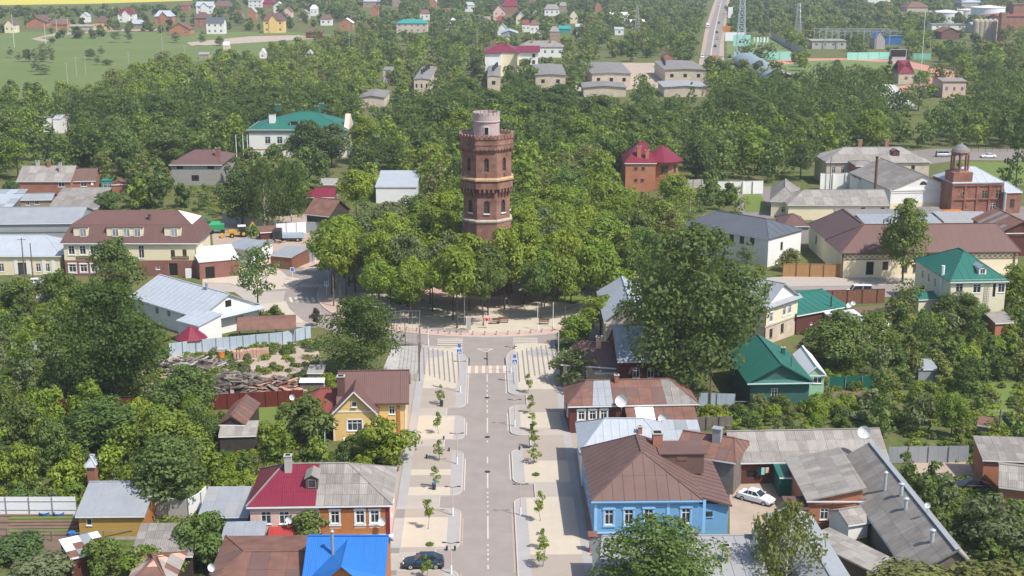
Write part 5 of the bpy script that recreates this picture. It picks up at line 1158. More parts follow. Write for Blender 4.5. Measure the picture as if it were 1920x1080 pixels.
gr = MB().use('blue_metal').slab([(m_ - 3.6,-1.1,3.1),(m_,-1.1,6.35),(m_,4.75,6.7),(m_ - 3.6,1,4.35)],.06).slab([(m_,-1.1,6.35),(m_ + 3.6,-1.1,3.1),(m_ + 3.6,1,4.35),(m_,4.75,6.7)],.06).build('gable_roof',h.root)
h.pipe(624,1040,.15,2.3,'steel')
h = House('rust_roof_house','broad low reddish brown iron roof at the bottom edge left of the bright blue roof',(380,1105),(566,1103),3.8,12,('x',1.0,3,0),.3,'beige_plaster','rust_sheet',[],(1.7,3.2,SL,['rust_sheet','brown_sheet','rust_sheet'],.02,.02,.03,.004),view=False); h.root.name = 'house'
dish(G(398,1072,4.4),.4,.4,'round white dish at the left end of the broad reddish roof')
h = House('shed','grey blue metal shed roof between the slate shed and the cream walled house',(408,1036),(490,1034),3.2,5.5,('shed',.9,0,0),.2,'grey_boards','zinc_dull',[],(1.2,2.8,SL,'zinc_dull',.02,.015,.03,.003),cat='shed',view=False)
h = House('shed','weathered corrugated slate roof of a plank shed behind the garden bush',(243,1044),(362,1042),2.8,5.5,('shed',1.2,0,0),.2,'dark_boards','slate',[],(.95,1.5,SL,['slate','slate_dark'],.03,.02,0,.006),cat='shed',view=False)
h = House('shed','rusty pink hipped shed roof at the bottom edge',(228,1108),(322,1106),3.0,8.5,('x',1.6,2.6,2.6),.2,'dark_boards','rust_sheet',[],(1.1,1.8,SL,['rust_sheet','slate_pale','pale_brick_pile'],.02,.02,0,.006),cat='shed',view=False)
h = House('shed','small shed with a patched white and crimson roof in the bottom left garden',(131,1047),(206,1030),2.3,4.5,('shed',.3,0,0),.15,'red_boards','white_sheet',[],(1.0,1.5,SL,['white_sheet','zinc_dull','slate','rust_sheet','maroon_metal'],.02,.02,0,.01),cat='shed',rseed=9,view=False)
h = House('log_house','yellow log house with a plain grey metal roof in the bottom left gardens',(140,968),(272,967),2.9,7.5,('x',1.5,0,0,.8),.3,'log_yellow','steel_blue',[('F','p',167,979,.6,.8,'plain')],(1.0,6.5,SL,'zinc_dull',.02,.012,.03,.002),base=(.35,'concrete'),gablem='orange_boards')
MB().use('orange_boards').box(h.Wd - .29,h.Wd - .26,.3,h.D - .3,.4,3.1).build('end_boarding',h.root)
fence('fence','bright white panel fence behind the bottom left vegetable beds',[(-30,967),(144,967)],2.3,'white_panel',2.6,rail='steel')
fence('garden_wall','grey concrete wall section right of the yellow log house',[(284,975),(352,977)],2.7,'concrete',2.2,cat='wall',th=.15)
fence('garden_wall','sunlit whitewashed wall running up to the low grey shed roof',[(352,976),(376,962),(388,950)],2.5,'white_plaster',2.2,cat='wall',th=.15)
h = House('shed','low grey roofed shed with a blue wall and white back wall, beside the crimson roofed house',(370,969),(466,968),2.9,6.5,('shed',.8,0,0),.2,'blue_boards','zinc_dull',[('F',1.6,1.4,2.4,2.2,'hole')],(1.3,3.2,SL,['zinc_dull','grey_sheet'],.02,.015,.02,.003),cat='shed')
# yellow gabled house
h = House('yellow_house','yellow house with a white edged front gable and a plum brown metal roof, left of the street',(630,758),(767,756),4.4,8.4,('x',3.2,0,0),.45,'yellow_siding','brown_metal',[('F','p',735,769,.8,1.2,'plain')],(1.2,5.2,SL,'brown_metal',.02,.012,0,.001),trim='sign_brown'); h.root.name = 'yellow_house'; YH = h
c = h.Mi @ G(666,826); gw = 2.75
g = MB().use('yellow_siding'); x0,x1,y0 = c.x - gw,c.x + gw,c.y
W_z = 1.9
for zz0,zz1,xa,xb in ((0,1.35,x0,x1),(1.35,2.85,x0,c.x - .95),(1.35,2.85,c.x + .95,x1),(2.85,4.0,x0,x1)): g.face([(xa,y0,zz0),(xb,y0,zz0),(xb,y0,zz1),(xa,y0,zz1)])
g.face([(x0,y0,4.0),(x1,y0,4.0),(c.x,y0,6.75)]); g.face([(x1,y0,0),(x1,1,0),(x1,1,4),(x1,y0,4)]); g.face([(x0,1,0),(x0,y0,0),(x0,y0,4),(x0,1,4)])
for xa,xb in ((c.x - .95,c.x - .95),(c.x + .95,c.x + .95)): g.face([(xa,y0,1.35),(xa,y0 + .14,1.35),(xa,y0 + .14,2.85),(xa,y0,2.85)])
g.build('front_gable',h.root)
wm = win_mesh(1.9,1.5,'plain'); w = link('window',wm[0],h.root,(c.x,y0,2.1)); link('pane',wm[1],w); link('sill',wm[2],w); MB().use('white_paint').box(-1.1,-.952,-.04,-.003,-.85,.85).box(.952,1.1,-.04,-.003,-.85,.85).box(-1.1,1.1,-.04,-.003,.752,.88).build('casing',w)
wm = win_mesh(.7,.75,'plain'); w = link('window',wm[0],h.root,(c.x,y0 - .14,5.0)); link('pane',wm[1],w); link('sill',wm[2],w)
MB().use('white_paint').box(x0 - .05,x1 + .05,y0 - .06,y0 - .003,3.9,4.08).box(x0 - .04,x0 + .12,y0 - .05,y0 - .003,0,3.9).box(x1 - .12,x1 + .04,y0 - .05,y0 - .003,0,3.9).build('trim_band',h.root)
ov = .45; k = (6.75 - 4.0) / gw; ze = 4.0 - k * ov; zr = 6.85
rf = MB().use('brown_metal').slab([(x0 - ov,y0 - .5,ze),(c.x,y0 - .5,zr),(c.x,3.8,zr),(x0 - ov,2.0,ze + .05)],.1).slab([(c.x,y0 - .5,zr),(x1 + ov,y0 - .5,ze),(x1 + ov,2.0,ze + .05),(c.x,3.8,zr)],.1).build('gable_roof',h.root)
MB().use('white_paint').beam((x0 - ov,y0 - .53,ze - .05),(c.x,y0 - .53,zr - .05),.05,.16).beam((x1 + ov,y0 - .53,ze - .05),(c.x,y0 - .53,zr - .05),.05,.16).build('barge_board',h.root)
h.chimney(640,737,.95,2.3,'brown_metal'); FOOT.append((h.Mw @ Vector((x0,y0,0)),h.u,h.v,5.5,8))
MB().use('white_paint').box(h.Wd - .6,h.Wd - .44,.4,.56,0,4.3).build('corner_post',h.root); MB().use('orange_boards').box(h.Wd - 1.6,h.Wd - 1.2,.3,.44,0,3.9).build('side_panel',h.root)
h = House('red_roof_annex','low annex with a dull red hipped roof left of the yellow gabled house',(548,778),(632,780),3.0,9,('x',2.2,3.0,0),.3,'redbrown_fence','brick_red_roof',[],(1.3,3.4,SL,'brick_red_roof',.02,.012,0,.002),cat='annex'); h.root.name = 'annex'; dish(G(549,752,3.1),.42,.5,'pinkish white dish on the corner of the dull red annex roof')
h = House('shed','brown roofed shed with a lean-to slate strip left of the green lawn',(408,796),(460,797),3.0,8.5,('y',1.2,0,0),.25,'dark_boards','rust_sheet',[],(1.3,2.8,SL,['rust_sheet','brown_sheet'],.02,.02,.02,.004),cat='shed')
h = House('shed','low open woodshed with a pale slate roof in front of the brown roofed shed',(409,818),(481,816),2.3,3.6,('shed',.7,0,0),.15,'dark_boards','slate_pale',[],(1.0,1.5,SL,['slate_pale','slate'],.02,.015,0,.006),cat='shed')
t = House('well_house','little turret like brick hut with a pointed pale metal roof sticking out of the bushes at left',(158,874),(180,874),3.0,2.0,('x',1.0,.95,.95),.2,'red_brick','zinc',cat='hut'); t.root.name = 'hut'
fence('fence','long dark red metal fence below the timber heaps, left',[(-40,779),(60,779),(250,776),(380,770),(570,760)],2.3,'redbrown_fence',1.8,post='redbrown_fence')
fence('fence','pale blue ribbed fence around the white metal roofed house',[(318,668),(380,660),(432,655),(530,646),(583,634)],2.1,'pale_blue_fence',1.1)
fence('fence','pale corrugated fence among bushes at the far left',[(22,660),(70,660)],2.0,'pale_blue_fence',1.1)
fence('fence','short white fence above the far left bushes',[(66,570),(126,567)],1.9,'white_panel',2.0)
# white house with pale metal roof
h = House('white_metal_roof_house','white turned house with a large pale metal roof, left of the ring road',(242,557),(372,597),3.7,12.5,('x',2.9,0,0),.4,'white_plaster','zinc',[('F','p',294,581,1.1,1.5,'plain'),('F','p',316,586,1.0,1.5,'plain'),('F','p',345,594,1.1,1.6,'plain'),('R',3,1.7,1.1,1.3,'brown'),('R',8,1.9,1.6,.8,'brown')],(1.3,4.4,SL,'zinc',.02,.015,.04,.002),gablem='white_plaster'); h.root.name = 'white_house'
MB().use('zinc').slab([(h.Wd - .5,-.2,3.5),(h.Wd + 1.0,-.2,3.1),(h.Wd + 1.0,h.D + .2,3.1),(h.Wd - .5,h.D + .2,3.7)],.06).build('pent_roof',h.root); MB().use('dark_gap').box(h.Wd - .42,h.Wd - .36,h.D / 2 - .6,h.D / 2 + .6,4.4,5.5).build('attic_opening',h.root); h.pipe(388,543,.22,1.0,'zinc_dull')
h = House('house_front_wing','projecting wing of the white metal roofed house',(330,601),(372,612),3.5,5,('shed',1.0,0,0),.2,'white_plaster','zinc',[('F',2.5,1.6,.8,1.5,'plain'),('F',4.2,1.6,.8,1.5,'plain')],(1.3,2.6,SL,'zinc',.02,.015,.04,.002),cat='annex',view=False); h.root.name = 'annex'
t = empty('gazebo',G(360,655),0,'crimson tent roofed gazebo behind the pale blue fence','gazebo'); MB().use('maroon_metal').lathe([(2.6,1.9),(2.6,2.0),(.05,4.0)],8).build('roof',t)
for i in range(6): MB().use('pole_wood').tube([(2.2 * math.cos(i * 1.047),2.2 * math.sin(i * 1.047),0),(2.2 * math.cos(i * 1.047),2.2 * math.sin(i * 1.047),2)],.07,6).build('post',t)
# barrel roofed shelter
A_ = G(445,648); t = empty('shelter',A_,R_(8),'dark red barrel roofed shelter beside the white metal roofed house','shelter'); mb = MB().use('rust_sheet'); n = 10
for i in range(n):
 a0,a1 = .5 + 2.14 * i / n,.5 + 2.14 * (i + 1) / n; r = 3.5
 for (xa,xb) in ((0,9.5),): mb.slab([(xa,3 - r * math.cos(a0),1.2 + r * .75 * math.sin(a0)),(xb,3 - r * math.cos(a0),1.2 + r * .75 * math.sin(a0)),(xb,3 - r * math.cos(a1),1.2 + r * .75 * math.sin(a1)),(xa,3 - r * math.cos(a1),1.2 + r * .75 * math.sin(a1))],.05)
mb.build('roof',t)
for x in (.2,3.2,6.2,9.3):
 for y in (0,6): MB().use('rust_steel').tube([(x,y,0),(x,y,2.4)],.07,6).build('post',t)
FOOT.append((A_,Vector((1,0,0)),Vector((0,1,0)),10,7))
# scaffold / netted plot at the corner
t = empty('netted_enclosure',G(783,700),0,'tall netting enclosure of thin grey mesh on rusty posts at the left street corner','enclosure'); ne = t
mb = None
for i,(px,py) in enumerate([(787,716),(785,700),(787,680),(788,662),(788,648),(760,648),(735,650)]):
 p = G(px,py) - G(783,700); MB().use('rust_steel').tube([(p.x,p.y,0),(p.x,p.y,6.0)],.06,6).build('post',t)
PP = [G(px,py) - G(783,700) for px,py in [(787,716),(785,700),(787,680),(788,662),(788,648),(760,648),(735,650)]]
for i in range(len(PP) - 1):
 a,b = PP[i],PP[i + 1]; mb = MB().use('steel')
 n = max(2,int((b - a).length / .55))
 for j in range(n): q = a.lerp(b,j / n); mb.beam((q.x,q.y,.1),(q.x,q.y,5.8),.035)
 for z in (.3,1.4,2.5,3.6,4.7,5.8): mb.beam((a.x,a.y,z),(b.x,b.y,z),.035)
 mb.build('netting',t)
sheet('gravel_plot',[G(x,y)[:2] for x,y in ((715,702),(785,702),(788,648),(735,650))],.055,'concrete')
# cream mansard building
A,B = G(112,456,6.7),G(373,456,6.7); Wm = (B - A).length; z = 6.7; i1,j1,D = 2.0,1.6,12.5
f1 = [(0,0,z),(Wm,0,z),(Wm - j1,i1,z + 3.3),(j1 + .2,i1,z + 3.3)]; z1 = z + 3.3; z2 = z + 5.3
top = [(j1 + .2,i1,z1),(Wm - j1,i1,z1),(Wm - 5.2,D / 2,z2),(5.4,D / 2,z2)]
Pm = [f1,top,[(Wm,0,z),(Wm,D,z),(Wm - j1,D - i1,z1),(Wm - j1,i1,z1)],[(0,D,z),(0,0,z),(j1 + .2,i1,z1),(j1 + .2,D - i1,z1)],[(Wm,D,z),(0,D,z),(j1 + .2,D - i1,z1),(Wm - j1,D - i1,z1)],
  [(Wm - j1,D - i1,z1),(j1 + .2,D - i1,z1),(5.4,D / 2,z2),(Wm - 5.2,D / 2,z2)],[(Wm - j1,i1,z1),(Wm - j1,D - i1,z1),(Wm - 5.2,D / 2,z2)],[(j1 + .2,D - i1,z1),(j1 + .2,i1,z1),(5.4,D / 2,z2)]]
h = House('mansard_building','large cream building with a brick ground floor and brown mansard roof with three cream dormers, left',(112,456),(373,456),6.7,D,('custom',Pm,0,0),.5,'cream_plaster','brown_metal',
  [('F','p',134,469,1.2,1.75,'casingpink'),('F','p',155,469,1.2,1.75,'casingpink'),('F','p',175,469,1.2,1.75,'casingpink'),('F','p',265,472,1.1,2.6,'plain'),('F','p',324,475,.8,1.3,'brown'),('F','p',346,474,.8,1.3,'brown'),('F','p',136,503,1.4,1.6,'plain_casingpink'),('F','p',157,503,1.3,1.5,'plain_casingpink'),('F','p',177,503,1.3,1.5,'plain_casingpink'),('F','p',296,503,.8,.6,'plain'),('F','p',325,507,1.7,2.5,'hole')],None,base=(3.2,'plum_brick'),cat='building',trim='white_paint')
h.root.name = 'building'; MBd = h
for q,du in ((f1,1.9),(top,1.9),(Pm[2],2),(Pm[6],2)): pieces(h.roof,q,du,3.6,SL,'brown_metal' if q is not Pm[6] else 'pink_white_sheet',.02,.012,0,.001)
for x0,x1,ws in ((140,167,(155,)),(202,270,(216,237,257)),(310,341,(326,))):
 a = (G(x0,445,7.6) - h.A).dot(h.u); b = (G(x1,445,7.6) - h.A).dot(h.u); dr = MB().use('cream_plaster').box(a,b,.75,3.2,7.3,9.75).build('dormer',h.roof)
 MB().use('brown_metal').slab([(a - .15,.55,9.78),(b + .15,.55,9.78),(b + .15,3.3,10.15),(a - .15,3.3,10.15)],.1).build('dormer_roof',h.roof)
 for wx in ws:
  xx = (G(wx,437,8.6) - h.A).dot(h.u); mb = MB().use('white_paint').box(xx - .62,xx - .54,.67,.745,7.85,9.4).box(xx + .54,xx + .62,.67,.745,7.85,9.4).box(xx - .54,xx + .54,.67,.745,9.32,9.4).box(xx - .54,xx + .54,.67,.745,7.85,7.93).box(xx - .04,xx + .04,.68,.735,7.93,9.32).use('glass_curtain').box(xx - .54,xx + .54,.72,.742,7.93,9.32); mb.build('dormer_window',h.roof)
MB().use('white_paint').box(h.Wd - .75,h.Wd - .62,.3,.42,.1,6.5).build('drain_pipe',h.root)
h.pipe(281,412,.3,1.0,'brown_metal')
def letters(root,text,x,y,z,hgt,m,w=None):
 c_ = bpy.data.curves.new('lettering','FONT'); c_.body = text; c_.size = hgt; c_.extrude = .01; o = bpy.data.objects.new('lettering',c_); me = bpy.data.meshes.new_from_object(o); bpy.data.objects.remove(o)
 me.materials.clear(); me.materials.append(MATS[m]); me.name = 'lettering'
 o = link('lettering',me,root,(x,y,z)); o.rotation_euler.x = math.pi / 2
 if w:
  xs = [v.co.x for v in me.vertices]; o.scale.x = w / (max(xs) - min(xs))
 return o
for px,w,tx in ((335.5,3.0,'АПТЕКА НИЗКИХ ЦЕН'),(156,3.2,'АПТЕКА НИЗКИХ ЦЕН')):
 xx = (G(px,486,3.7) - h.A).dot(h.u); b = MB().use('sign_brown').box(xx - w / 2 - .15,xx + w / 2 + .15,.40,.49,3.45,4.0).build('signboard',h.root); letters(b,tx,xx - w / 2,.395,3.6,.36,'gold_letter',w)
t = House('brick_annex','brick annex with a white sheet roof and an arched doorway, joined right of the mansard building',(372,491),(449,484),3.6,7,('shed',1.4,0,0),.15,'plum_brick','white_sheet',[('F',2.0,1.25,1.8,2.3,'hole')],(1.6,3.6,SL,'white_sheet',.02,.015,0,.003),cat='annex'); t.root.name = 'annex'
MB().use('white_panel').box(-.5,.5,-.06,.0,0,1.9).build('x').name = 'ad_board'; o = bpy.data.objects['ad_board']; o.location = G(412,517); o.rotation_euler.z = .2; tag(o,'white standing board outside the brick annex','board')
o = MB().use('white_panel').box(-.55,.55,-.25,.25,0,1.8).build('cabinet'); o.location = G(354,521); tag(o,'white cabinet by the drain pipe of the mansard building','cabinet')
h = House('pale_blue_roof_building','cream single storey building with a pale blue hipped roof at the left edge',(-60,480),(115,480),3.9,13,('x',2.8,0,5),.4,'cream_plaster','zinc',[('F','p',42,509,1.7,2.4,'brown'),('F','p',72,502,1.0,1.7,'plain'),('F','p',89,502,1.0,1.7,'plain'),('F','p',3,502,1.0,1.7,'plain')],(2.2,7,SL,'zinc',.02,.015,.03,.001),cat='building'); h.root.name = 'building'
for px in (30,53,83,100): x,_ = h.hit('F',px,500); MB().use('white_plaster').box(h.o + x - .35,h.o + x + .35,h.o - .08,h.o - .002,.2,3.2).build('pilaster',h.root)
h = House('long_grey_store','long grey store with a pale metal roof behind the pale blue roofed building',(-60,420),(150,418),4.8,14,('x',2.2,0,0),.3,'grey_fence','steel_blue',[],(2.4,7.5,SL,'zinc_dull',.02,.015,.03,.001),cat='store'); h.root.name = 'store'
MB().use('zinc_dull').box(0,h.Wd,-.1,.0,3.4,3.5).build('ledge',h.root)
h = House('shed','beige walled shed with a grey metal roof and two small windows at the far left',(20,375),(98,374),3.4,6,('x',1.0,0,0),.3,'tan_boards','zinc_dull',[('F','p',52,381,.9,1.1,'plain'),('F','p',69,380,1.1,1.1,'plain')],None,cat='shed')
h = House('shed','wide brownish slate roofed shed left of the bushes at mid left',(88,392),(184,391),2.6,15,('shed',2.4,0,0),.2,'dark_boards','slate',[],(2.2,3,SL,['slate','slate_dark','slate'],.03,.03,0,.003),cat='shed')
h = House('shed','pale metal roofed shed at the very left edge',(-50,392),(20,391),3.0,16,('shed',1.8,0,0),.2,'grey_boards','zinc',[],(2.4,4,SL,['zinc','zinc_dull'],.02,.02,0,.004),cat='shed')
h = House('slate_roof_house','old house with a long pale slate roof and several chimneys in the upper left',(30,340),(133,340),4.0,11,('x',3.2,0,0),.3,'red_brick','slate_pale',[('F','p',115,345,1.6,1.6,'plain')],(2.2,3.2,SL,['slate','slate_pale','slate'],.03,.03,0,.003),chim=[(71,310,.8,1.2,'concrete'),(92,312,.8,1.6,'red_brick'),(114,322,.7,2.4,'concrete')],cat='house'); h.root.name = 'house'
h = House('brown_roof_house','small brick house with a brown roof joined to the old pale slate house',(134,340),(180,339),3.6,9,('x',2.6,0,0),.3,'red_brick','brown_sheet',[('F','p',157,345,1.6,1.4,'plain')],(2,3.5,SL,'brown_sheet',.02,.02,.03,.002),cat='house',view=False); h.root.name = 'house'
dish(G(165,344,2.6),.4,.3,'left of two white dishes on the small brick house in the upper left'); dish(G(174,347,2.6),.4,.3,'right of two white dishes on the small brick house in the upper left')
h = House('teal_kiosk','little teal kiosk with white window frames in the upper left',(188,338),(210,338),2.8,3.5,('flat',0,0,0),.1,'teal_metal','teal_metal',[('F',1,1.4,1,1.4,'plain'),('F',2.5,1.4,1,1.4,'plain')],cat='kiosk'); h.root.name = 'kiosk'
h = House('brick_hut','small brick hut with a low brown roof right of the teal kiosk',(208,346),(238,345),2.4,4,('y',1.0,0,0),.2,'red_brick','rust_sheet',cat='hut'); h.root.name = 'hut'
h = House('grey_block_house','unfinished grey block house with a brown hipped roof and brick chimney in the upper left',(316,309),(417,309),5.6,(345,288),('x',2.6,5,5),.5,'block_wall','brown_metal',[('F','p',366,334,2.0,1.6,'hole'),('F','p',395,314,1.8,.9,'hole'),('F','p',337,314,1.8,.9,'hole')],(1.8,6,SL,'brown_metal',.02,.015,0,.001),chim=[(409,294,1.2,2.4,'plum_brick')]); h.root.name = 'house'
h = House('grey_cabin','grey cabin beside a bright blue cabin left of the unfinished block house',(253,327),(271,327),3.4,3,('flat',0,0,0),.05,'grey_fence','grey_sheet',cat='cabin',view=False); h.root.name = 'cabin'
h = House('blue_cabin','bright blue cabin left of the unfinished block house',(271,327),(282,327),3.4,3,('flat',0,0,0),.05,'paint_blue','grey_sheet',cat='cabin',view=False); h.root.name = 'cabin'
h = House('school','large pale two storey school with a green hipped roof left of the water tower',(461,243),(653,243),8.5,19,('x',4.4,15,12),.7,'white_plaster','green_metal',[('F','p',502,263,1.7,2.2,'plain'),('F','p',524.5,263,1.7,2.2,'plain'),('F','p',548,263,1.7,2.2,'plain'),('F','p',502,288,1.7,2.2,'plain'),('F','p',525,288,1.7,2.2,'plain'),('F','p',610,263,1.7,2.2,'plain'),('F','p',640,263,1.7,2.2,'plain')],(3.2,9,SL,'green_metal',.02,.02,0,.001),cat='school',chim=[(511,228,1.8,2.2,'white_plaster'),(594,206,1.2,1.2,'green_metal'),(603,200,1.2,1.0,'green_metal'),(521,203,1.4,1.2,'green_metal')])
mb = MB().use('grey_plaster').box(0.75,h.Wd - .75,.55,.69,7.3,8.4).build('eave_band',h.root); MB().use('orange_boards').box(.8,h.Wd - .8,.6,.69,2.3,2.5).build('string_course',h.root)
MB().use('pink_plaster').solid([(h.Wd - 1.5,.3,8.2),(h.Wd,.3,8.2),(h.Wd,14,8.2),(h.Wd,7,12.5),(h.Wd - 1.5,14,8.2),(h.Wd - 1.5,7,12.5)],[(0,1,3,5),(1,2,3),(0,5,4),(2,4,5,3)]).build('end_gable',h.root)
dormer(h,552,236,2.6,1.4,4,'grey_plaster','green_metal','hole',False,2.0,.9)
h = House('metal_store','plain pale metal roof seen through the trees left of the water tower',(703,350),(782,350),4.2,16,('shed',1.5,0,0),.2,'white_panel','zinc',[],(2.2,5,SL,'zinc',.02,.015,.03,.001),cat='store'); h.root.name = 'store'
h = House('brown_store','brown walled low building behind the plain pale metal roof',(700,332),(772,332),4.4,6,('flat',0,0,0),.1,'rust_sheet','rust_sheet',[],cat='outbuilding',view=False); h.root.name = 'outbuilding'
h = House('maroon_shed','shed with a bright crimson roof above the rusty barn, left of the park',(575,370),(628,370),2.8,6,('x',2.0,0,0),.3,'dark_boards','maroon_metal',[],(2,3.4,SL,'maroon_metal',.02,.015,0,.002),cat='shed'); h.root.name = 'shed'
h = House('rusty_barn','dark barn with a rusty red ribbed roof left of the park trees',(569,401),(618,406),4.2,9,('x',3.0,0,0),.5,'dark_boards','rust_sheet',[],(1.3,4.6,SL,['rust_sheet','rust_sheet','brown_sheet'],.02,.02,.03,.004),cat='barn'); h.root.name = 'barn'
h = House('shed','small pale roofed shed above the crimson shed roof',(598,346),(630,346),3.4,5,('shed',.8,0,0),.2,'grey_plaster','slate_pale',cat='shed')
fence('fence','grey concrete panel fence behind the machinery yard',[(418,418),(470,425),(520,436)],2.4,'concrete',2.2,post='concrete')
fence('fence','white sheet fence at the back of the truck yard',[(518,441),(575,437)],2.6,'white_panel',2.4)
fence('fence','grey mesh fence and boards right of the white sheet fence',[(576,437),(617,438)],2.6,'grey_fence',2.2)
fence('gate','brown ribbed metal gates of the truck yard facing the ring road',[(525,496),(545,495),(562,494)],2.9,'brown_fence',1.7,cat='gate')
fence('fence','translucent grey fence with a brown foot right of the brown gates',[(562,494),(586,491),(603,484)],3.0,'zinc_dull',1.7)
h = House('shed','small brick roofed hut in the truck yard',(487,436),(520,434),2.2,4,('shed',.6,0,0),.2,'red_boards','rust_sheet',cat='shed')
h = House('shed','blue grey flat roofed garage row behind the white annex roof',(415,462),(470,470),2.8,7,('shed',.5,0,0),.15,'white_panel','zinc_dull',cat='garage',sheets=(2,3,SL,['zinc_dull','steel_blue'],.02,.02,0,.003))
h = House('shed','grey sheet roof behind the brown gates',(505,478),(548,482),2.7,7,('shed',.5,0,0),.15,'brown_fence','zinc_dull',cat='shed')
# ================================================================== far buildings
def hs(label,x0,x1,yb,wh,rise,D,wall,roof,kind='x',ins=(0,0),wins=2,cat='house',name=None,view=True,floors=1,sheets=None,cross=False,chim=False,wst='plain'):
 A,B = G(x0,yb),G(x1,yb); A = Vector((A.x,A.y,0)); B = Vector((B.x,B.y,0)); W = (B - A).length; o = min(.5,W * .04)
 ws = []
 for fl in range(floors):
  z = wh * (fl + .55) / floors
  for i in range(wins): ws.append(('F',(W - 2 * o) * (i + .5) / wins,z,min(1.6,W / wins * .32),min(1.7,wh / floors * .42),wst))
  for i in range(2): ws.append(('R',(D - 2 * o) * (i + .5) / 2,z,1.2,min(1.6,wh / floors * .42),wst))
 h = House(name or 'house',label,A,B,wh,D,(kind,rise,ins[0],ins[1]),o,wall,roof,ws,sheets,cat=cat,view=view)
 if cross:
  zr = wh + rise * .85; MB().use(wall).solid([(W * .3,o - .5,0),(W * .7,o - .5,0),(W * .7,o - .5,wh + .3),(W * .5,o - .5,zr),(W * .3,o - .5,wh + .3),(W * .3,D / 2,0),(W * .7,D / 2,0),(W * .7,D / 2,wh + .3),(W * .5,D / 2,zr),(W * .3,D / 2,wh + .3)],[(0,1,2,3,4),(1,6,7,2),(5,0,4,9)]).build('front_gable',h.root)
  MB().use(roof).slab([(W * .26,o - 1,wh),(W * .5,o - 1,zr + .15),(W * .5,D / 2,zr + .15),(W * .26,D / 2,wh)],.1).slab([(W * .5,o - 1,zr + .15),(W * .74,o - 1,wh),(W * .74,D / 2,wh),(W * .5,D / 2,zr + .15)],.1).build('gable_roof',h.root)
 if chim:
  for cx in ((W * .3,W * .7) if chim > 1 else (W * .35,)): MB().use('red_brick').box(cx - .5,cx + .5,D * .3,D * .3 + 1,wh,wh + rise + 1.3).build('chimney',h.roof)
 return h
h = hs('yellow walled school with a magenta metal roof beyond the dark tree belt, top centre',907,974,147,12.5,3.6,30,'cream_plaster','maroon_metal',ins=(9,9),wins=0,cat='school',name='school',floors=1,chim=2,sheets=(4,6,SL,'maroon_metal',.03,.04,0,.001))
for x0,x1,dy in ((.0,8.5,-1.2),(15.5,h.Wd,-3.5)):
 MB().use('pale_yellow_plaster' if x0 else 'white_plaster').box(x0 + .6,x1 - .2,dy,.6,0,12.1).build('projecting_wall',h.root); MB().use('maroon_metal').slab([(x0,dy - .8,12.2),(x1,dy - .8,12.2),(x1,2,13),(x0,2,13)],.15).build('wing_roof',h.root)
MB().use('white_plaster').box(h.Wd - .3,h.Wd + 9,5,22,0,12.2).build('side_wing',h.root); MB().use('maroon_metal').slab([(h.Wd - 1,4,12.3),(h.Wd + 10,4,12.3),(h.Wd + 10,14,14.6),(h.Wd - 1,14,14.6)],.15).build('wing_roof',h.root)
for z in (3,7.5,10.6): MB().use('glass_dark').box(h.Wd + 6.2,h.Wd + 7.6,4.93,4.99,z - 1,z + .8).build('window',h.root)
for lb,x0,x1,yb,yt,D,w in [('pale block warehouse with a wide flat grey roof, left of the magenta roofed school',775,806,176,0,62,3),('pale warehouse with a row of roof vents directly in front of the magenta roofed school',913,938,170,0,60,1),
        ('pale warehouse with a grey felt roof right of the magenta roofed school',1002,1062,167,0,56,2),('second pale warehouse right of the magenta roofed school, with three vents',1108,1184,164,0,58,3),('third pale warehouse in the row right of the magenta roofed school',1245,1324,156,0,50,3)]:
 h = hs(lb,x0,x1,yb,6.2,.45,D,'beige_plaster','bitumen','y',wins=w,cat='warehouse',name='warehouse',sheets=(7,9,SL,'bitumen',.02,.05,0,.001),wst='hole')
 if w == 1 or x0 == 1245 or x0 == 775:
  for i in range(4): MB().use('dark_metal').tube([(2.5 + i * .5,22 + i * 8,6.3),(2.5 + i * .5,22 + i * 8,8.6)],.55,8).build('roof_vent',h.roof)
hs('low grey roofed warehouse just in front of the second pale warehouse',1092,1176,182,4.0,.8,22,'beige_plaster','bitumen','y',wins=0,cat='warehouse',name='warehouse')
hs('low bluish grey roofed warehouse in front of the third pale warehouse',1243,1328,182,4.2,.6,26,'beige_plaster','grey_sheet','y',wins=0,cat='warehouse',name='warehouse')
hs('low grey roof half sunk in the tree belt left of the tower top',672,722,202,4,.8,26,'beige_plaster','bitumen','y',wins=0,cat='warehouse',name='warehouse')
hs('small boxy annex left of the leftmost pale warehouse',718,734,160,7,.3,18,'beige_plaster','bitumen','x',wins=1,cat='outbuilding',name='outbuilding')
hs('long low grey roofed house with two white porches beyond the magenta roofed school',972,1058,108,6,3,18,'white_plaster','slate',ins=(6,6),wins=6,chim=2,cross=False)
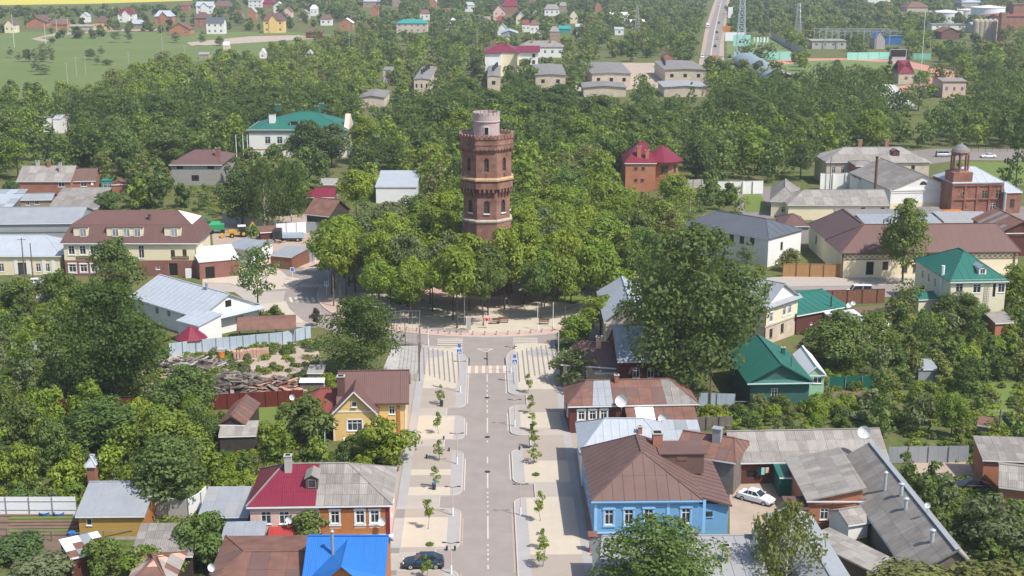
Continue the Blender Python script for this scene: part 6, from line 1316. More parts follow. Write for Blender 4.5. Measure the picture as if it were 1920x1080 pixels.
FAR = [  # x0, x1, ground line, wall, rise, depth, wall, roof, kind, insets, windows, cross, label
 (48,88,52,4,4,10,'orange_brick','brown_metal','y',(0,0),1,0,'orange brick house with brown gable at the left end of the far row'),
 (60,90,50,5,4,12,'red_brick','brown_sheet','x',(4,4),2,1,'brown hipped house, second from the left in the far row'),
 (98,128,56,4,3.5,11,'orange_boards','rust_sheet','x',(0,0),2,0,'low orange house beside the curved dirt path'),
 (112,126,52,3.5,3,8,'teal_metal','teal_metal','x',(0,0),1,0,'teal roofed hut by the curved dirt path'),
 (176,204,56,5.5,4.5,11,'yellow_siding','brown_metal','x',(4,4),2,0,'yellow house with steep brown hipped roof at the meadow edge'),
 (128,176,57,3,1.2,9,'beige_plaster','slate_pale','x',(0,0),0,0,'long low pale sheds at the meadow edge'),
 (220,252,42,7,4,12,'white_plaster','maroon_metal','x',(4,4),3,1,'tall house with crimson roof and white ground floor in the far row'),
 (240,270,54,3.6,3,12,'tan_boards','zinc','x',(3,3),2,0,'grey zinc roofed cottage at the meadow edge'),
 (289,324,45,6,4.5,12,'orange_brick','zinc','x',(3,3),3,1,'orange brick house with a pale silver roof in the far row'),
 (315,358,66,4,4.5,13,'orange_brick','rust_sheet','y',(0,0),2,0,'low orange brick house with asymmetrical brown gable above the meadow'),
 (363,393,50,6.5,4.5,12,'red_brick','brown_metal','x',(4,4),3,0,'dark red two storey house in the far row'),
 (386,421,64,8,3.5,11,'white_plaster','dark_grey_roof','x',(0,0),3,0,'plain white two storey house with dark grey roof above the meadow'),
 (493,533,62,9,5,13,'yellow_siding','brown_metal','x',(3,3),3,1,'big yellow two storey house with brown gables above the meadow'),
 (367,400,26,7,4,13,'white_plaster','zinc','x',(0,0),3,1,'white gabled house with silver roof behind the far row'),
 (150,166,42,5,3,9,'white_plaster','zinc','y',(0,0),1,0,'narrow white house between the far row roofs'),
 (340,354,22,6,3,10,'red_brick','rust_sheet','x',(2,2),2,0,'small rust roofed house high in the far row'),
 (400,434,22,5,5,14,'tan_boards','brown_sheet','x',(3,3),2,0,'brown roofed house near the top edge left of centre'),
 (465,492,14,7,3,14,'white_plaster','zinc','x',(0,0),3,0,'white building with silver roof near the top edge'),
 (492,514,16,5,5,14,'red_brick','maroon_metal','x',(3,3),2,0,'maroon roofed house near the top edge'),
 (512,532,24,6,4,10,'white_plaster','white_sheet','y',(0,0),1,0,'bright white gabled house left of centre top'),
 (530,548,33,5,4,10,'pink_plaster','rust_sheet','y',(0,0),1,0,'pinkish gabled house below the bright white one'),
 (636,662,56,5,3.5,12,'orange_brick','white_sheet','y',(0,0),2,0,'brick gabled house with white roof edges in the upper trees'),
 (572,606,72,4,1.5,8,'redbrown_fence','brown_sheet','x',(0,0),1,0,'brown roofed low house at the right end of the meadow'),
 (570,590,117,3.4,3.2,7,'white_plaster','zinc','y',(0,0),1,0,'small silver roofed cottage in the scrub right of the meadow'),
 (486,498,110,2.8,2.6,6,'white_plaster','white_sheet','y',(0,0),1,0,'tiny white garden hut in the scrub right of the meadow'),
 (418,430,93,2.6,2,5,'pink_plaster','white_sheet','x',(0,0),0,0,'tiny white roofed garden hut highest in the scrub'),
 (536,552,132,2.6,1.5,6,'tan_boards','zinc','x',(0,0),0,0,'low silver roofed hut lowest in the scrub'),
 (372,392,110,2.4,1,6,'tan_boards','zinc_dull','x',(0,0),0,0,'grey garden shed at the left end of the scrub'),
 (742,802,62,7,2.5,16,'beige_plaster','teal_metal','x',(5,5),5,0,'long teal roofed building left of centre at the top'),
 (836,862,60,6,4,13,'white_plaster','pink_white_sheet','x',(5,5),2,0,'white house with a faded pink hipped roof, top centre'),
 (924,948,38,7,6,16,'pink_plaster','brown_sheet','y',(0,0),2,0,'pale gabled house with brown roof, top centre'),
 (940,972,26,7,9,20,'red_brick','maroon_metal','x',(6,6),2,0,'big house with steep crimson roof at the top centre'),
 (930,956,52,5,4,12,'red_brick','brick_red_roof','x',(2,2),2,1,'red roofed house with small dormer, top centre'),
 (932,952,66,4,4,12,'white_plaster','zinc','y',(0,0),1,0,'white gabled cottage above the silver sheds'),
 (938,972,80,6,2,22,'grey_fence','zinc','y',(0,0),2,0,'stacked silver roofed sheds above the magenta roofed school'),
 (938,966,95,5,4,15,'pale_yellow_plaster','slate','y',(0,0),2,0,'grey gabled house with yellow gable directly above the magenta roofed school'),
 (1020,1050,30,6,4,16,'white_plaster','slate','x',(3,3),3,0,'white and grey house near the top right of centre'),
 (1018,1040,50,4,3.5,12,'pink_plaster','rust_sheet','y',(0,0),2,0,'pinkish gabled house right of centre top'),
 (820,856,36,4,5,16,'tan_boards','rust_sheet','x',(4,4),2,0,'rusty roofed house left of centre top'),
 (1046,1070,62,3,2,12,'teal_metal','teal_metal','x',(0,0),0,0,'teal roofed low shed right of centre top'),
 (1144,1184,45,6,3,20,'white_plaster','white_sheet','x',(0,0),2,1,'white roofed building among trees right of centre top'),
 (1182,1210,54,5,1.5,22,'pink_plaster','white_sheet','x',(0,0),2,0,'flat white roofed building beside the lattice mast'),
 (1152,1170,66,4,1.5,10,'white_plaster','zinc','x',(0,0),1,0,'little silver roofed box below the white roofed building'),
 (1100,1112,40,4,2,12,'white_plaster','zinc','x',(0,0),1,0,'pale roof speck in the trees right of centre'),
 (1240,1262,128,6,2,9,'red_brick','rust_sheet','y',(0,0),1,0,'brick hut in the dark trees above the third warehouse'),
 (680,716,14,6,3,14,'tan_boards','zinc','x',(3,3),2,0,'silver roofed house near the top edge left of centre'),
 (560,580,36,5,3,10,'beige_plaster','slate_pale','y',(0,0),1,0,'grey gabled cottage in the upper trees'),
 (600,622,48,5,3.5,11,'white_plaster','brown_sheet','x',(2,2),2,0,'brown roofed cottage in the upper trees left of centre'),
 (870,890,22,6,3,12,'white_plaster','zinc','x',(2,2),2,0,'silver roofed house at the top edge left of the crimson roof'),
 (990,1008,18,6,4,12,'pink_plaster','brown_sheet','x',(2,2),2,0,'brown roofed house at the top edge right of the crimson roof'),
]
for k,(x0,x1,yb,wh,ri,D,wm_,rm_,kd,ins,nw,cr,lb) in enumerate(FAR): hs(lb,x0,x1,yb,wh,ri,D,wm_,rm_,kd,ins,nw,cross=bool(cr),floors=2 if wh > 6 else 1,view=k % 3 == 0 or wh > 6)
HC = {'rust': 'rust_sheet','red': 'brick_red_roof','silver': 'zinc','brown': 'brown_sheet','white': 'white_sheet','grey': 'slate'}
for i,(px,py,w,c_,lb) in enumerate([(620,20,15,'rust','left of the teal roofed building, high up'),(702,30,15,'red','just above the teal roofed building'),(742,12,14,'silver','at the top edge over the teal roofed building'),(770,24,15,'brown','between the teal roof and the top edge'),(796,38,18,'rust','left of the faded pink hipped roof'),
  (812,16,14,'white','at the top edge over the faded pink roof'),(912,50,16,'grey','left of the red roofed house with dormer'),(976,46,18,'silver','right of the red roofed house with dormer'),(1002,64,18,'rust','left of the teal roofed low shed'),(1004,40,15,'white','directly right of the steep crimson roof'),(1056,22,14,'grey','at the top, right of the white and grey house'),
  (1076,44,16,'brown','above the teal roofed low shed'),(1088,66,18,'silver','right of the teal roofed low shed'),(1122,22,14,'red','high above the white roofed building'),(1040,78,20,'grey','behind the long low grey roofed house'),(1010,82,20,'brown','right above the magenta roof'),(986,60,16,'red','above the stacked silver sheds, right side'),
  (472,38,16,'silver','above the big yellow house'),(446,36,16,'brown','left above the big yellow house'),(18,62,20,'brown','at the far left end of the meadow edge'),(588,30,14,'white','right of the pinkish gabled house')]):
 hs(f"small {c_} roofed house {lb}",px - w / 2,px + w / 2,py,4.5 + i % 3,3.2 + i % 2,11,['white_plaster','orange_brick','tan_boards','cream_plaster'][i % 4],HC[c_],'xy'[i % 2],(0,0) if i % 2 else (i % 3,i % 3),2,view=i % 3 > 0)
# odd roofs among the left tree belt
h = hs('pale metal roof with a white end wall poking out of the tree belt at far left',38,76,256,5,.8,14,'white_plaster','zinc','x',wins=0,cat='outbuilding',name='outbuilding',view=False)
h = hs('narrow pale metal roof right of the one with the white end wall',100,117,250,5,.8,9,'white_plaster','zinc','x',wins=0,cat='outbuilding',name='outbuilding')
# ================================================================== stadium and works
t = empty('grandstand',G(1376,112),0,'long barrel vaulted blue grey grandstand roof beside the stadium track','grandstand'); a = G(1397,119) - G(1376,112); b = G(1464,160) - G(1376,112)
dr = (b - a).normalized(); nr = Vector((-dr.y,dr.x,0)); mb = MB().use('steel_blue'); r = 7.0; n = 12
for i in range(n):
 f0,f1 = math.pi * i / n,math.pi * (i + 1) / n
 for k in range(6):
  p = a + (b - a) * k / 6; q = a + (b - a) * (k + 1) / 6 - dr * .15; V = lambda P_,f_: P_ + nr * (r * math.cos(f_)) + Vector((0,0,1.5 + r * .62 * math.sin(f_)))
  mb.slab([V(p,f0),V(q,f0),V(q,f1),V(p,f1)],.15)
mb.build('barrel_roof',t); mb = MB().use('concrete')
for i in range(8): mb.beam(a + nr * (-5 + i * 1.3) + Vector((0,0,.4 + i * .4)),b + nr * (-5 + i * 1.3) + Vector((0,0,.4 + i * .4)),1.5,.6)
mb.build('terrace',t); mb = MB().use('track_red')
for i in range(7): mb.beam(a + nr * (-4.4 + i * 1.3) + Vector((0,0,.9 + i * .4)),b + dr * 14 + nr * (-4.4 + i * 1.3) + Vector((0,0,.9 + i * .4)),.6,.35)
mb.build('seat_row',t)
mb = MB().use('white_paint')
for i in range(n):
 f0,f1 = math.pi * i / n,math.pi * (i + 1) / n; mb.beam(b + nr * (r * math.cos(f0)) + Vector((0,0,1.6 + r * .62 * math.sin(f0))),b + nr * (r * math.cos(f1)) + Vector((0,0,1.6 + r * .62 * math.sin(f1))),.4)
mb.build('end_arch',t); FOOT.append((G(1395,130),(G(1470,180) - G(1395,130)).normalized(),Vector((1,.2,0)).normalized(),90,22)); VIEW.append((1388,98,1480,138,600))
fence('banner_fence','mint green advertising fence along the stadium, left of the big tree',[(1376,112),(1483,112)],4.5,'banner_mint',7,zt=None,cat='banner fence')
fence('banner_fence','mint green advertising fence along the stadium, left of the scoreboard',[(1588,112),(1668,111)],4.0,'banner_mint',7,cat='banner fence')
fence('banner_fence','mint green and pinkish fence right of the stadium scoreboard',[(1698,111),(1745,112)],3.4,'banner_mint',7,cat='banner fence')
VIEW += [(1375,72,1485,113,740),(1590,103,1745,116,740),(1480,118,1500,135,640),(1680,118,1790,150,600)]
t = empty('scoreboard',G(1683,117),0,'dark electronic scoreboard on a grey stand behind the stadium track','scoreboard'); MB().use('zinc').box(-4.6,4.6,0,1,0,7).build('stand',t); MB().use('dark_gap').box(-4.2,4.2,-.2,-.02,3.2,6.8).build('screen',t)
t = hs('crimson hipped hut roof in the trees below the stadium scoreboard',1683,1714,158,5,5.5,14,'beige_plaster','maroon_metal',ins=(6.5,6.5),wins=1,cat='hut',name='hut')
t = hs('peach walled building glimpsed between trees at right below the stadium',1765,1812,184,7,.8,16,'pink_plaster','slate',wins=3,cat='building',name='building')
t = empty('fountain_stairs',G(1690,205),0,'white striped stairway cascade between trees at the right','stairway'); mb = MB().use('white_paint')
for i in range(6): mb.beam((-4 + i * 1.5,0,.5),(-2.6 + i * 1.0,26,7),.38,.3)
mb.build('stripe',t); MB().use('concrete').slab([(-6,-2,.2),(6,-2,.2),(5,27,6.9),(-4,27,6.9)],.4).build('ramp',t); VIEW.append((1678,158,1712,205,510))
fence('fence','pale concrete fence running diagonally behind the stadium lawn',[(1448,72),(1492,98),(1505,101)],4,'concrete',6)
# flags
for i in range(5):
 t = empty('flagpole',G(1412 + i * 6.2,105),0,'white flagpole with small limp flag on the stadium lawn','flagpole','flagpoles on the stadium lawn'); MB().use('white_paint').tube([(0,0,0),(0,0,11)],.14,5).build('post',t); MB().use('white_panel' if i % 2 else 'banner_mint').slab([(0,0,8),(.9,.2,7.8),(1.0,0,10.6),(0,0,10.8)],.04).build('flag',t)
# lattice mast
def lattice(px,py,H,w0,w1,label,m='steel',n=10,cat='mast',k=.16):
 t = empty('lattice_mast',G(px,py),0,label,cat); mb = MB().use(m); c = [(-1,-1),(1,-1),(1,1),(-1,1)]
 for i in range(n):
  a,b = w0 + (w1 - w0) * i / n,w0 + (w1 - w0) * (i + 1) / n; z0,z1 = H * i / n,H * (i + 1) / n
  for j in range(4):
   p,q = c[j],c[(j + 1) % 4]; mb.beam((p[0] * a,p[1] * a,z0),(p[0] * b,p[1] * b,z1),k * 1.3); mb.beam((p[0] * a,p[1] * a,z0),(q[0] * b,q[1] * b,z1),k); mb.beam((q[0] * a,q[1] * a,z0),(p[0] * b,p[1] * b,z1),k); mb.beam((p[0] * b,p[1] * b,z1),(q[0] * b,q[1] * b,z1),k)
 mb.build('lattice',t); return t
lattice(1388,108,46,2.6,.8,'tall pale blue lattice mast standing beside the far road','pale_blue_fence',12)
lattice(1194,78,24,1.8,.5,'small grey lattice mast among trees right of centre top',n=7)
lattice(1495,74,24,2.4,.8,'grey lattice pylon behind the stadium lawn',n=7)
t = empty('billboard',G(1378,81),0,'blank white billboard beside the lattice mast','billboard'); MB().use('white_panel').box(-6.5,6.5,0,.4,1.5,7).build('board',t); MB().use('steel').box(-5,-4.6,0,.4,0,1.5).box(4.6,5,0,.4,0,1.5).build('leg',t)
t = empty('billboard',G(1390,103),0,'pale green billboard at the foot of the lattice mast','billboard'); MB().use('banner_mint').box(-5,5,0,.4,5,11.5).build('board',t); MB().use('steel').box(-4.2,-3.8,.05,.35,0,5).box(3.8,4.2,.05,.35,0,5).build('leg',t)
t = empty('banner',G(1369,38),0,'white vertical banner beside the far road','banner'); MB().use('white_panel').box(-2,2,0,.3,2,11).build('board',t)
t = empty('banner',G(1365,62),0,'yellow orange roadside board by the far road','banner'); MB().use('paint_orange').box(-4,4,0,.4,1,5).build('board',t)
VIEW += [(1310,0,1366,118,800),(1366,28,1385,66,900)]
# works
def tank(px,py,r,H,label,m='white_panel'):
 t = empty('storage_tank',G(px,py),0,label,'tank'); MB().use(m).lathe([(r,0),(r,H),(r + .3,H),(r + .3,H + .4),(.2,H + r * .16)],36).build('shell',t); mb = MB().use('white_paint')
 for i in range(24):
  an = i * math.pi / 12; mb.tube([(r * math.cos(an),r * math.sin(an),H + .4),(r * math.cos(an),r * math.sin(an),H + 1.6)],.08,4)
 mb.build('railing',t); MB().use('steel').beam((r + .2,-2,0),(r + .2,2,H),.5).build('stair',t); FOOT.append((G(px,py) - Vector((r,r,0)),Vector((1,0,0)),Vector((0,1,0)),2 * r,2 * r)); return t
tank(1773,44,13,9,'wide white storage tank at the left of the works'); tank(1812,42,8,10,'pinkish white tall tank second from the left of the works','pink_white_sheet')
tank(1850,48,13,14,'tallest white storage tank in the works at the top right'); tank(1868,52,13,9,'brick red sided tank with white lid in the works','rust_sheet')
VIEW.append((1745,12,1905,80,880))
hs('long flat roofed works hall in front of the storage tanks',1746,1812,56,4,.6,14,'white_plaster','bitumen',wins=3,cat='works hall',name='hall'); hs('rust brown low works shed in front of the storage tanks',1764,1800,74,5,3,18,'rust_sheet','rust_sheet','y',wins=0,cat='works hall',name='hall')
h = hs('works building with a zinc roof over a row of pale silos',1822,1872,62,6,1.5,16,'concrete','zinc',wins=0,cat='works hall',name='hall')
hs('long red brick works block at the right edge behind the silos',1868,1935,62,12,1,18,'red_brick','brick_red_roof',wins=6,cat='works hall',name='hall',floors=2); hs('brick block with two dark windows at the top right corner',1898,1945,40,14,.5,18,'red_brick','rust_sheet',wins=3,cat='works hall',name='hall',floors=2)
for i in range(5):
 t = empty('silo',G(1828 + i * 8.6,76),0,'stained pale silo in the row under the zinc roofed works building','silo','row of silos at the works'); MB().use('pale_stone').lathe([(2.3,0),(2.3,12.5),(2.0,13.5),(.3,14.5)],14).build('shell',t)
VIEW.append((1815,44,1920,80,780))
h = hs('red and white banded works tower beside the row of silos',1874,1884,78,18,1,6,'red_brick','rust_sheet',wins=1,cat='tower',name='works_tower',floors=3)
lb_ = 'long white plant building near the top right edge'; hs(lb_,1626,1670,10,9,2,20,'white_plaster','zinc',wins=6,cat='building',name='building',floors=2); hs('pale tent like roof at the top right',1802,1842,14,5,6,28,'concrete','zinc',ins=(18,18),wins=0,cat='hall',name='hall'); hs('pinkish low roof at the top right',1700,1744,22,4,5,26,'beige_plaster','rust_sheet',ins=(8,8),wins=0,cat='hall',name='hall')
h = hs('small pale building with a bright blue gable edge in the substation',1639,1660,92,6,5,14,'mauve_plaster','paint_blue','y',wins=0,cat='building',name='building'); hs('bright blue low container block in the substation',1660,1692,84,5.5,.2,8,'paint_blue','paint_blue',wins=0,cat='container',name='container')
hs('long grey flat roofed substation building behind the stadium',1521,1588,92,5,.3,20,'concrete','slate_pale',wins=4,cat='building',name='building'); VIEW.append((1520,62,1700,95,780))
t = empty('substation_frame',G(1606,92),0,'grey steel gantries of the substation behind the stadium','substation'); 
for k in range(6):
 mb = MB().use('steel'); x = -20 + k * 8
 for y in (0,14,28): mb.beam((x,y,0),(x,y,11),.35); mb.beam((x,y,10.8),(x + 8,y,10.8),.3); mb.beam((x,y,7.5),(x + 8,y,10.8),.18); mb.beam((x + 4,y,10.8),(x + 4,y,7),.18)
 mb.build('gantry',t)
t = empty('crane',G(1784,6),0,'yellow tower crane jib along the top right edge','crane'); MB().use('paint_yellow').tube([(0,0,0),(0,0,15)],1.0,6).build('mast',t); MB().use('paint_yellow').beam((-45,0,14),(40,0,14),1.2).build('jib',t)
# poles of the photo's far part
for i,(px,py,hh,kd,lb) in enumerate([(27,89,21,'white','tall white pole on the left meadow, left of two'),(86,84,14,'white','tall white pole on the left meadow, right of two'),(127,158,10,'concrete','pale pole at the lower meadow edge, leftmost of three'),(144,146,10,'concrete','pale pole at the lower meadow edge, middle of three'),(161,139,10,'concrete','pale braced pole at the lower meadow edge, rightmost of three'),
  (305,101,16,'concrete','slender tall pole on the meadow right of centre'),(242,122,7,'concrete','short pale pole at the foot of the meadow'),(347,110,7,'concrete','short pale pole near the scrub at the meadow edge'),(107,62,12,'white','pole with slanting brace where the dirt path turns'),(128,62,11,'white','pole right of the braced one by the dirt path'),
  (656,112,22,'concrete','tall grey pole in the trees left of centre top'),(837,88,18,'wood','wooden pole in front of the faded pink roof'),(895,108,16,'concrete','street light pole beside the magenta roofed school'),(1443,74,14,'concrete','lighting mast at the back of the stadium lawn'),(1606,45,26,'concrete','tall pale mast among trees behind the substation'),(1517,62,20,'concrete','grey mast left of the substation'),
  (1743,104,11,'concrete','pole at the right end of the stadium fence'),(1786,118,12,'concrete','thin pole in the trees right of the stadium'),(1722,205,38,'white','slender white mast rising among the trees at right'),(1863,200,9,'concrete','pole with three crossarms at the right')]):
 o = pole(px,py,hh,lb,kd,arms=3 if 'three crossarms' in lb else (1 if kd == 'concrete' and hh < 20 else 0))
# nearer poles
for px,py,hh,lb,kd,arms in [(14,322,7.5,'white concrete pole pair at the upper left edge','white',0),(219,330,9,'concrete pole beside the bright blue cabin','concrete',0),(445,318,10,'leftmost of three tall white poles beside the green roofed school','white',0),(458,317,10,'middle of three tall white poles beside the green roofed school','white',0),(466,314,9.5,'rightmost of three tall white poles beside the green roofed school','white',0),
  (47,527,8.5,'wooden pole in front of the pale blue roofed building','wood',1),(62,522,7,'shorter pole joined to the wooden one by the pale blue roofed building','wood',0),(1331,763,8,'dark wooden pole under the giant right tree','wood',0),(1480,757,7.0,'dark wooden pole leaning before the green gabled house','wood',0),(1871,829,4.5,'thin dark pole right of the tiny outhouse','wood',1),
  (1555,357,9,'thin pole in front of the tall whitewashed wall','wood',0),(1605,396,5.5,'short thin pole before the cream slate roofed building','wood',0),(1293,416,5,'pale wooden pole beside the dark grey hipped roof','concrete',0),(1291,437,9,'thin post behind the white two storey building','wood',0),(626,575,11,'brownish lamp post at the left edge of the ring road','wood',0)]:
 pole(px,py,hh,lb,kd,arms=arms)
t = empty('brace_frame',G(452,300,0),0); bpy.data.objects.remove(t)
# ================================================================== street furniture
def lamp(px,py,h,label,group='street lamps along the main street',arms=2,grey=False):
 t = empty('street_lamp',G(px,py),0,label,'street lamp',group); MB().use('white_paint').tube([(0,0,.1),(0,0,1.05)],.11,10).build('sleeve',t); MB().use('white_paint' if grey else 'salmon_pole').tube([(0,0,1.05),(0,0,h)],[.06,.045],8).build('post',t)
 for s_ in ((-1,1) if arms == 2 else (1,)): MB().use('dark_metal').beam((0,0,h - .1),(s_ * .55,0,h),.05).box(s_ * .7 - .2,s_ * .7 + .2,-.09,.09,h - .02,h + .05).build('lamp_head',t)
 return t
for px,py,h_,lb in [(857,872,4.2,'thin street lamp on the left pavement, second from the top'),(849,968,3.6,'street lamp on the left pavement near the young trees, nearest to the camera'),(863,737,4.8,'street lamp on the left pavement just before the squares, farthest on that side'),
     (976,968,3.9,'street lamp on the right pavement, nearest to the camera'),(965,801,3.9,'street lamp on the right pavement, beside the middle bay'),(958,700,4.2,'street lamp right of the striped crossing'),(1047,671,4.6,'white street lamp at the far right corner of the square'),(846,1078,3.6,'street lamp base at the bottom edge of the left pavement')]: lamp(px,py,h_,lb,grey='white street' in lb)
for px,py,h_,lb in [(803,617 - 12 + 43,3.2,'grey topped lamp post at the kerb left of the park crossing'),(871,606,5,'thin lamp inside the park left of the dark slab'),(1008,621,4.5,'thin white lamp inside the park right of the arrow sign'),(1037,615,4.5,'thin lamp at the right of the park front'),(591,494,5.5,'white lamp post beside the translucent grey fence')]: lamp(px,py,h_,lb,'lamps around the park',1,True)
def signpost(px,py,h,label,plates,group=None):
 t = empty('road_sign',G(px,py),0,label,'road sign',group); MB().use('white_paint').tube([(0,0,0),(0,0,h)],.045,8).build('post',t)
 z = h
 for kd in plates:
  if kd == 'zebra':
   MB().use('white_paint').box(-.42,.42,-.08,-.05,z - .85,z).build('backing_plate',t); MB().use('sign_blue').box(-.33,.33,-.095,-.082,z - .76,z - .09).build('plate',t)
   MB().use('white_paint').solid([(-.26,-.105,z - .68),(.26,-.105,z - .68),(0,-.105,z - .16)],[(0,1,2)]).build('triangle',t); w = MB().use('dark_metal').lathe([(.04,z - .36),(.04,z - .29)],8,(0,-.13)); w.beam((0,-.115,z - .38),(0,-.115,z - .5),.06,.01).beam((0,-.115,z - .5),(-.08,-.115,z - .62),.04,.01).beam((0,-.115,z - .5),(.08,-.115,z - .62),.04,.01); w.build('walking_figure',t); z -= .95
  elif kd == 'blue':
   MB().use('sign_blue').box(-.22,.22,-.08,-.05,z - .5,z).build('plate',t); MB().use('white_paint').beam((-.16,-.09,z - .5),(.0,-.09,z - .12),.07,.01).beam((.16,-.09,z - .5),(0,-.09,z - .12),.07,.01).build('arrow',t); z -= .7
  elif kd == 'white': MB().use('white_paint').box(-.42,.42,-.08,-.05,z - .8,z).build('backing_plate',t); MB().use('sign_blue').box(-.3,.3,-.095,-.082,z - .68,z - .12).build('plate',t); MB().use('white_paint').beam((-.1,-.1,z - .6),(.1,-.1,z - .2),.1,.01).build('pictogram',t); z -= .9
 return t
signpost(862,737,7.4,'pedestrian crossing sign on a tall post at the left square',['blue','zebra']); signpost(965,718,4.4,'double sign, blue above pedestrian crossing, at the right square',['blue','zebra'])
signpost(549,526,2.6,'white and blue parking style sign on the left traffic island',['white']); signpost(616,535,3.4,'yellow edged crossing sign at the shaded park kerb, upper of two',['zebra']); signpost(613,556,2.8,'yellow edged crossing sign at the shaded park kerb, lower of two',['zebra']); signpost(601,607,2.6,'white post sign behind the dark tree by the ring road',[])
t = empty('arrow_sign',G(914,617),0,'red and white double chevron direction sign on a white post in front of the park','road sign'); MB().use('white_paint').tube([(0,0,0),(0,0,1.6)],.05,8).build('post',t); MB().use('sign_red').box(-.72,.72,-.06,-.02,1.4,2.0).build('panel',t)
mb = MB().use('white_paint')
mb.box(-.78,.78,-.05,-.021,1.34,1.4).box(-.78,.78,-.05,-.021,2.0,2.06).box(-.78,-.72,-.05,-.021,1.4,2.0).box(.72,.78,-.05,-.021,1.4,2.0)
for s_,xc in ((-1,-.42),(1,.12),(1,.5)): mb.beam((xc - s_ * .1,-.075,1.95),(xc + s_ * .12,-.075,1.7),.03,.09).beam((xc + s_ * .12,-.075,1.7),(xc - s_ * .1,-.075,1.45),.03,.09)
mb.build('chevrons',t)
t = empty('information_slab',G(879,620),0,'upright grey information slab at the park edge','slab'); MB().use('concrete').box(-.35,.35,-.1,.1,0,2.3).build('slab',t); MB().use('white_paint').box(-.42,-.352,-.1,.1,0,2.35).build('edge',t)
# bollards round the kerb, benches, bins
bm = MB().use('kerb_stone').lathe([(.17,0),(.16,.45),(.12,.52)],8).mesh('bollard'); cap = MB().use('dark_metal').lathe([(.13,.52),(.13,.58)],8).mesh('cap'); nb = 0
for i in range(-9,12):
 a = i * .064 - .01; p = (PC.x + (RI - 1.0) * math.sin(a),PC.y - (RI - 1.0) * math.cos(a),.12); t = empty('bollard',p,0,'low pinkish stone bollard on the park kerb','bollard','stone bollards along the park kerb'); link('body',bm,t); link('cap',cap,t)
for px,py in ((800,858.5),(1,1),(838,1031),(853,1031),(832,824),(842,846),(974,843)):
 if px > 1: t = empty('bollard',G(px,py,.13),0,'small dark bollard at the mouth of a parking bay','bollard','dark bollards at the bay mouths'); MB().use('dark_metal').lathe([(.11,0),(.11,.35),(.14,.4),(.05,.5)],10).build('body',t)
for px,py in ((822,620),(846,622),(868,623)):
 t = empty('flower_planter',G(px,py,.12),0,'long pale concrete planter at the park crossing','planter','planters at the park crossing'); MB().use('concrete').box(-1.0,1.0,-.3,.3,0,.5).use('soil').box(-.92,.92,-.22,.22,.5,.52).build('trough',t)
def bench(p,rz,label):
 t = empty('park_bench',p,rz,label,'bench','benches in the park'); MB().use('rust_sheet').box(-.9,.9,-.25,.25,.42,.48).build('seat',t); MB().use('rust_sheet').box(-.9,.9,.22,.27,.55,.95).build('backrest',t)
 for x in (-.7,.7): MB().use('dark_metal').box(x - .04,x + .04,-.22,.24,0,.42).build('leg',t)
for px,py in ((928,607),(944,605),(1020,608)): bench(G(px,py,.12),0,'dark red park bench in the tree shade')
def bin_(px,py,label,m='dark_metal'):
 t = empty('litter_bin',G(px,py,.13),0,label,'litter bin'); MB().use(m).lathe([(.2,0),(.24,.75)],12).build('body',t); MB().use('paint_blue' if 'blue' in label else 'dark_metal').lathe([(.25,.75),(.27,.8),(.27,.88),(.18,.9)],12).build('rim',t)
bin_(828,762,'dark litter bin at the foot of the farthest young tree on the left pavement'); bin_(814,918,'litter bin with a blue rim beneath a young tree on the left pavement'); bin_(997,807,'dark litter bin beside the young tree on the right pavement')
t = empty('red_cabinet',G(1111,1036),0,'narrow red telephone style box at the corner of the blue house','cabinet'); MB().use('paint_red').box(-.35,.35,-.3,.3,0,2.0).use('sign_yellow').box(-.3,.3,-.31,-.301,.25,.32).build('body',t); MB().use('rust_sheet').slab([(-.5,-.4,2.0),(.5,-.4,2.0),(.5,.4,2.3),(-.5,.4,2.3)],.06).build('roof',t)
# ================================================================== vehicles
car(G(794,1062,.14),R_(1),'dark blue green five door hatchback parked on the left pavement','paint_teal')
car(G(1417,940),R_(-218 + 180 + 180),'white sedan parked in the sandy yard behind the blue house','paint_white',4.4,kind='sedan')
car(G(1820,919),R_(-8),'dark blue car in the shade of the brick garages','paint_black',4.3,kind='hatch')
car(G(674,832),R_(5),'white car half hidden by bushes in front of the yellow gabled house','paint_white',4.2)
car(G(62,536),R_(10),'white car behind the bushes at the left, beside the wooden pole','paint_white',4.2)
car(G(1611,553),R_(0),'white van seen only by its roof behind the brown board fence','paint_white',4.9,Hh=1.9,kind='van',name='parked_van',cat='van')
car(G(1769,294),R_(180),'silver minivan on the street at the upper right','paint_silver',4.7,Hh=1.8,kind='van',name='minivan',cat='van')
car(G(1853,296),R_(0),'white sedan driving on the street at the upper right','paint_white',4.5,kind='sedan',name='car')
car(G(1646,264),R_(20),'white car among the trees behind the long slate roofed building','paint_white',4.4,name='car')
for px,py,m,kd,lb in [(1348,44,'paint_black','hatch','dark car with a bright windscreen on the far road, fourth from the bottom'),(1344,62,'paint_black','hatch','dark car on the far road, third in the file'),(1345,74,'paint_silver','hatch','silver car on the far road just below the dark one'),(1341,88,'paint_black','hatch','black car on the far road behind the red lorry'),(1349,3,'paint_white','hatch','white car at the very top of the far road'),(1349,10,'paint_white','hatch','second white car near the top of the far road'),(1317,108,'paint_white','hatch','white car on the left verge of the far road'),(1327,116,'paint_black','hatch','dark car at the bottom left of the far road'),(1368,108,'paint_black','hatch','dark car parked left of the stadium lawn'),(1378,109,'paint_white','hatch','white car parked left of the stadium lawn')]:
 car(G(px,py,.1),R_(80),lb,m,4.5,1.8,1.5,kd,simple=True,name='car')
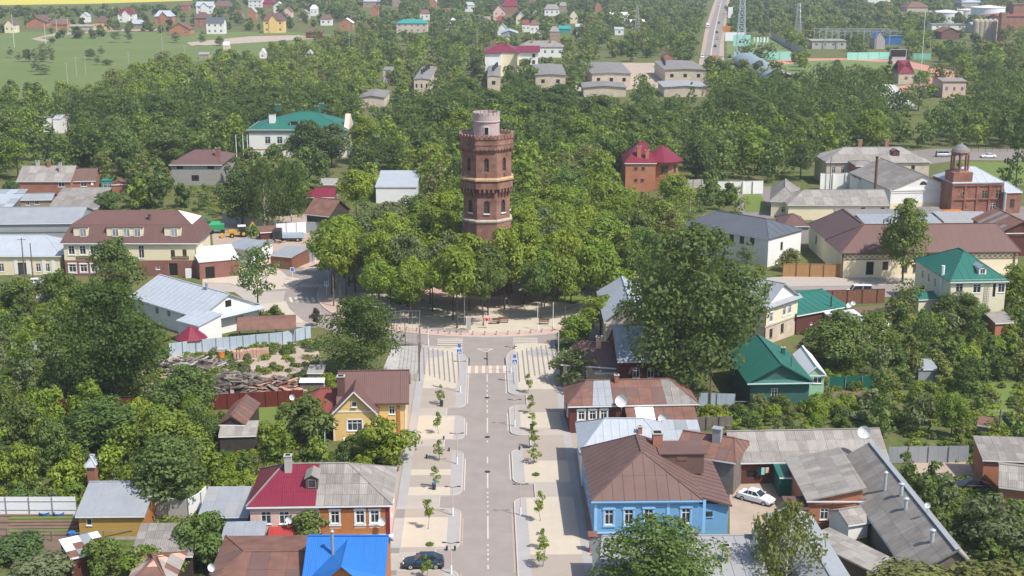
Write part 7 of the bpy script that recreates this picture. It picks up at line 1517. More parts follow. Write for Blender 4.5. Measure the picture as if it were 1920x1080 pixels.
def lorry(p,rz,label,cab,box,L=7.5,H=3.0,cat='lorry',open_=False,name='lorry'):
 t = empty(name,p,rz,label,cat); MB().use(cab).box(-L / 2,-L / 2 + 1.9,-1.15,1.15,.6,2.5).solid([(-L / 2 + .1,-1.1,2.5),(-L / 2 + 1.9,-1.1,2.5),(-L / 2 + 1.9,1.1,2.5),(-L / 2 + .1,1.1,2.5),(-L / 2 + .35,-1,2.8),(-L / 2 + 1.8,-1,2.8),(-L / 2 + 1.8,1,2.8),(-L / 2 + .35,1,2.8)],[(4,5,6,7),(0,1,5,4),(1,2,6,5),(2,3,7,6),(3,0,4,7)]).build('cab',t)
 MB().use('car_glass').box(-L / 2 - .01,-L / 2 + .02,-1,1,1.6,2.35).box(-L / 2 + .5,-L / 2 + 1.4,-1.16,-1.13,1.6,2.3).box(-L / 2 + .5,-L / 2 + 1.4,1.13,1.16,1.6,2.3).build('window_glass',t)
 MB().use('dark_metal').box(-L / 2 + .2,L / 2 - .1,-.5,.5,.55,.85).build('chassis',t)
 if open_: MB().use(box).box(-L / 2 + 2.1,L / 2,-1.2,1.2,.9,1.0).box(-L / 2 + 2.1,L / 2,-1.2,-1.12,1.0,1.7).box(-L / 2 + 2.1,L / 2,1.12,1.2,1.0,1.7).box(L / 2 - .08,L / 2,-1.12,1.12,1.0,1.7).box(-L / 2 + 2.1,-L / 2 + 2.18,-1.12,1.12,1.0,1.9).build('cargo_bed',t)
 else: MB().use(box).box(-L / 2 + 2.1,L / 2,-1.22,1.22,.9,H).build('cargo_box',t)
 wm = MB().use('tyre').tube([(0,-.15,0),(0,.15,0)],.48,14).mesh('wheel'); rm = MB().use('rim').tube([(0,-.16,0),(0,.16,0)],.25,10).mesh('rim')
 for x in (-L / 2 + 1.0,L / 2 - 1.2):
  for y in (-1.0,1.0): w = link('wheel',wm,t,(x,y,.48)); link('rim',rm,w)
lorry(G(1338,116,.1),R_(80),'orange red lorry at the near end of the far road','paint_red','paint_orange',8,3.6); lorry(G(1327,52,.1),R_(80),'white bus like van on the left side of the far road','paint_white','paint_white',9,3.4,cat='van')
lorry(G(541,452),R_(2),'old flatbed truck with a dark cab and pale blue grey cargo bed in the truck yard','dark_metal','pale_blue_fence',6.6,open_=True,name='flatbed_truck',cat='truck')
def tractor(p,rz,label,m,arm=True):
 t = empty('tractor',p,rz,label,'tractor'); MB().use(m).box(-2.4,-.4,-.5,.5,.9,1.6).box(-.4,1.4,-.9,.9,.8,1.3).build('body',t); MB().use('car_glass').box(-.3,1.2,-.75,.75,1.3,2.4).build('cab_glass',t); MB().use('white_paint' if arm else m).box(-.4,1.35,-.85,.85,2.4,2.55).build('cab_roof',t)
 for x,r in ((-1.7,.5),(.8,.85)):
  for s_ in (-1,1): w = MB().use('tyre').tube([(x,s_ * .7,r),(x,s_ * 1.1,r)],r,16).build('wheel',t); MB().use('rim' if not arm else m).tube([(x,s_ * .68,r),(x,s_ * 1.12,r)],r * .45,10).build('rim',w)
 if arm: MB().use(m).beam((1.5,0,1.0),(2.9,0,3.2),.3).beam((2.9,0,3.2),(3.8,0,1.2),.25).box(3.4,4.1,-.4,.4,.5,1.2).build('digger_arm',t); MB().use(m).beam((-2.3,.6,1.2),(-3.6,.6,.5),.15).beam((-2.3,-.6,1.2),(-3.6,-.6,.5),.15).box(-4.2,-3.6,-1.1,1.1,.1,.8).build('loader_bucket',t)
tractor(G(450,444),R_(12),'yellow backhoe tractor with a white cab roof in the machinery yard','paint_yellow'); t = empty('harvester',G(411,437),R_(10),'bright green farm implement left of the yellow tractor','machine'); MB().use('paint_green').box(-2.6,1.2,-1,1,.9,2.1).solid([(-2.2,-.9,2.1),(.6,-.9,2.1),(.6,.9,2.1),(-2.2,.9,2.1),(-1.6,-.6,2.7),(.2,-.6,2.7),(.2,.6,2.7),(-1.6,.6,2.7)],[(4,5,6,7),(0,1,5,4),(1,2,6,5),(2,3,7,6),(3,0,4,7)]).build('hopper',t); MB().use('paint_green').beam((1.2,0,1.6),(-3.4,.2,3.6),.2).beam((-1,-.6,2.4),(-3.6,.4,4.2),.14).build('boom',t)
MB().use('rust_steel').beam((-2.4,0,.8),(2.6,0,.6),.2).build('frame',t)
for x in (-1.6,.8):
 for s_ in (-1,1): MB().use('tyre').tube([(x,s_ * .9,.5),(x,s_ * 1.2,.5)],.5,14).build('wheel',t)
# ================================================================== heaps and yard things
def heap(px,py,rx,ry,hz,n,label,mats,L=(1.2,3.2),seed=1,name='timber_heap',piece='plank'):
 rnd = random.Random(seed); c = G(px,py); t = empty(name,c,0,label,'heap'); ms = [[MB().use(m).box(-l / 2,l / 2,-w / 2,w / 2,-.05,.05).mesh(piece) for l,w in ((1.4,.18),(2.2,.22),(3.0,.2),(1.8,.4))] for m in mats]
 for i in range(n):
  a = rnd.random() * 6.28; r = math.sqrt(rnd.random()); x,y = r * rx * math.cos(a),r * ry * math.sin(a); z = hz * (1 - r ** 1.6) * rnd.uniform(.35,1) + .1
  o = link(piece,rnd.choice(rnd.choice(ms)),t,(x,y,z)); o.rotation_euler = (rnd.uniform(-.3,.3),rnd.uniform(-.45,.45),rnd.gauss(.25,.7)); s_ = rnd.uniform(.8,1.5); o.scale = (s_,s_,s_)
 mb = MB().use(mats[-1]); mb.lathe([(1,0),(.85,.35),(.5,.75),(.1,.9)],14); o = mb.build('core',t); o.scale = (rx * .92,ry * .92,hz * .72)
heap(444,737,7.2,3.6,3.2,290,'big heap of grey weathered timber and boards above the dark red fence',['old_timber','old_timber','dark_timber'],seed=3)
heap(514,739,4.8,3.2,2.4,190,'heap of reddish brick rubble and planks right of the big timber heap',['pale_brick_pile','old_timber','rust_sheet'],seed=5)
heap(350,692,6.4,4.0,1.5,200,'loose grey board heap below the pale blue ribbed fence',['old_timber','concrete','dark_timber'],seed=7)
heap(545,722,3.4,3.4,.8,60,'thin scatter of poles and boards right of the rubble heap',['old_timber','dark_timber'],seed=9)
heap(505,450,4.5,4,1.0,60,'scrap heap beside the flatbed truck',['rust_sheet','old_timber','pale_dirt' if 'pale_dirt' in MATS else 'sand'],seed=11,name='scrap_heap',piece='scrap_piece')
for i,(px,py,s_) in enumerate([(447,673,.8),(461,671,1.0),(478,669,.9),(495,668,1.0)]):
 t = empty('brick_pallet',G(px,py),R_(8),'pallet of pale pinkish bricks in the bare yard','pallet','brick pallets in the bare yard'); bmh = MB().use('pale_brick_pile').box(-.24,.24,-.11,.11,0,.13).mesh('brick'); rnd = random.Random(i)
 MB().use('old_timber').box(-.75,.75,-.55,.55,0,.12).build('pallet_base',t)
 for z in range(6):
  for x in range(3):
   for y in range(4):
    if z == 5 and rnd.random() < .4: continue
    o = link('brick',bmh,t,(-.5 + x * .5,-.4 + y * .26,.13 + z * .2)); o.scale = (s_,1,1.45); o.rotation_euler.z = rnd.uniform(-.08,.08)
t = empty('concrete_ring',G(415,671),0,'orange red barrel with a pale sack beside the board heap','barrel'); MB().use('paint_orange').lathe([(.55,0),(.55,1.1)],14).build('barrel',t); MB().use('concrete').box(-.6,.6,-.4,.4,1.1,1.5).build('sack',t); t.name = 'barrel'
t = House('plank_hut','small half collapsed plank hut with a dark window beside the netted plot',(575,699),(606,699),2.3,3.0,('shed',.3,0,0),.1,'grey_boards','slate_pale',[('F',1.4,1.2,.9,.9,'hole')],cat='hut',view=True); t.root.name = 'hut'
for x,y_,m,lb in ((586,735,'dark_timber','low covered woodpile behind the dull red annex'),):
 t = empty('woodpile',G(x,y_),0,lb,'woodpile'); MB().use('white_panel').slab([(-1.8,-.8,1.7),(1.8,-.8,1.7),(1.8,.8,1.9),(-1.8,.8,1.9)],.06).build('cover',t); lm = MB().use('old_timber').tube([(0,-.6,0),(0,.6,0)],.12,6).mesh('log')
 for i in range(14):
  for j in range(6): link('log',lm,t,(-1.6 + i * .245 + (j % 2) * .12,0,.12 + j * .24))
t = empty('water_barrel',G(136,1016),0,'blue plastic water barrel at the corner of the yellow log house','barrel'); MB().use('paint_blue').lathe([(.38,0),(.42,.3),(.42,.8),(.38,1.1)],14).build('body',t); MB().use('sign_blue').lathe([(.4,1.1),(.4,1.16)],14).build('lid',t)
t = empty('water_barrel',G(1524,757),0,'small blue barrel beside the mint green annex','barrel'); MB().use('paint_blue').lathe([(.3,0),(.34,.3),(.34,.7),(.3,.95)],12).build('body',t); MB().use('sign_blue').lathe([(.31,.95),(.31,1.0)],12).build('lid',t)
for px,py,m,lb in ((84,967,'paint_blue','blue tub by the white panel fence, left one'),(111,968,'paint_blue','blue tub by the white panel fence, right one')):
 t = empty('garden_tub',G(px,py),0,lb,'tub'); MB().use(m).lathe([(.5,0),(.6,.5),(.55,.5),(.5,.15)],12).build('body',t)
# garden posts and rails
for i,(a,b) in enumerate([((1560,757),(1602,757)),((1375,766),(1440,766))]): fence('garden_fence',['thin wire and post fence before the mint annex garden','thin post fence before the green gabled house'][i],[a,b],1.1,'steel',2.2,post='steel',th=.012,gapz=.95)
fence('garden_fence','thin grey pipe railing in front of the dark car yard',[(1720,905),(1762,904),(1795,922)],1.2,'steel',2.4,post='steel',th=.02,gapz=1.05)
fence('garden_fence','wire fence on thin posts in front of the yellow log house',[(14,1010),(140,1018),(250,1012)],1.2,'steel',2.6,post='pole_wood',th=.012,gapz=1.08)
fence('railing','dark iron railing along the street at the upper right',[(1795,285),(1860,284),(1990,286)],1.6,'dark_metal',2.4,post='dark_metal',th=.03,gapz=1.4,cat='railing')
t = empty('swing_frame',G(597,838),0,'pale turquoise A frame swing in the garden below the red annex','swing'); mb = MB().use('banner_mint')
for x in (-.9,.9): mb.beam((x,-.9,0),(x,0,2.2),.07).beam((x,.9,0),(x,0,2.2),.07)
mb.beam((-1,0,2.2),(1,0,2.2),.07).build('frame',t)
# people: none stand out; tyres by the yard
for px,py in ((305,690),(300,696)):
 t = empty('old_tyre',G(px,py),0,'old tyre lying by the board heap','tyre','old tyres by the board heap'); MB().use('tyre').lathe([(.3,.0),(.5,.02),(.55,.15),(.5,.28),(.3,.3),(.25,.15)],16,caps=False).build('ring',t)
# ================================================================== vegetation
random.seed(11)
def inpoly(x,y,P):
 c = False; n = len(P); j = n - 1
 for i in range(n):
  xi,yi,xj,yj = P[i][0],P[i][1],P[j][0],P[j][1]
  if (yi > y) != (yj > y) and x < (xj - xi) * (y - yi) / (yj - yi) + xi: c = not c
  j = i
 return c
WP = lambda px: [G(x,y)[:2] for x,y in px]
CLEAR = [WP(p) for p in [[(1296,126),(1310,40),(1330,-60),(1380,-60),(1372,40),(1366,126)],[(1362,74),(1450,70),(1505,100),(1500,114),(1362,114)],[(1500,112),(1750,112),(1800,135),(1795,160),(1700,160),(1510,135)],[(1430,118),(1480,112),(1500,160),(1480,170)],
  [(1560,305),(1700,280),(1990,276),(1990,312),(1720,318),(1600,330)],[(1345,356),(1500,350),(1500,420),(1400,410)],[(1500,395),(1990,385),(1990,432),(1540,430)],[(395,415),(620,400),(622,478),(570,500),(400,470)],[(268,750),(262,700),(320,662),(590,630),(612,700),(560,760)],
  [(1368,862),(1500,862),(1500,1020),(1368,1020)],[(1715,872),(1815,866),(1850,930),(1870,930),(1800,935)],[(470,748),(556,748),(556,812),(470,815)],[(285,970),(380,968),(375,1000),(290,1000)],[(-60,945),(146,955),(146,1062),(-60,1072)],[(1555,733),(1650,729),(1650,758),(1560,760)],
  [(370,545),(478,548),(470,490),(620,480),(625,610),(560,615),(470,600),(480,560)],[(1262,545),(1490,510),(1990,505),(1990,560),(1720,562),(1500,560),(1262,580)],[(1845,725),(1990,715),(1990,820),(1860,800)],[(1800,303),(1990,306),(1990,350),(1850,345)],[(1090,118),(1245,116),(1240,170),(1090,178)],[(-150,40),(250,37),(540,42),(700,60),(590,93),(420,108),(300,120),(212,150),(185,185),(-150,185)]]]
VIEW += [(1795,896,1868,926,180),(680,122,800,155,600),(395,408,475,452,300),(500,430,600,500,265),(525,498,600,590,225),(470,150,480,160,0),(60,55,540,95,900),(880,195,945,215,250)]
def blocked(x,y,R,H,vis=True,foot=.55):
 if -11.5 - R * .6 < x < 12 + R * .6 and y < 211: return True
 rr = math.hypot(x - PC.x,y - PC.y)
 if RI - 1.6 < rr < RO + 1.0: return True
 for P in CLEAR:
  if inpoly(x,y,P): return True
 for A,u,v,W,D in FOOT:
  dx,dy = x - A.x,y - A.y; a,b = dx * u.x + dy * u.y,dx * v.x + dy * v.y; m = R * foot
  if -m < a < W + m and -m < b < D + m: return True
 if vis:
  cx,yb = pj((x,y,0)); _,yt = pj((x,y,H)); k = FPX / math.hypot(x,y); x0,x1 = cx - R * k,cx + R * k
  for vx0,vy0,vx1,vy1,vd in VIEW:
   if y < vd - 1:
    sx,sy = (vx1 - vx0) * .1,(vy1 - vy0) * .1
    if x1 > vx0 + sx and x0 < vx1 - sx and yt < vy1 - sy and yb > vy0 + sy: return True
 return False
ITEMS = []     # x, y, H, R, kind, tone, cls
OCC = {}
def near(x,y,sp,cell=6.0):
 n = int(sp // cell) + 1; ci,cj = int(x // cell),int(y // cell)
 for i in range(ci - n,ci + n + 1):
  for j in range(cj - n,cj + n + 1):
   for (a,b,s) in OCC.get((i,j),()):
    if (a - x) ** 2 + (b - y) ** 2 < (max(sp,s) * .5 + min(sp,s) * .5) ** 2: return True
 return False
def occ(x,y,s): OCC.setdefault((int(x // 6),int(y // 6)),[]).append((x,y,s))
def scatter(P,sp,kinds,Hr,tones,rk=(.32,.45),vis=True,tries=14,cls='tree',maxn=9999,foot=.55):
 rnd = random.Random(len(ITEMS) + 5); xs = [p[0] for p in P]; ys = [p[1] for p in P]; n = 0
 N = int((max(xs) - min(xs)) * (max(ys) - min(ys)) / sp ** 2 * tries / 4)
 for _ in range(N):
  x,y = rnd.uniform(min(xs),max(xs)),rnd.uniform(min(ys),max(ys))
  if not inpoly(x,y,P): continue
  H = rnd.uniform(*Hr); R = H * rnd.uniform(*rk); s = sp * rnd.uniform(.85,1.2)
  if near(x,y,s) or blocked(x,y,R,H,vis,foot): continue
  occ(x,y,s); ITEMS.append((x,y,H,R,rnd.choice(kinds),rnd.choice(tones),cls)); n += 1
  if n >= maxn: break
 return n
MAN = [  # px, py of the foot, H, R, kind, tone, label
 (218,756,17.2,7.8,'big','deep','huge dark spreading tree left of the bare yard with timber heaps',0),
 (676,708,12.5,5.9,'big','deep','large dark round tree between the ring road and the yellow gabled house',1),
 (484,588,15.5,3.9,'thin','mid','slender airy tree beside the white metal roofed house',0),
 (222,562,11.2,4.9,'broad','mid','bushy tree in front of the mansard building',2),
 (1296,752,25.0,9.6,'big','bluish','giant dark green tree right of the street, tallest in the town',0),
 (1240,700,17,6.8,'big','dark','big tree merging into the left side of the giant right tree',2),
 (1350,690,17,6.0,'big','dark','big tree merging into the right side of the giant right tree',1),
 (1692,533,16.2,4.4,'oval','mid','single tall oval tree standing before the long brown roof',0),
 (1235,1168,10.4,6.2,'big','mid','maple crown rising over the grey standing seam roof at the bottom edge',1),
 (1470,1132,11.0,3.7,'birch','olive','weeping birch with white branches at the bottom edge right of the grey roof',0),
 (1780,1190,5.6,7.5,'broad','olive','broad olive green crown along the bottom right edge',1),
 (1880,1180,6.2,6.0,'broad','olive','olive green crown in the bottom right corner',2),
 (1872,1026,5.6,4.2,'fruit','grey','greyish green garden tree near the bottom right edge',1),
 (1078,722,5.2,3.6,'fruit','mid','flowering shrub tree with white blossom beside the corner house',0),
 (497,434,16.0,4.8,'birch','dark','tall dark drooping birch above the machinery yard',0),
 (548,425,15,5.0,'birch','dark','second drooping birch right of the tall one above the machinery yard',1),
 (455,425,13,5.0,'broad','dark','dark tree left of the two drooping birches',1),
 (592,612,3.2,.9,'oval','plum','small purple leaved tree at the ring road pavement',0),
 (1906,352,22,5.2,'spruce','deep','dark spruce at the right edge above the chapel',0),
 (1296,196,9,3.0,'spruce','deep','dark spruce before the third pale warehouse',1),
 (1665,178,17,4.5,'spruce','deep','dark spruce beside the striped stairway',0),
 (1722,208,15,5,'thin','grey','pale grey spruce like tree around the white mast',1),
 (575,828,5.8,3.9,'fruit','mid','apple tree covering the front of the dull red annex',0),
 (722,868,6.0,3.6,'fruit','light','light green tree at the corner of the yellow gabled house',1),
 (585,1022,4.2,2.9,'fruit','mid','rounded shrub tree in front of the cream wall behind the blue roof',2),
 (383,1062,5.6,3.2,'fruit','mid','bushy tree between the slate shed and the reddish iron roof',3),
 (318,965,9.5,4.6,'broad','mid','tall bushy tree behind the grey concrete garden wall',0),
 (345,800,8.2,4.6,'broad','mid','dense tree at the foot of the timber heap, beside the dark red fence',3),
 (330,880,7.2,4.4,'broad','light','light green tree in the middle of the left gardens',2),
 (200,850,7.0,5.0,'broad','mid','wide tree in the left gardens below the huge dark tree',1),
 (280,1098,4.2,3.2,'fruit','light','light bush crown at the bottom edge by the rusty pink roof',1),
 (190,1080,3.8,2.6,'fruit','mid','bush beside the patched white and crimson shed',2),
 (80,1105,3.4,3.6,'fruit','grey','grey green bush in the bottom left corner',3),
 (36,1045,2.4,3.2,'shrub','bluish','bluish green garden patch at the left edge',0),
 (1575,690,8.6,5.2,'broad','mid','dense tree right of the two storey house, behind the green gabled roof',0),
 (1640,668,7.0,4.2,'broad','mid','tree in front of the cream end walled shed',2),
 (1400,505,5.5,2.4,'thin','grey','thin grey green tree against the white two storey building',0),
 (1478,508,4.6,2.4,'fruit','olive','pale shrub at the corner of the white two storey building',1),
 (1895,590,9.0,3.6,'broad','light','yellow green tree hiding the right end of the green roofed villa',0),
 (1800,620,6.5,3.8,'broad','mid','garden tree below the green roofed villa',1),
 (120,575,6.5,3.4,'fruit','mid','bush at the left corner of the mansard building',1),(42,582,5.5,3.2,'fruit','mid','bush in front of the pale blue roofed building',2),
 (514,607,3.4,2.0,'shrub','mid','round bush on the pavement corner by the white metal roofed house',1),(1085,650,5.0,3.6,'fruit','light','light bush tree at the right end of the ring road front',2),(1125,640,7.5,4.2,'park','lime','yellow green tree behind the faded brown corner roof',1),
 (575,314,13.5,6.0,'broad','dark','broad dark tree covering the middle of the green roofed school',0),(622,314,12.5,5.4,'oval','dark','dark tree covering the right part of the green roofed school',1),(520,330,7.0,3.8,'broad','mid','lower tree before the left windows of the green roofed school',2),
 (880,582,13.5,4.2,'park','light','tall light park tree left in front of the water tower foot',0),(946,580,14.2,4.4,'park','lime','tall yellow green park tree right in front of the water tower foot',1),(915,592,12.3,4.0,'park','mid','park tree directly before the middle of the water tower',2),(850,574,14,4.6,'park','grey','greyish tall park tree left of the water tower',3),(982,570,14.5,4.6,'park','light','tall park tree right of the water tower',0),
 (22,378,5,2.6,'fruit','dark','dark bush by the beige walled shed',2),(88,365,4,2.2,'fruit','mid','bush before the old pale slate house',0),(204,402,5.5,3.6,'fruit','mid','bush right of the wide brownish slate shed',3),
]
for px,py,H,R,kd,tn,lb,pi in MAN:
 p = G(px,py); occ(p.x,p.y,R * 1.3); tree(kd,p,H,R,tn,lb,pi=pi,cat='tree' if kd != 'shrub' else 'shrub',flowers=150 if 'blossom' in lb else 0)
YT = [(826,758,2.9,'young street tree on the left pavement, farthest from the camera'),(822,813,3.0,'slim young street tree on the left pavement, second farthest'),(824,863,2.6,'bushy young street tree on the left pavement, third from the far end'),(815,916,2.7,'young street tree behind the blue rimmed litter bin'),(803,992,3.6,'tallest young street tree on the left pavement'),(801,1084,2.6,'bare twiggy young tree at the bottom edge of the left pavement'),
  (990,737,2.9,'leaning young street tree on the right pavement, farthest from the camera'),(994,776,2.7,'sparse young street tree on the right pavement, second farthest'),(997,808,2.5,'young street tree beside the dark bin on the right pavement'),(1000,840,2.5,'round headed young street tree on the right pavement'),(1002,868,2.6,'round headed young street tree just above the grass tuft'),(1013,977,3.6,'tall young street tree on the right pavement by the long house shadow'),(1016,1030,2.3,'small young street tree between two taller ones on the right pavement'),(1018,1062,3.0,'bushy young street tree nearest to the camera on the right pavement')]
for i,(px,py,H,lb) in enumerate(YT): tree('young',G(px,py,.13),H,.85 if 'bushy' in lb or 'round' in lb else .66,'light',lb,'young trees planted along the street',pi=i)
for px,py,lb in ((1005,891,'low grass tuft in the right pavement'),(806,1022,'low grass tuft in the left pavement')):
 o = tree('shrub',G(px,py,.13),.35,.45,'light',lb,cat='grass tuft',name='grass_tuft')
FT = ['dark','dark','mid','deep','mid','dark']
# park: rings of young limes with visible stems
rnd = random.Random(8)
for r,n in ((9.5,7),(13.5,15),(17.5,21),(21.5,27),(25.5,33),(28.6,26)):
 for i in range(n):
  a = 2 * math.pi * (i + rnd.uniform(-.3,.3)) / n; q = r + rnd.uniform(-1.2,1.2); x,y = PC.x + q * math.sin(a),PC.y - q * math.cos(a)
  fr = y < PC.y - 6
  if fr and (q > 27.9 or rnd.random() < .48): continue
  H = rnd.uniform(9.2,13.4); ITEMS.append((x,y,H,H * (rnd.uniform(.25,.33) if fr else rnd.uniform(.30,.40)),'park',rnd.choice(['light','light','lime','mid','lime','light','grey']),'park')); occ(x,y,3)
Z = lambda px: WP(px)
ringout = Z([(610,492),(605,400),(690,362),(790,345),(1160,352),(1230,380),(1300,405),(1275,440),(1278,500),(1440,505),(1420,560),(1300,590),(1150,640),(1100,650),(1000,520),(800,520)])
scatter(ringout,5.4,['park','broad','park','oval','thin'],(8,12.5),['light','lime','light','mid','olive'])
scatter(Z([(1235,500),(1290,440),(1275,400),(1350,345),(1395,365),(1400,400),(1300,405),(1300,470),(1250,520)]),4.6,['fruit','broad','fruit'],(4,7.5),['mid','dark','mid','light'],foot=.3)
scatter(Z([(185,440),(190,345),(310,345),(430,325),(560,345),(575,395),(560,425),(420,405),(330,392),(190,402)]),5.0,['broad','fruit','broad','thin'],(5.5,11),['mid','dark','light','mid','olive'],foot=.3)
scatter(Z([(-150,350),(250,336),(320,325),(560,345),(700,345),(790,330),(850,345),(1160,345),(1350,345),(1500,345),(1560,302),(1700,282),(1990,276),(1990,250),(1500,265),(900,265),(-150,290)]),6.5,['broad','broad','oval','thin','broad'],(9,14),['dark','mid','dark','mid','light'],foot=.4)
scatter(Z([(-150,292),(900,268),(1500,268),(1990,252),(1990,185),(1720,185),(1640,180),(1480,180),(1330,188),(1100,188),(720,195),(420,215),(200,225),(-150,250)]),7.3,['broad','broad','oval','broad','birch','thin'],(10.5,15.5),FT,rk=(.42,.56),foot=.4)
scatter(Z([(-150,250),(200,225),(420,215),(720,195),(900,190),(860,150),(720,125),(600,105),(540,98),(300,124),(215,152),(190,182),(-150,190)]),8.5,['broad','thin','broad'],(5,9),['light','light','olive','mid','lime'],rk=(.42,.6),foot=.4,cls='far')
# gardens
scatter(Z([(-100,560),(120,548),(235,600),(310,640),(262,690),(265,755),(-100,775)]),3.9,['fruit','fruit','broad'],(3,6),['mid','light','mid','dark','grey'],foot=.3,cls='garden')
scatter(Z([(-100,795),(250,795),(400,810),(410,835),(480,840),(530,835),(620,850),(700,838),(762,800),(760,872),(742,880),(500,882),(350,930),(-100,945)]),3.3,['fruit','fruit','broad','fruit'],(3.2,6.2),['mid','light','mid','lime','dark','light'],foot=.3,cls='garden')
scatter(Z([(1500,620),(1600,650),(1700,575),(1900,565),(1990,560),(1990,720),(1840,722),(1850,805),(1990,835),(1990,900),(1840,880),(1810,825),(1660,825),(1570,765),(1655,740),(1650,700),(1550,685)]),3.9,['fruit','fruit','broad','fruit'],(3.2,6.2),['mid','mid','light','grey','dark','olive'],foot=.3,cls='garden')
scatter(Z([(1690,915),(1800,930),(1990,900),(1990,1100),(1830,1100)]),3.4,['fruit'],(2.6,4.6),['mid','light','grey','mid'],foot=.3,cls='garden')
for P in ([(1315,775),(1560,768),(1650,772),(1655,805),(1315,805)],[(-100,560),(240,560),(310,640),(262,690),(265,755),(-100,775)],[(-100,790),(400,800),(620,850),(770,790),(750,880),(350,940),(-100,948)],[(1500,610),(1990,560),(1990,900),(1830,880),(1800,825),(1640,820),(1520,690)],[(1690,900),(1990,900),(1990,1100),(1820,1100)],
   [(320,675),(580,645),(590,662),(480,680),(330,690)],[(365,715),(450,690),(450,705),(380,722)],[(520,730),(600,690),(615,740),(560,745)],[(1380,780),(1560,770),(1560,760),(1380,765)],[(1230,510),(1400,500),(1420,560),(1250,570)]):
 n = scatter(Z(P),2.3,['shrub'],(1.1,2.5),['mid','light','mid','lime','grey'],rk=(.6,.95),foot=.1,cls='shrub',vis=True,maxn=95)
for P in ([(330,676),(585,646),(590,656),(480,676)],[(380,712),(452,692),(462,706),(400,716)],[(515,722),(600,692),(612,722),(560,738)]):
 for x,y in [(random.uniform(0,1),random.uniform(0,1)) for _ in range(13)]:
  a = Vector(WP(P)[0]).lerp(Vector(WP(P)[1]),x); b = Vector(WP(P)[3]).lerp(Vector(WP(P)[2]),x); q = a.lerp(b,y); ITEMS.append((q.x,q.y,random.uniform(.6,1.3),random.uniform(.7,1.3),'shrub',random.choice(['mid','light','grey']),'shrub'))
# ------------------------------------------------------------------ names for each by what it stands beside
LM = {k: G(*v) for k,v in {'the school with the green roof': (560,300),'the unfinished block house': (366,345),'the old pale slate house': (80,350),'the mansard building': (250,520),'the pale blue roofed building': (50,520),'the machinery yard': (460,440),'the rusty barn': (596,425),'the plain pale metal roof': (745,365),
  'the water tower': (912,545),'the crimson roofed brick villa': (1220,350),'the whitewashed wall with gateway': (1390,365),'the white two storey building': (1360,490),'the long slate roofed building': (1640,335),'the chapel': (1835,400),'the two storey plank house': (1465,640),'the green roofed villa': (1830,590),
  'the green gabled house': (1465,755),'the mint green annex': (1535,745),'the tiny outhouse': (1845,818),'the brick garages': (1870,915),'the long diagonal barn': (1700,990),'the grey metal yard fence': (1740,868),'the cream walled garden shed': (1640,640),'the small grey garage': (1740,715),'the yellow gabled house': (690,828),
  'the brown roofed shed': (440,820),'the little turret hut': (170,885),'the yellow log house': (210,1005),'the huge dark left tree': (222,752),'the white metal roofed house': (390,640),'the corrugated fence': (45,660),'the white fence above the bushes': (95,570),'the timber heap': (438,752),'the leftmost pale warehouse': (790,170),
  'the vented warehouse': (925,170),'the second pale warehouse': (1146,164),'the bluish low warehouse': (1285,180),'the grandstand': (1440,150),'the striped stairway': (1692,205),'the crimson hut roof': (1698,160),'the peach building': (1790,185),'the pale roofs at far left': (60,262),'the low grey sunken roof': (697,200),
  'the slender white mast': (1722,208),'the red annex': (590,790),'the crimson and slate roofed house': (600,1000),'the giant right tree': (1296,752),'the patchwork roofed house': (1250,800),'the long dark red shed': (1520,893),'the small orange brick shed': (1886,615),'the red arrow sign': (914,617)}.items()}
TW = {'dark': 'dark green','deep': 'very dark green','mid': 'mid green','light': 'light green','lime': 'yellow green','olive': 'olive green','grey': 'greyish green','bluish': 'bluish green','plum': 'purple'}
def describe(x,y,H,kind,tone,cls):
 k = min(LM,key=lambda n: (LM[n].x - x) ** 2 + (LM[n].y - y) ** 2); p = LM[k]; dx,dy = x - p.x,y - p.y
 rel = ('right of' if dx > 0 else 'left of') if abs(dx) > abs(dy) * .8 else ('behind' if dy > 0 else 'in front of')
 far = '' if math.hypot(dx,dy) < 22 else 'some way '
 sz = {'shrub': 'low' if H < 1.7 else 'waist high'}.get(cls,'small' if H < 5 else ('tall' if H > 11.5 else 'middling'))
 nm = {'shrub': 'bush','fruit': 'garden tree','birch': 'birch like tree','thin': 'airy tree','oval': 'oval crowned tree','spruce': 'spruce','park': 'slim stemmed tree'}.get(kind,'leafy tree')
 return f"{sz} {TW[tone]} {nm} {far}{rel} {k}",f"{nm}{'es' if nm == 'bush' else 's'} around {k[4:] if k.startswith('the ') else k}"
tr = sorted([t for t in ITEMS if t[6] != 'shrub'],key=lambda t: -t[2] * t[3] / (t[0] ** 2 + t[1] ** 2)); sh = sorted([t for t in ITEMS if t[6] == 'shrub'],key=lambda t: -t[2] / math.hypot(t[0],t[1]))
tr = [t for t in tr if -60 < pj((t[0],t[1],t[2]))[0] < 1980 and pj((t[0],t[1],t[2]))[1] < 1090] ; sh = [t for t in sh if -20 < pj((t[0],t[1],1))[0] < 1940]
NM = sum(1 for m in MAN if m[4] != 'shrub'); NI = 298 - NM - len(YT) - 0
solo = tr[:NI] + sh[:280]; byl = {}
for t in solo:
 lb,gr = describe(t[0],t[1],t[2],t[4],t[5],t[6]); byl.setdefault(lb,[]).append((t,gr))
ORD = {2: ['left','right'],3: ['leftmost','middle','rightmost'],4: ['leftmost','second from left','third from left','rightmost'],5: ['leftmost','second from left','middle','fourth from left','rightmost']}
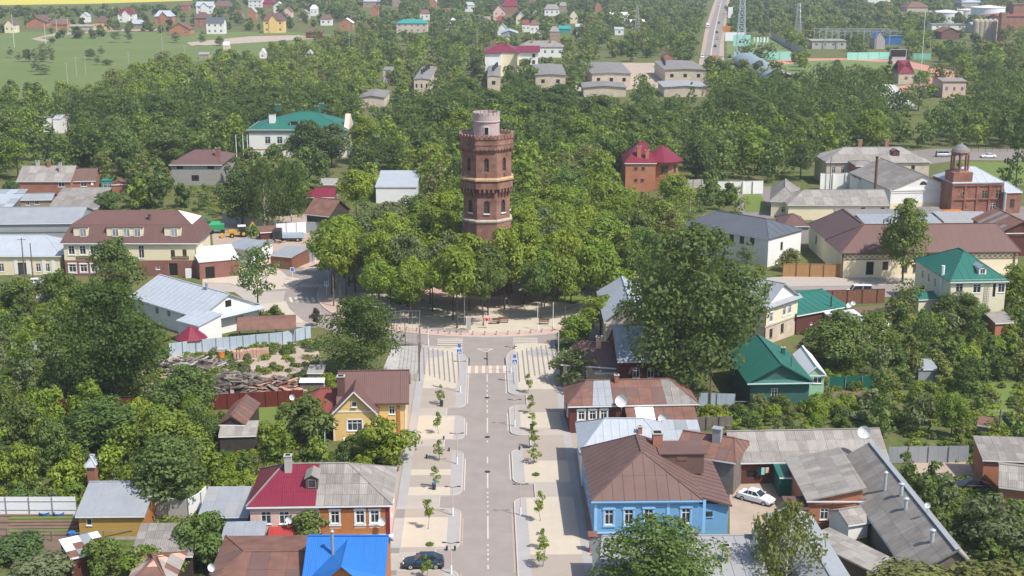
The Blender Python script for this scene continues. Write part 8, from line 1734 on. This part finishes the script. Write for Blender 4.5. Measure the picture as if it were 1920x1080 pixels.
for lb,L in byl.items():
 L.sort(key=lambda q: pj((q[0][0],q[0][1],0))[0])
 for i,(t,gr) in enumerate(L):
  l2 = lb if len(L) not in ORD else f"{lb}, {ORD[len(L)][i]} of {['', '', 'two', 'three', 'four', 'five'][len(L)]}"
  if len(l2.split()) > 16: l2 = lb.replace('some way ','') if len(L) not in ORD else f"{lb.replace('some way ', '')}, {ORD[len(L)][i]}"
  tree(t[4],(t[0],t[1],.12 if t[6] == 'park' else 0),t[2],t[3],t[5],l2,gr,parts=t[1] < 420,cat='tree' if t[4] != 'shrub' else 'bush')
rest = [(t[0],t[1],t[2],t[3],TONE[t[5]]) for t in tr[NI:]]
print('trees',len(tr),'shrubs',len(sh),'labels',len(byl))
tree_mass('woodland','dense leafy tree belt running behind the water tower',[t for t in rest if t[1] > 330],'trees',380,1.0)
tree_mass('garden_growth','lower tangled greenery between the garden trees',[t for t in rest if t[1] <= 330] + [(t[0],t[1],t[2],t[3],TONE[t[5]]) for t in sh[280:]],'bushes',420,.5,seed=9)
# far woods
keep = list(ITEMS); ITEMS.clear()
scatter(Z([(540,96),(640,108),(860,150),(900,188),(1100,188),(1330,188),(1480,180),(1640,180),(1720,186),(2050,188),(2050,62),(560,62)]),11.0,['a'],(6,13),['dark','mid','mid','light','olive','dark'],rk=(.4,.55),foot=.35,cls='far',tries=10)
m1 = [(t[0],t[1],t[2],t[3],TONE[t[5]]) for t in ITEMS]; ITEMS.clear()
scatter(Z([(540,62),(2100,62),(2100,-20),(380,-20),(560,20),(700,60)]),15.0,['a'],(7,13),['dark','mid','mid','olive','dark','grey'],rk=(.5,.75),foot=.3,cls='far',tries=9)
scatter(Z([(-300,33),(-300,24),(200,23),(372,18),(400,-22),(620,-22),(640,20),(560,24),(300,38),(200,36)]),17.0,['a'],(5,9),['dark','mid','mid','grey'],rk=(.6,.9),foot=.3,cls='far',tries=9)
m2 = [(t[0],t[1],t[2],t[3],TONE[t[5]]) for t in ITEMS]; ITEMS.clear()
CLEAR.pop()
rnd = random.Random(3)
for px,py,n,sx,sy in ((150,70,10,60,3),(300,58,14,120,4),(440,54,18,110,4),(220,46,20,200,3),(60,62,10,60,2),(520,44,22,90,8)):
 for _ in range(n):
  p = G(px + rnd.uniform(-sx,sx),py + rnd.uniform(-sy,sy)); H = rnd.uniform(4,9)
  if not blocked(p.x,p.y,H * .4,H,True,.3): m1.append((p.x,p.y,H,H * .45,TONE[rnd.choice(['dark','mid','grey'])]))
L2 = {'the left white pole': (27,80),'the right white pole': (86,78),'the row of three pale poles': (144,146),'the slender tall pole': (305,90),'the short pale pole': (242,118),'the curved dirt path': (170,64),'the plain white two storey house': (403,60)}; ML = {}
for i,(px,py,H,R) in enumerate([(52,116,7,2.6),(66,115,7,2.4),(84,112,9,3.6),(80,116,5,3),(98,118,6,2.0),(150,72,8,4),(172,70,6,2.0),(218,80,9,3.6),(244,80,8,3.4),(240,66,7,2.5),(20,108,6,2.2),(36,116,5,2.),(170,112,6,3),(184,122,5,2.4),(190,106,6,2.2),(98,82,4,2.),(82,140,5,4.5),(380,86,9,3.6),(412,86,6,3.),(330,80,7,4),(68,134,6,3.0),(202,122,3,3),(95,108,7,2.6)]):
 k = min(L2,key=lambda n_: (L2[n_][0] - px) ** 2 + 4 * (L2[n_][1] - py) ** 2); dx,dy = px - L2[k][0],py - L2[k][1]
 rel = ('right of' if dx > 0 else 'left of') if abs(dx) > 1.5 * abs(dy) else ('below' if dy > 0 else 'above'); ML.setdefault(f"{'low bush' if H < 5 else ('tall' if H > 7 else 'small') + ' lone tree'} on the meadow {rel} {k}",[]).append((px,py,H,R,i))
for lb,L in ML.items():
 for j,(px,py,H,R,i) in enumerate(sorted(L)): tree('thin' if i % 3 else 'broad',G(px,py),H,R,'grey',lb if len(L) not in ORD else lb + ', ' + ORD[len(L)][j],'lone trees on the meadow',parts=False)
tree_mass('far_wood','mixed woods and gardens around the far houses',m1,'trees',230,1.35,seed=21)
tree_mass('distant_wood','distant woods along the top of the picture',m2,'trees',110,2.6,seed=31)
# weeds and rough grass
W_ = []
for P,n in (([(-80,545),(240,560),(310,640),(262,755),(-80,775)],500),([(-80,785),(400,800),(620,850),(770,790),(750,885),(350,945),(-80,948)],700),([(1500,600),(1990,555),(1990,900),(1830,880),(1640,815),(1310,808),(1310,765),(1500,765)],900),([(1690,900),(1990,900),(1990,1100),(1820,1100)],350),([(185,445),(190,345),(560,345),(600,400),(420,412)],250),([(300,665),(590,640),(612,700),(560,750),(268,750)],160),([(1230,505),(1440,500),(1420,600),(1150,640)],260),([(1545,985),(1640,990),(1690,1090),(1560,1090)],60),([(285,940),(385,940),(375,1000),(285,1000)],40)):
 Q = Z(P); xs = [p[0] for p in Q]; ys = [p[1] for p in Q]; k = 0
 for _ in range(n * 4):
  x,y = rnd.uniform(min(xs),max(xs)),rnd.uniform(min(ys),max(ys))
  if not inpoly(x,y,Q): continue
  bad = -11 < x < 11.5 and y < 212
  for A,u,v,Wd,D in FOOT:
   dx,dy = x - A.x,y - A.y; a,b = dx * u.x + dy * u.y,dx * v.x + dy * v.y
   if 0 < a < Wd and 0 < b < D: bad = True; break
  if bad: continue
  W_.append((x,y,rnd.uniform(.35,.9),rnd.uniform(.5,1.3),TONE[rnd.choice(['light','mid','lime','olive','grey'])])); k += 1
  if k >= n: break
tree_mass('weeds','rough grass and weeds between the garden trees',W_,'weeds',48,.32,seed=41)
# ------------------------------------------------------------------ the air between here and the horizon
m = bpy.data.materials.new('air'); m.use_nodes = True; n = m.node_tree; n.nodes.remove(n.nodes['Principled BSDF']); pv = n.nodes.new('ShaderNodeVolumePrincipled')
pv.inputs['Color'].default_value = (.86,.93,1.0,1); pv.inputs['Density'].default_value = HAZE; pv.inputs['Anisotropy'].default_value = .1
n.links.new(pv.outputs[0],n.nodes['Material Output'].inputs['Volume']); MATS['air'] = m
o = MB().use('air').box(-2700,2700,-400,6300,-1,75).build('haze'); tag(o,kind='stuff')
bpy.data.materials['air'].cycles.homogeneous_volume = True
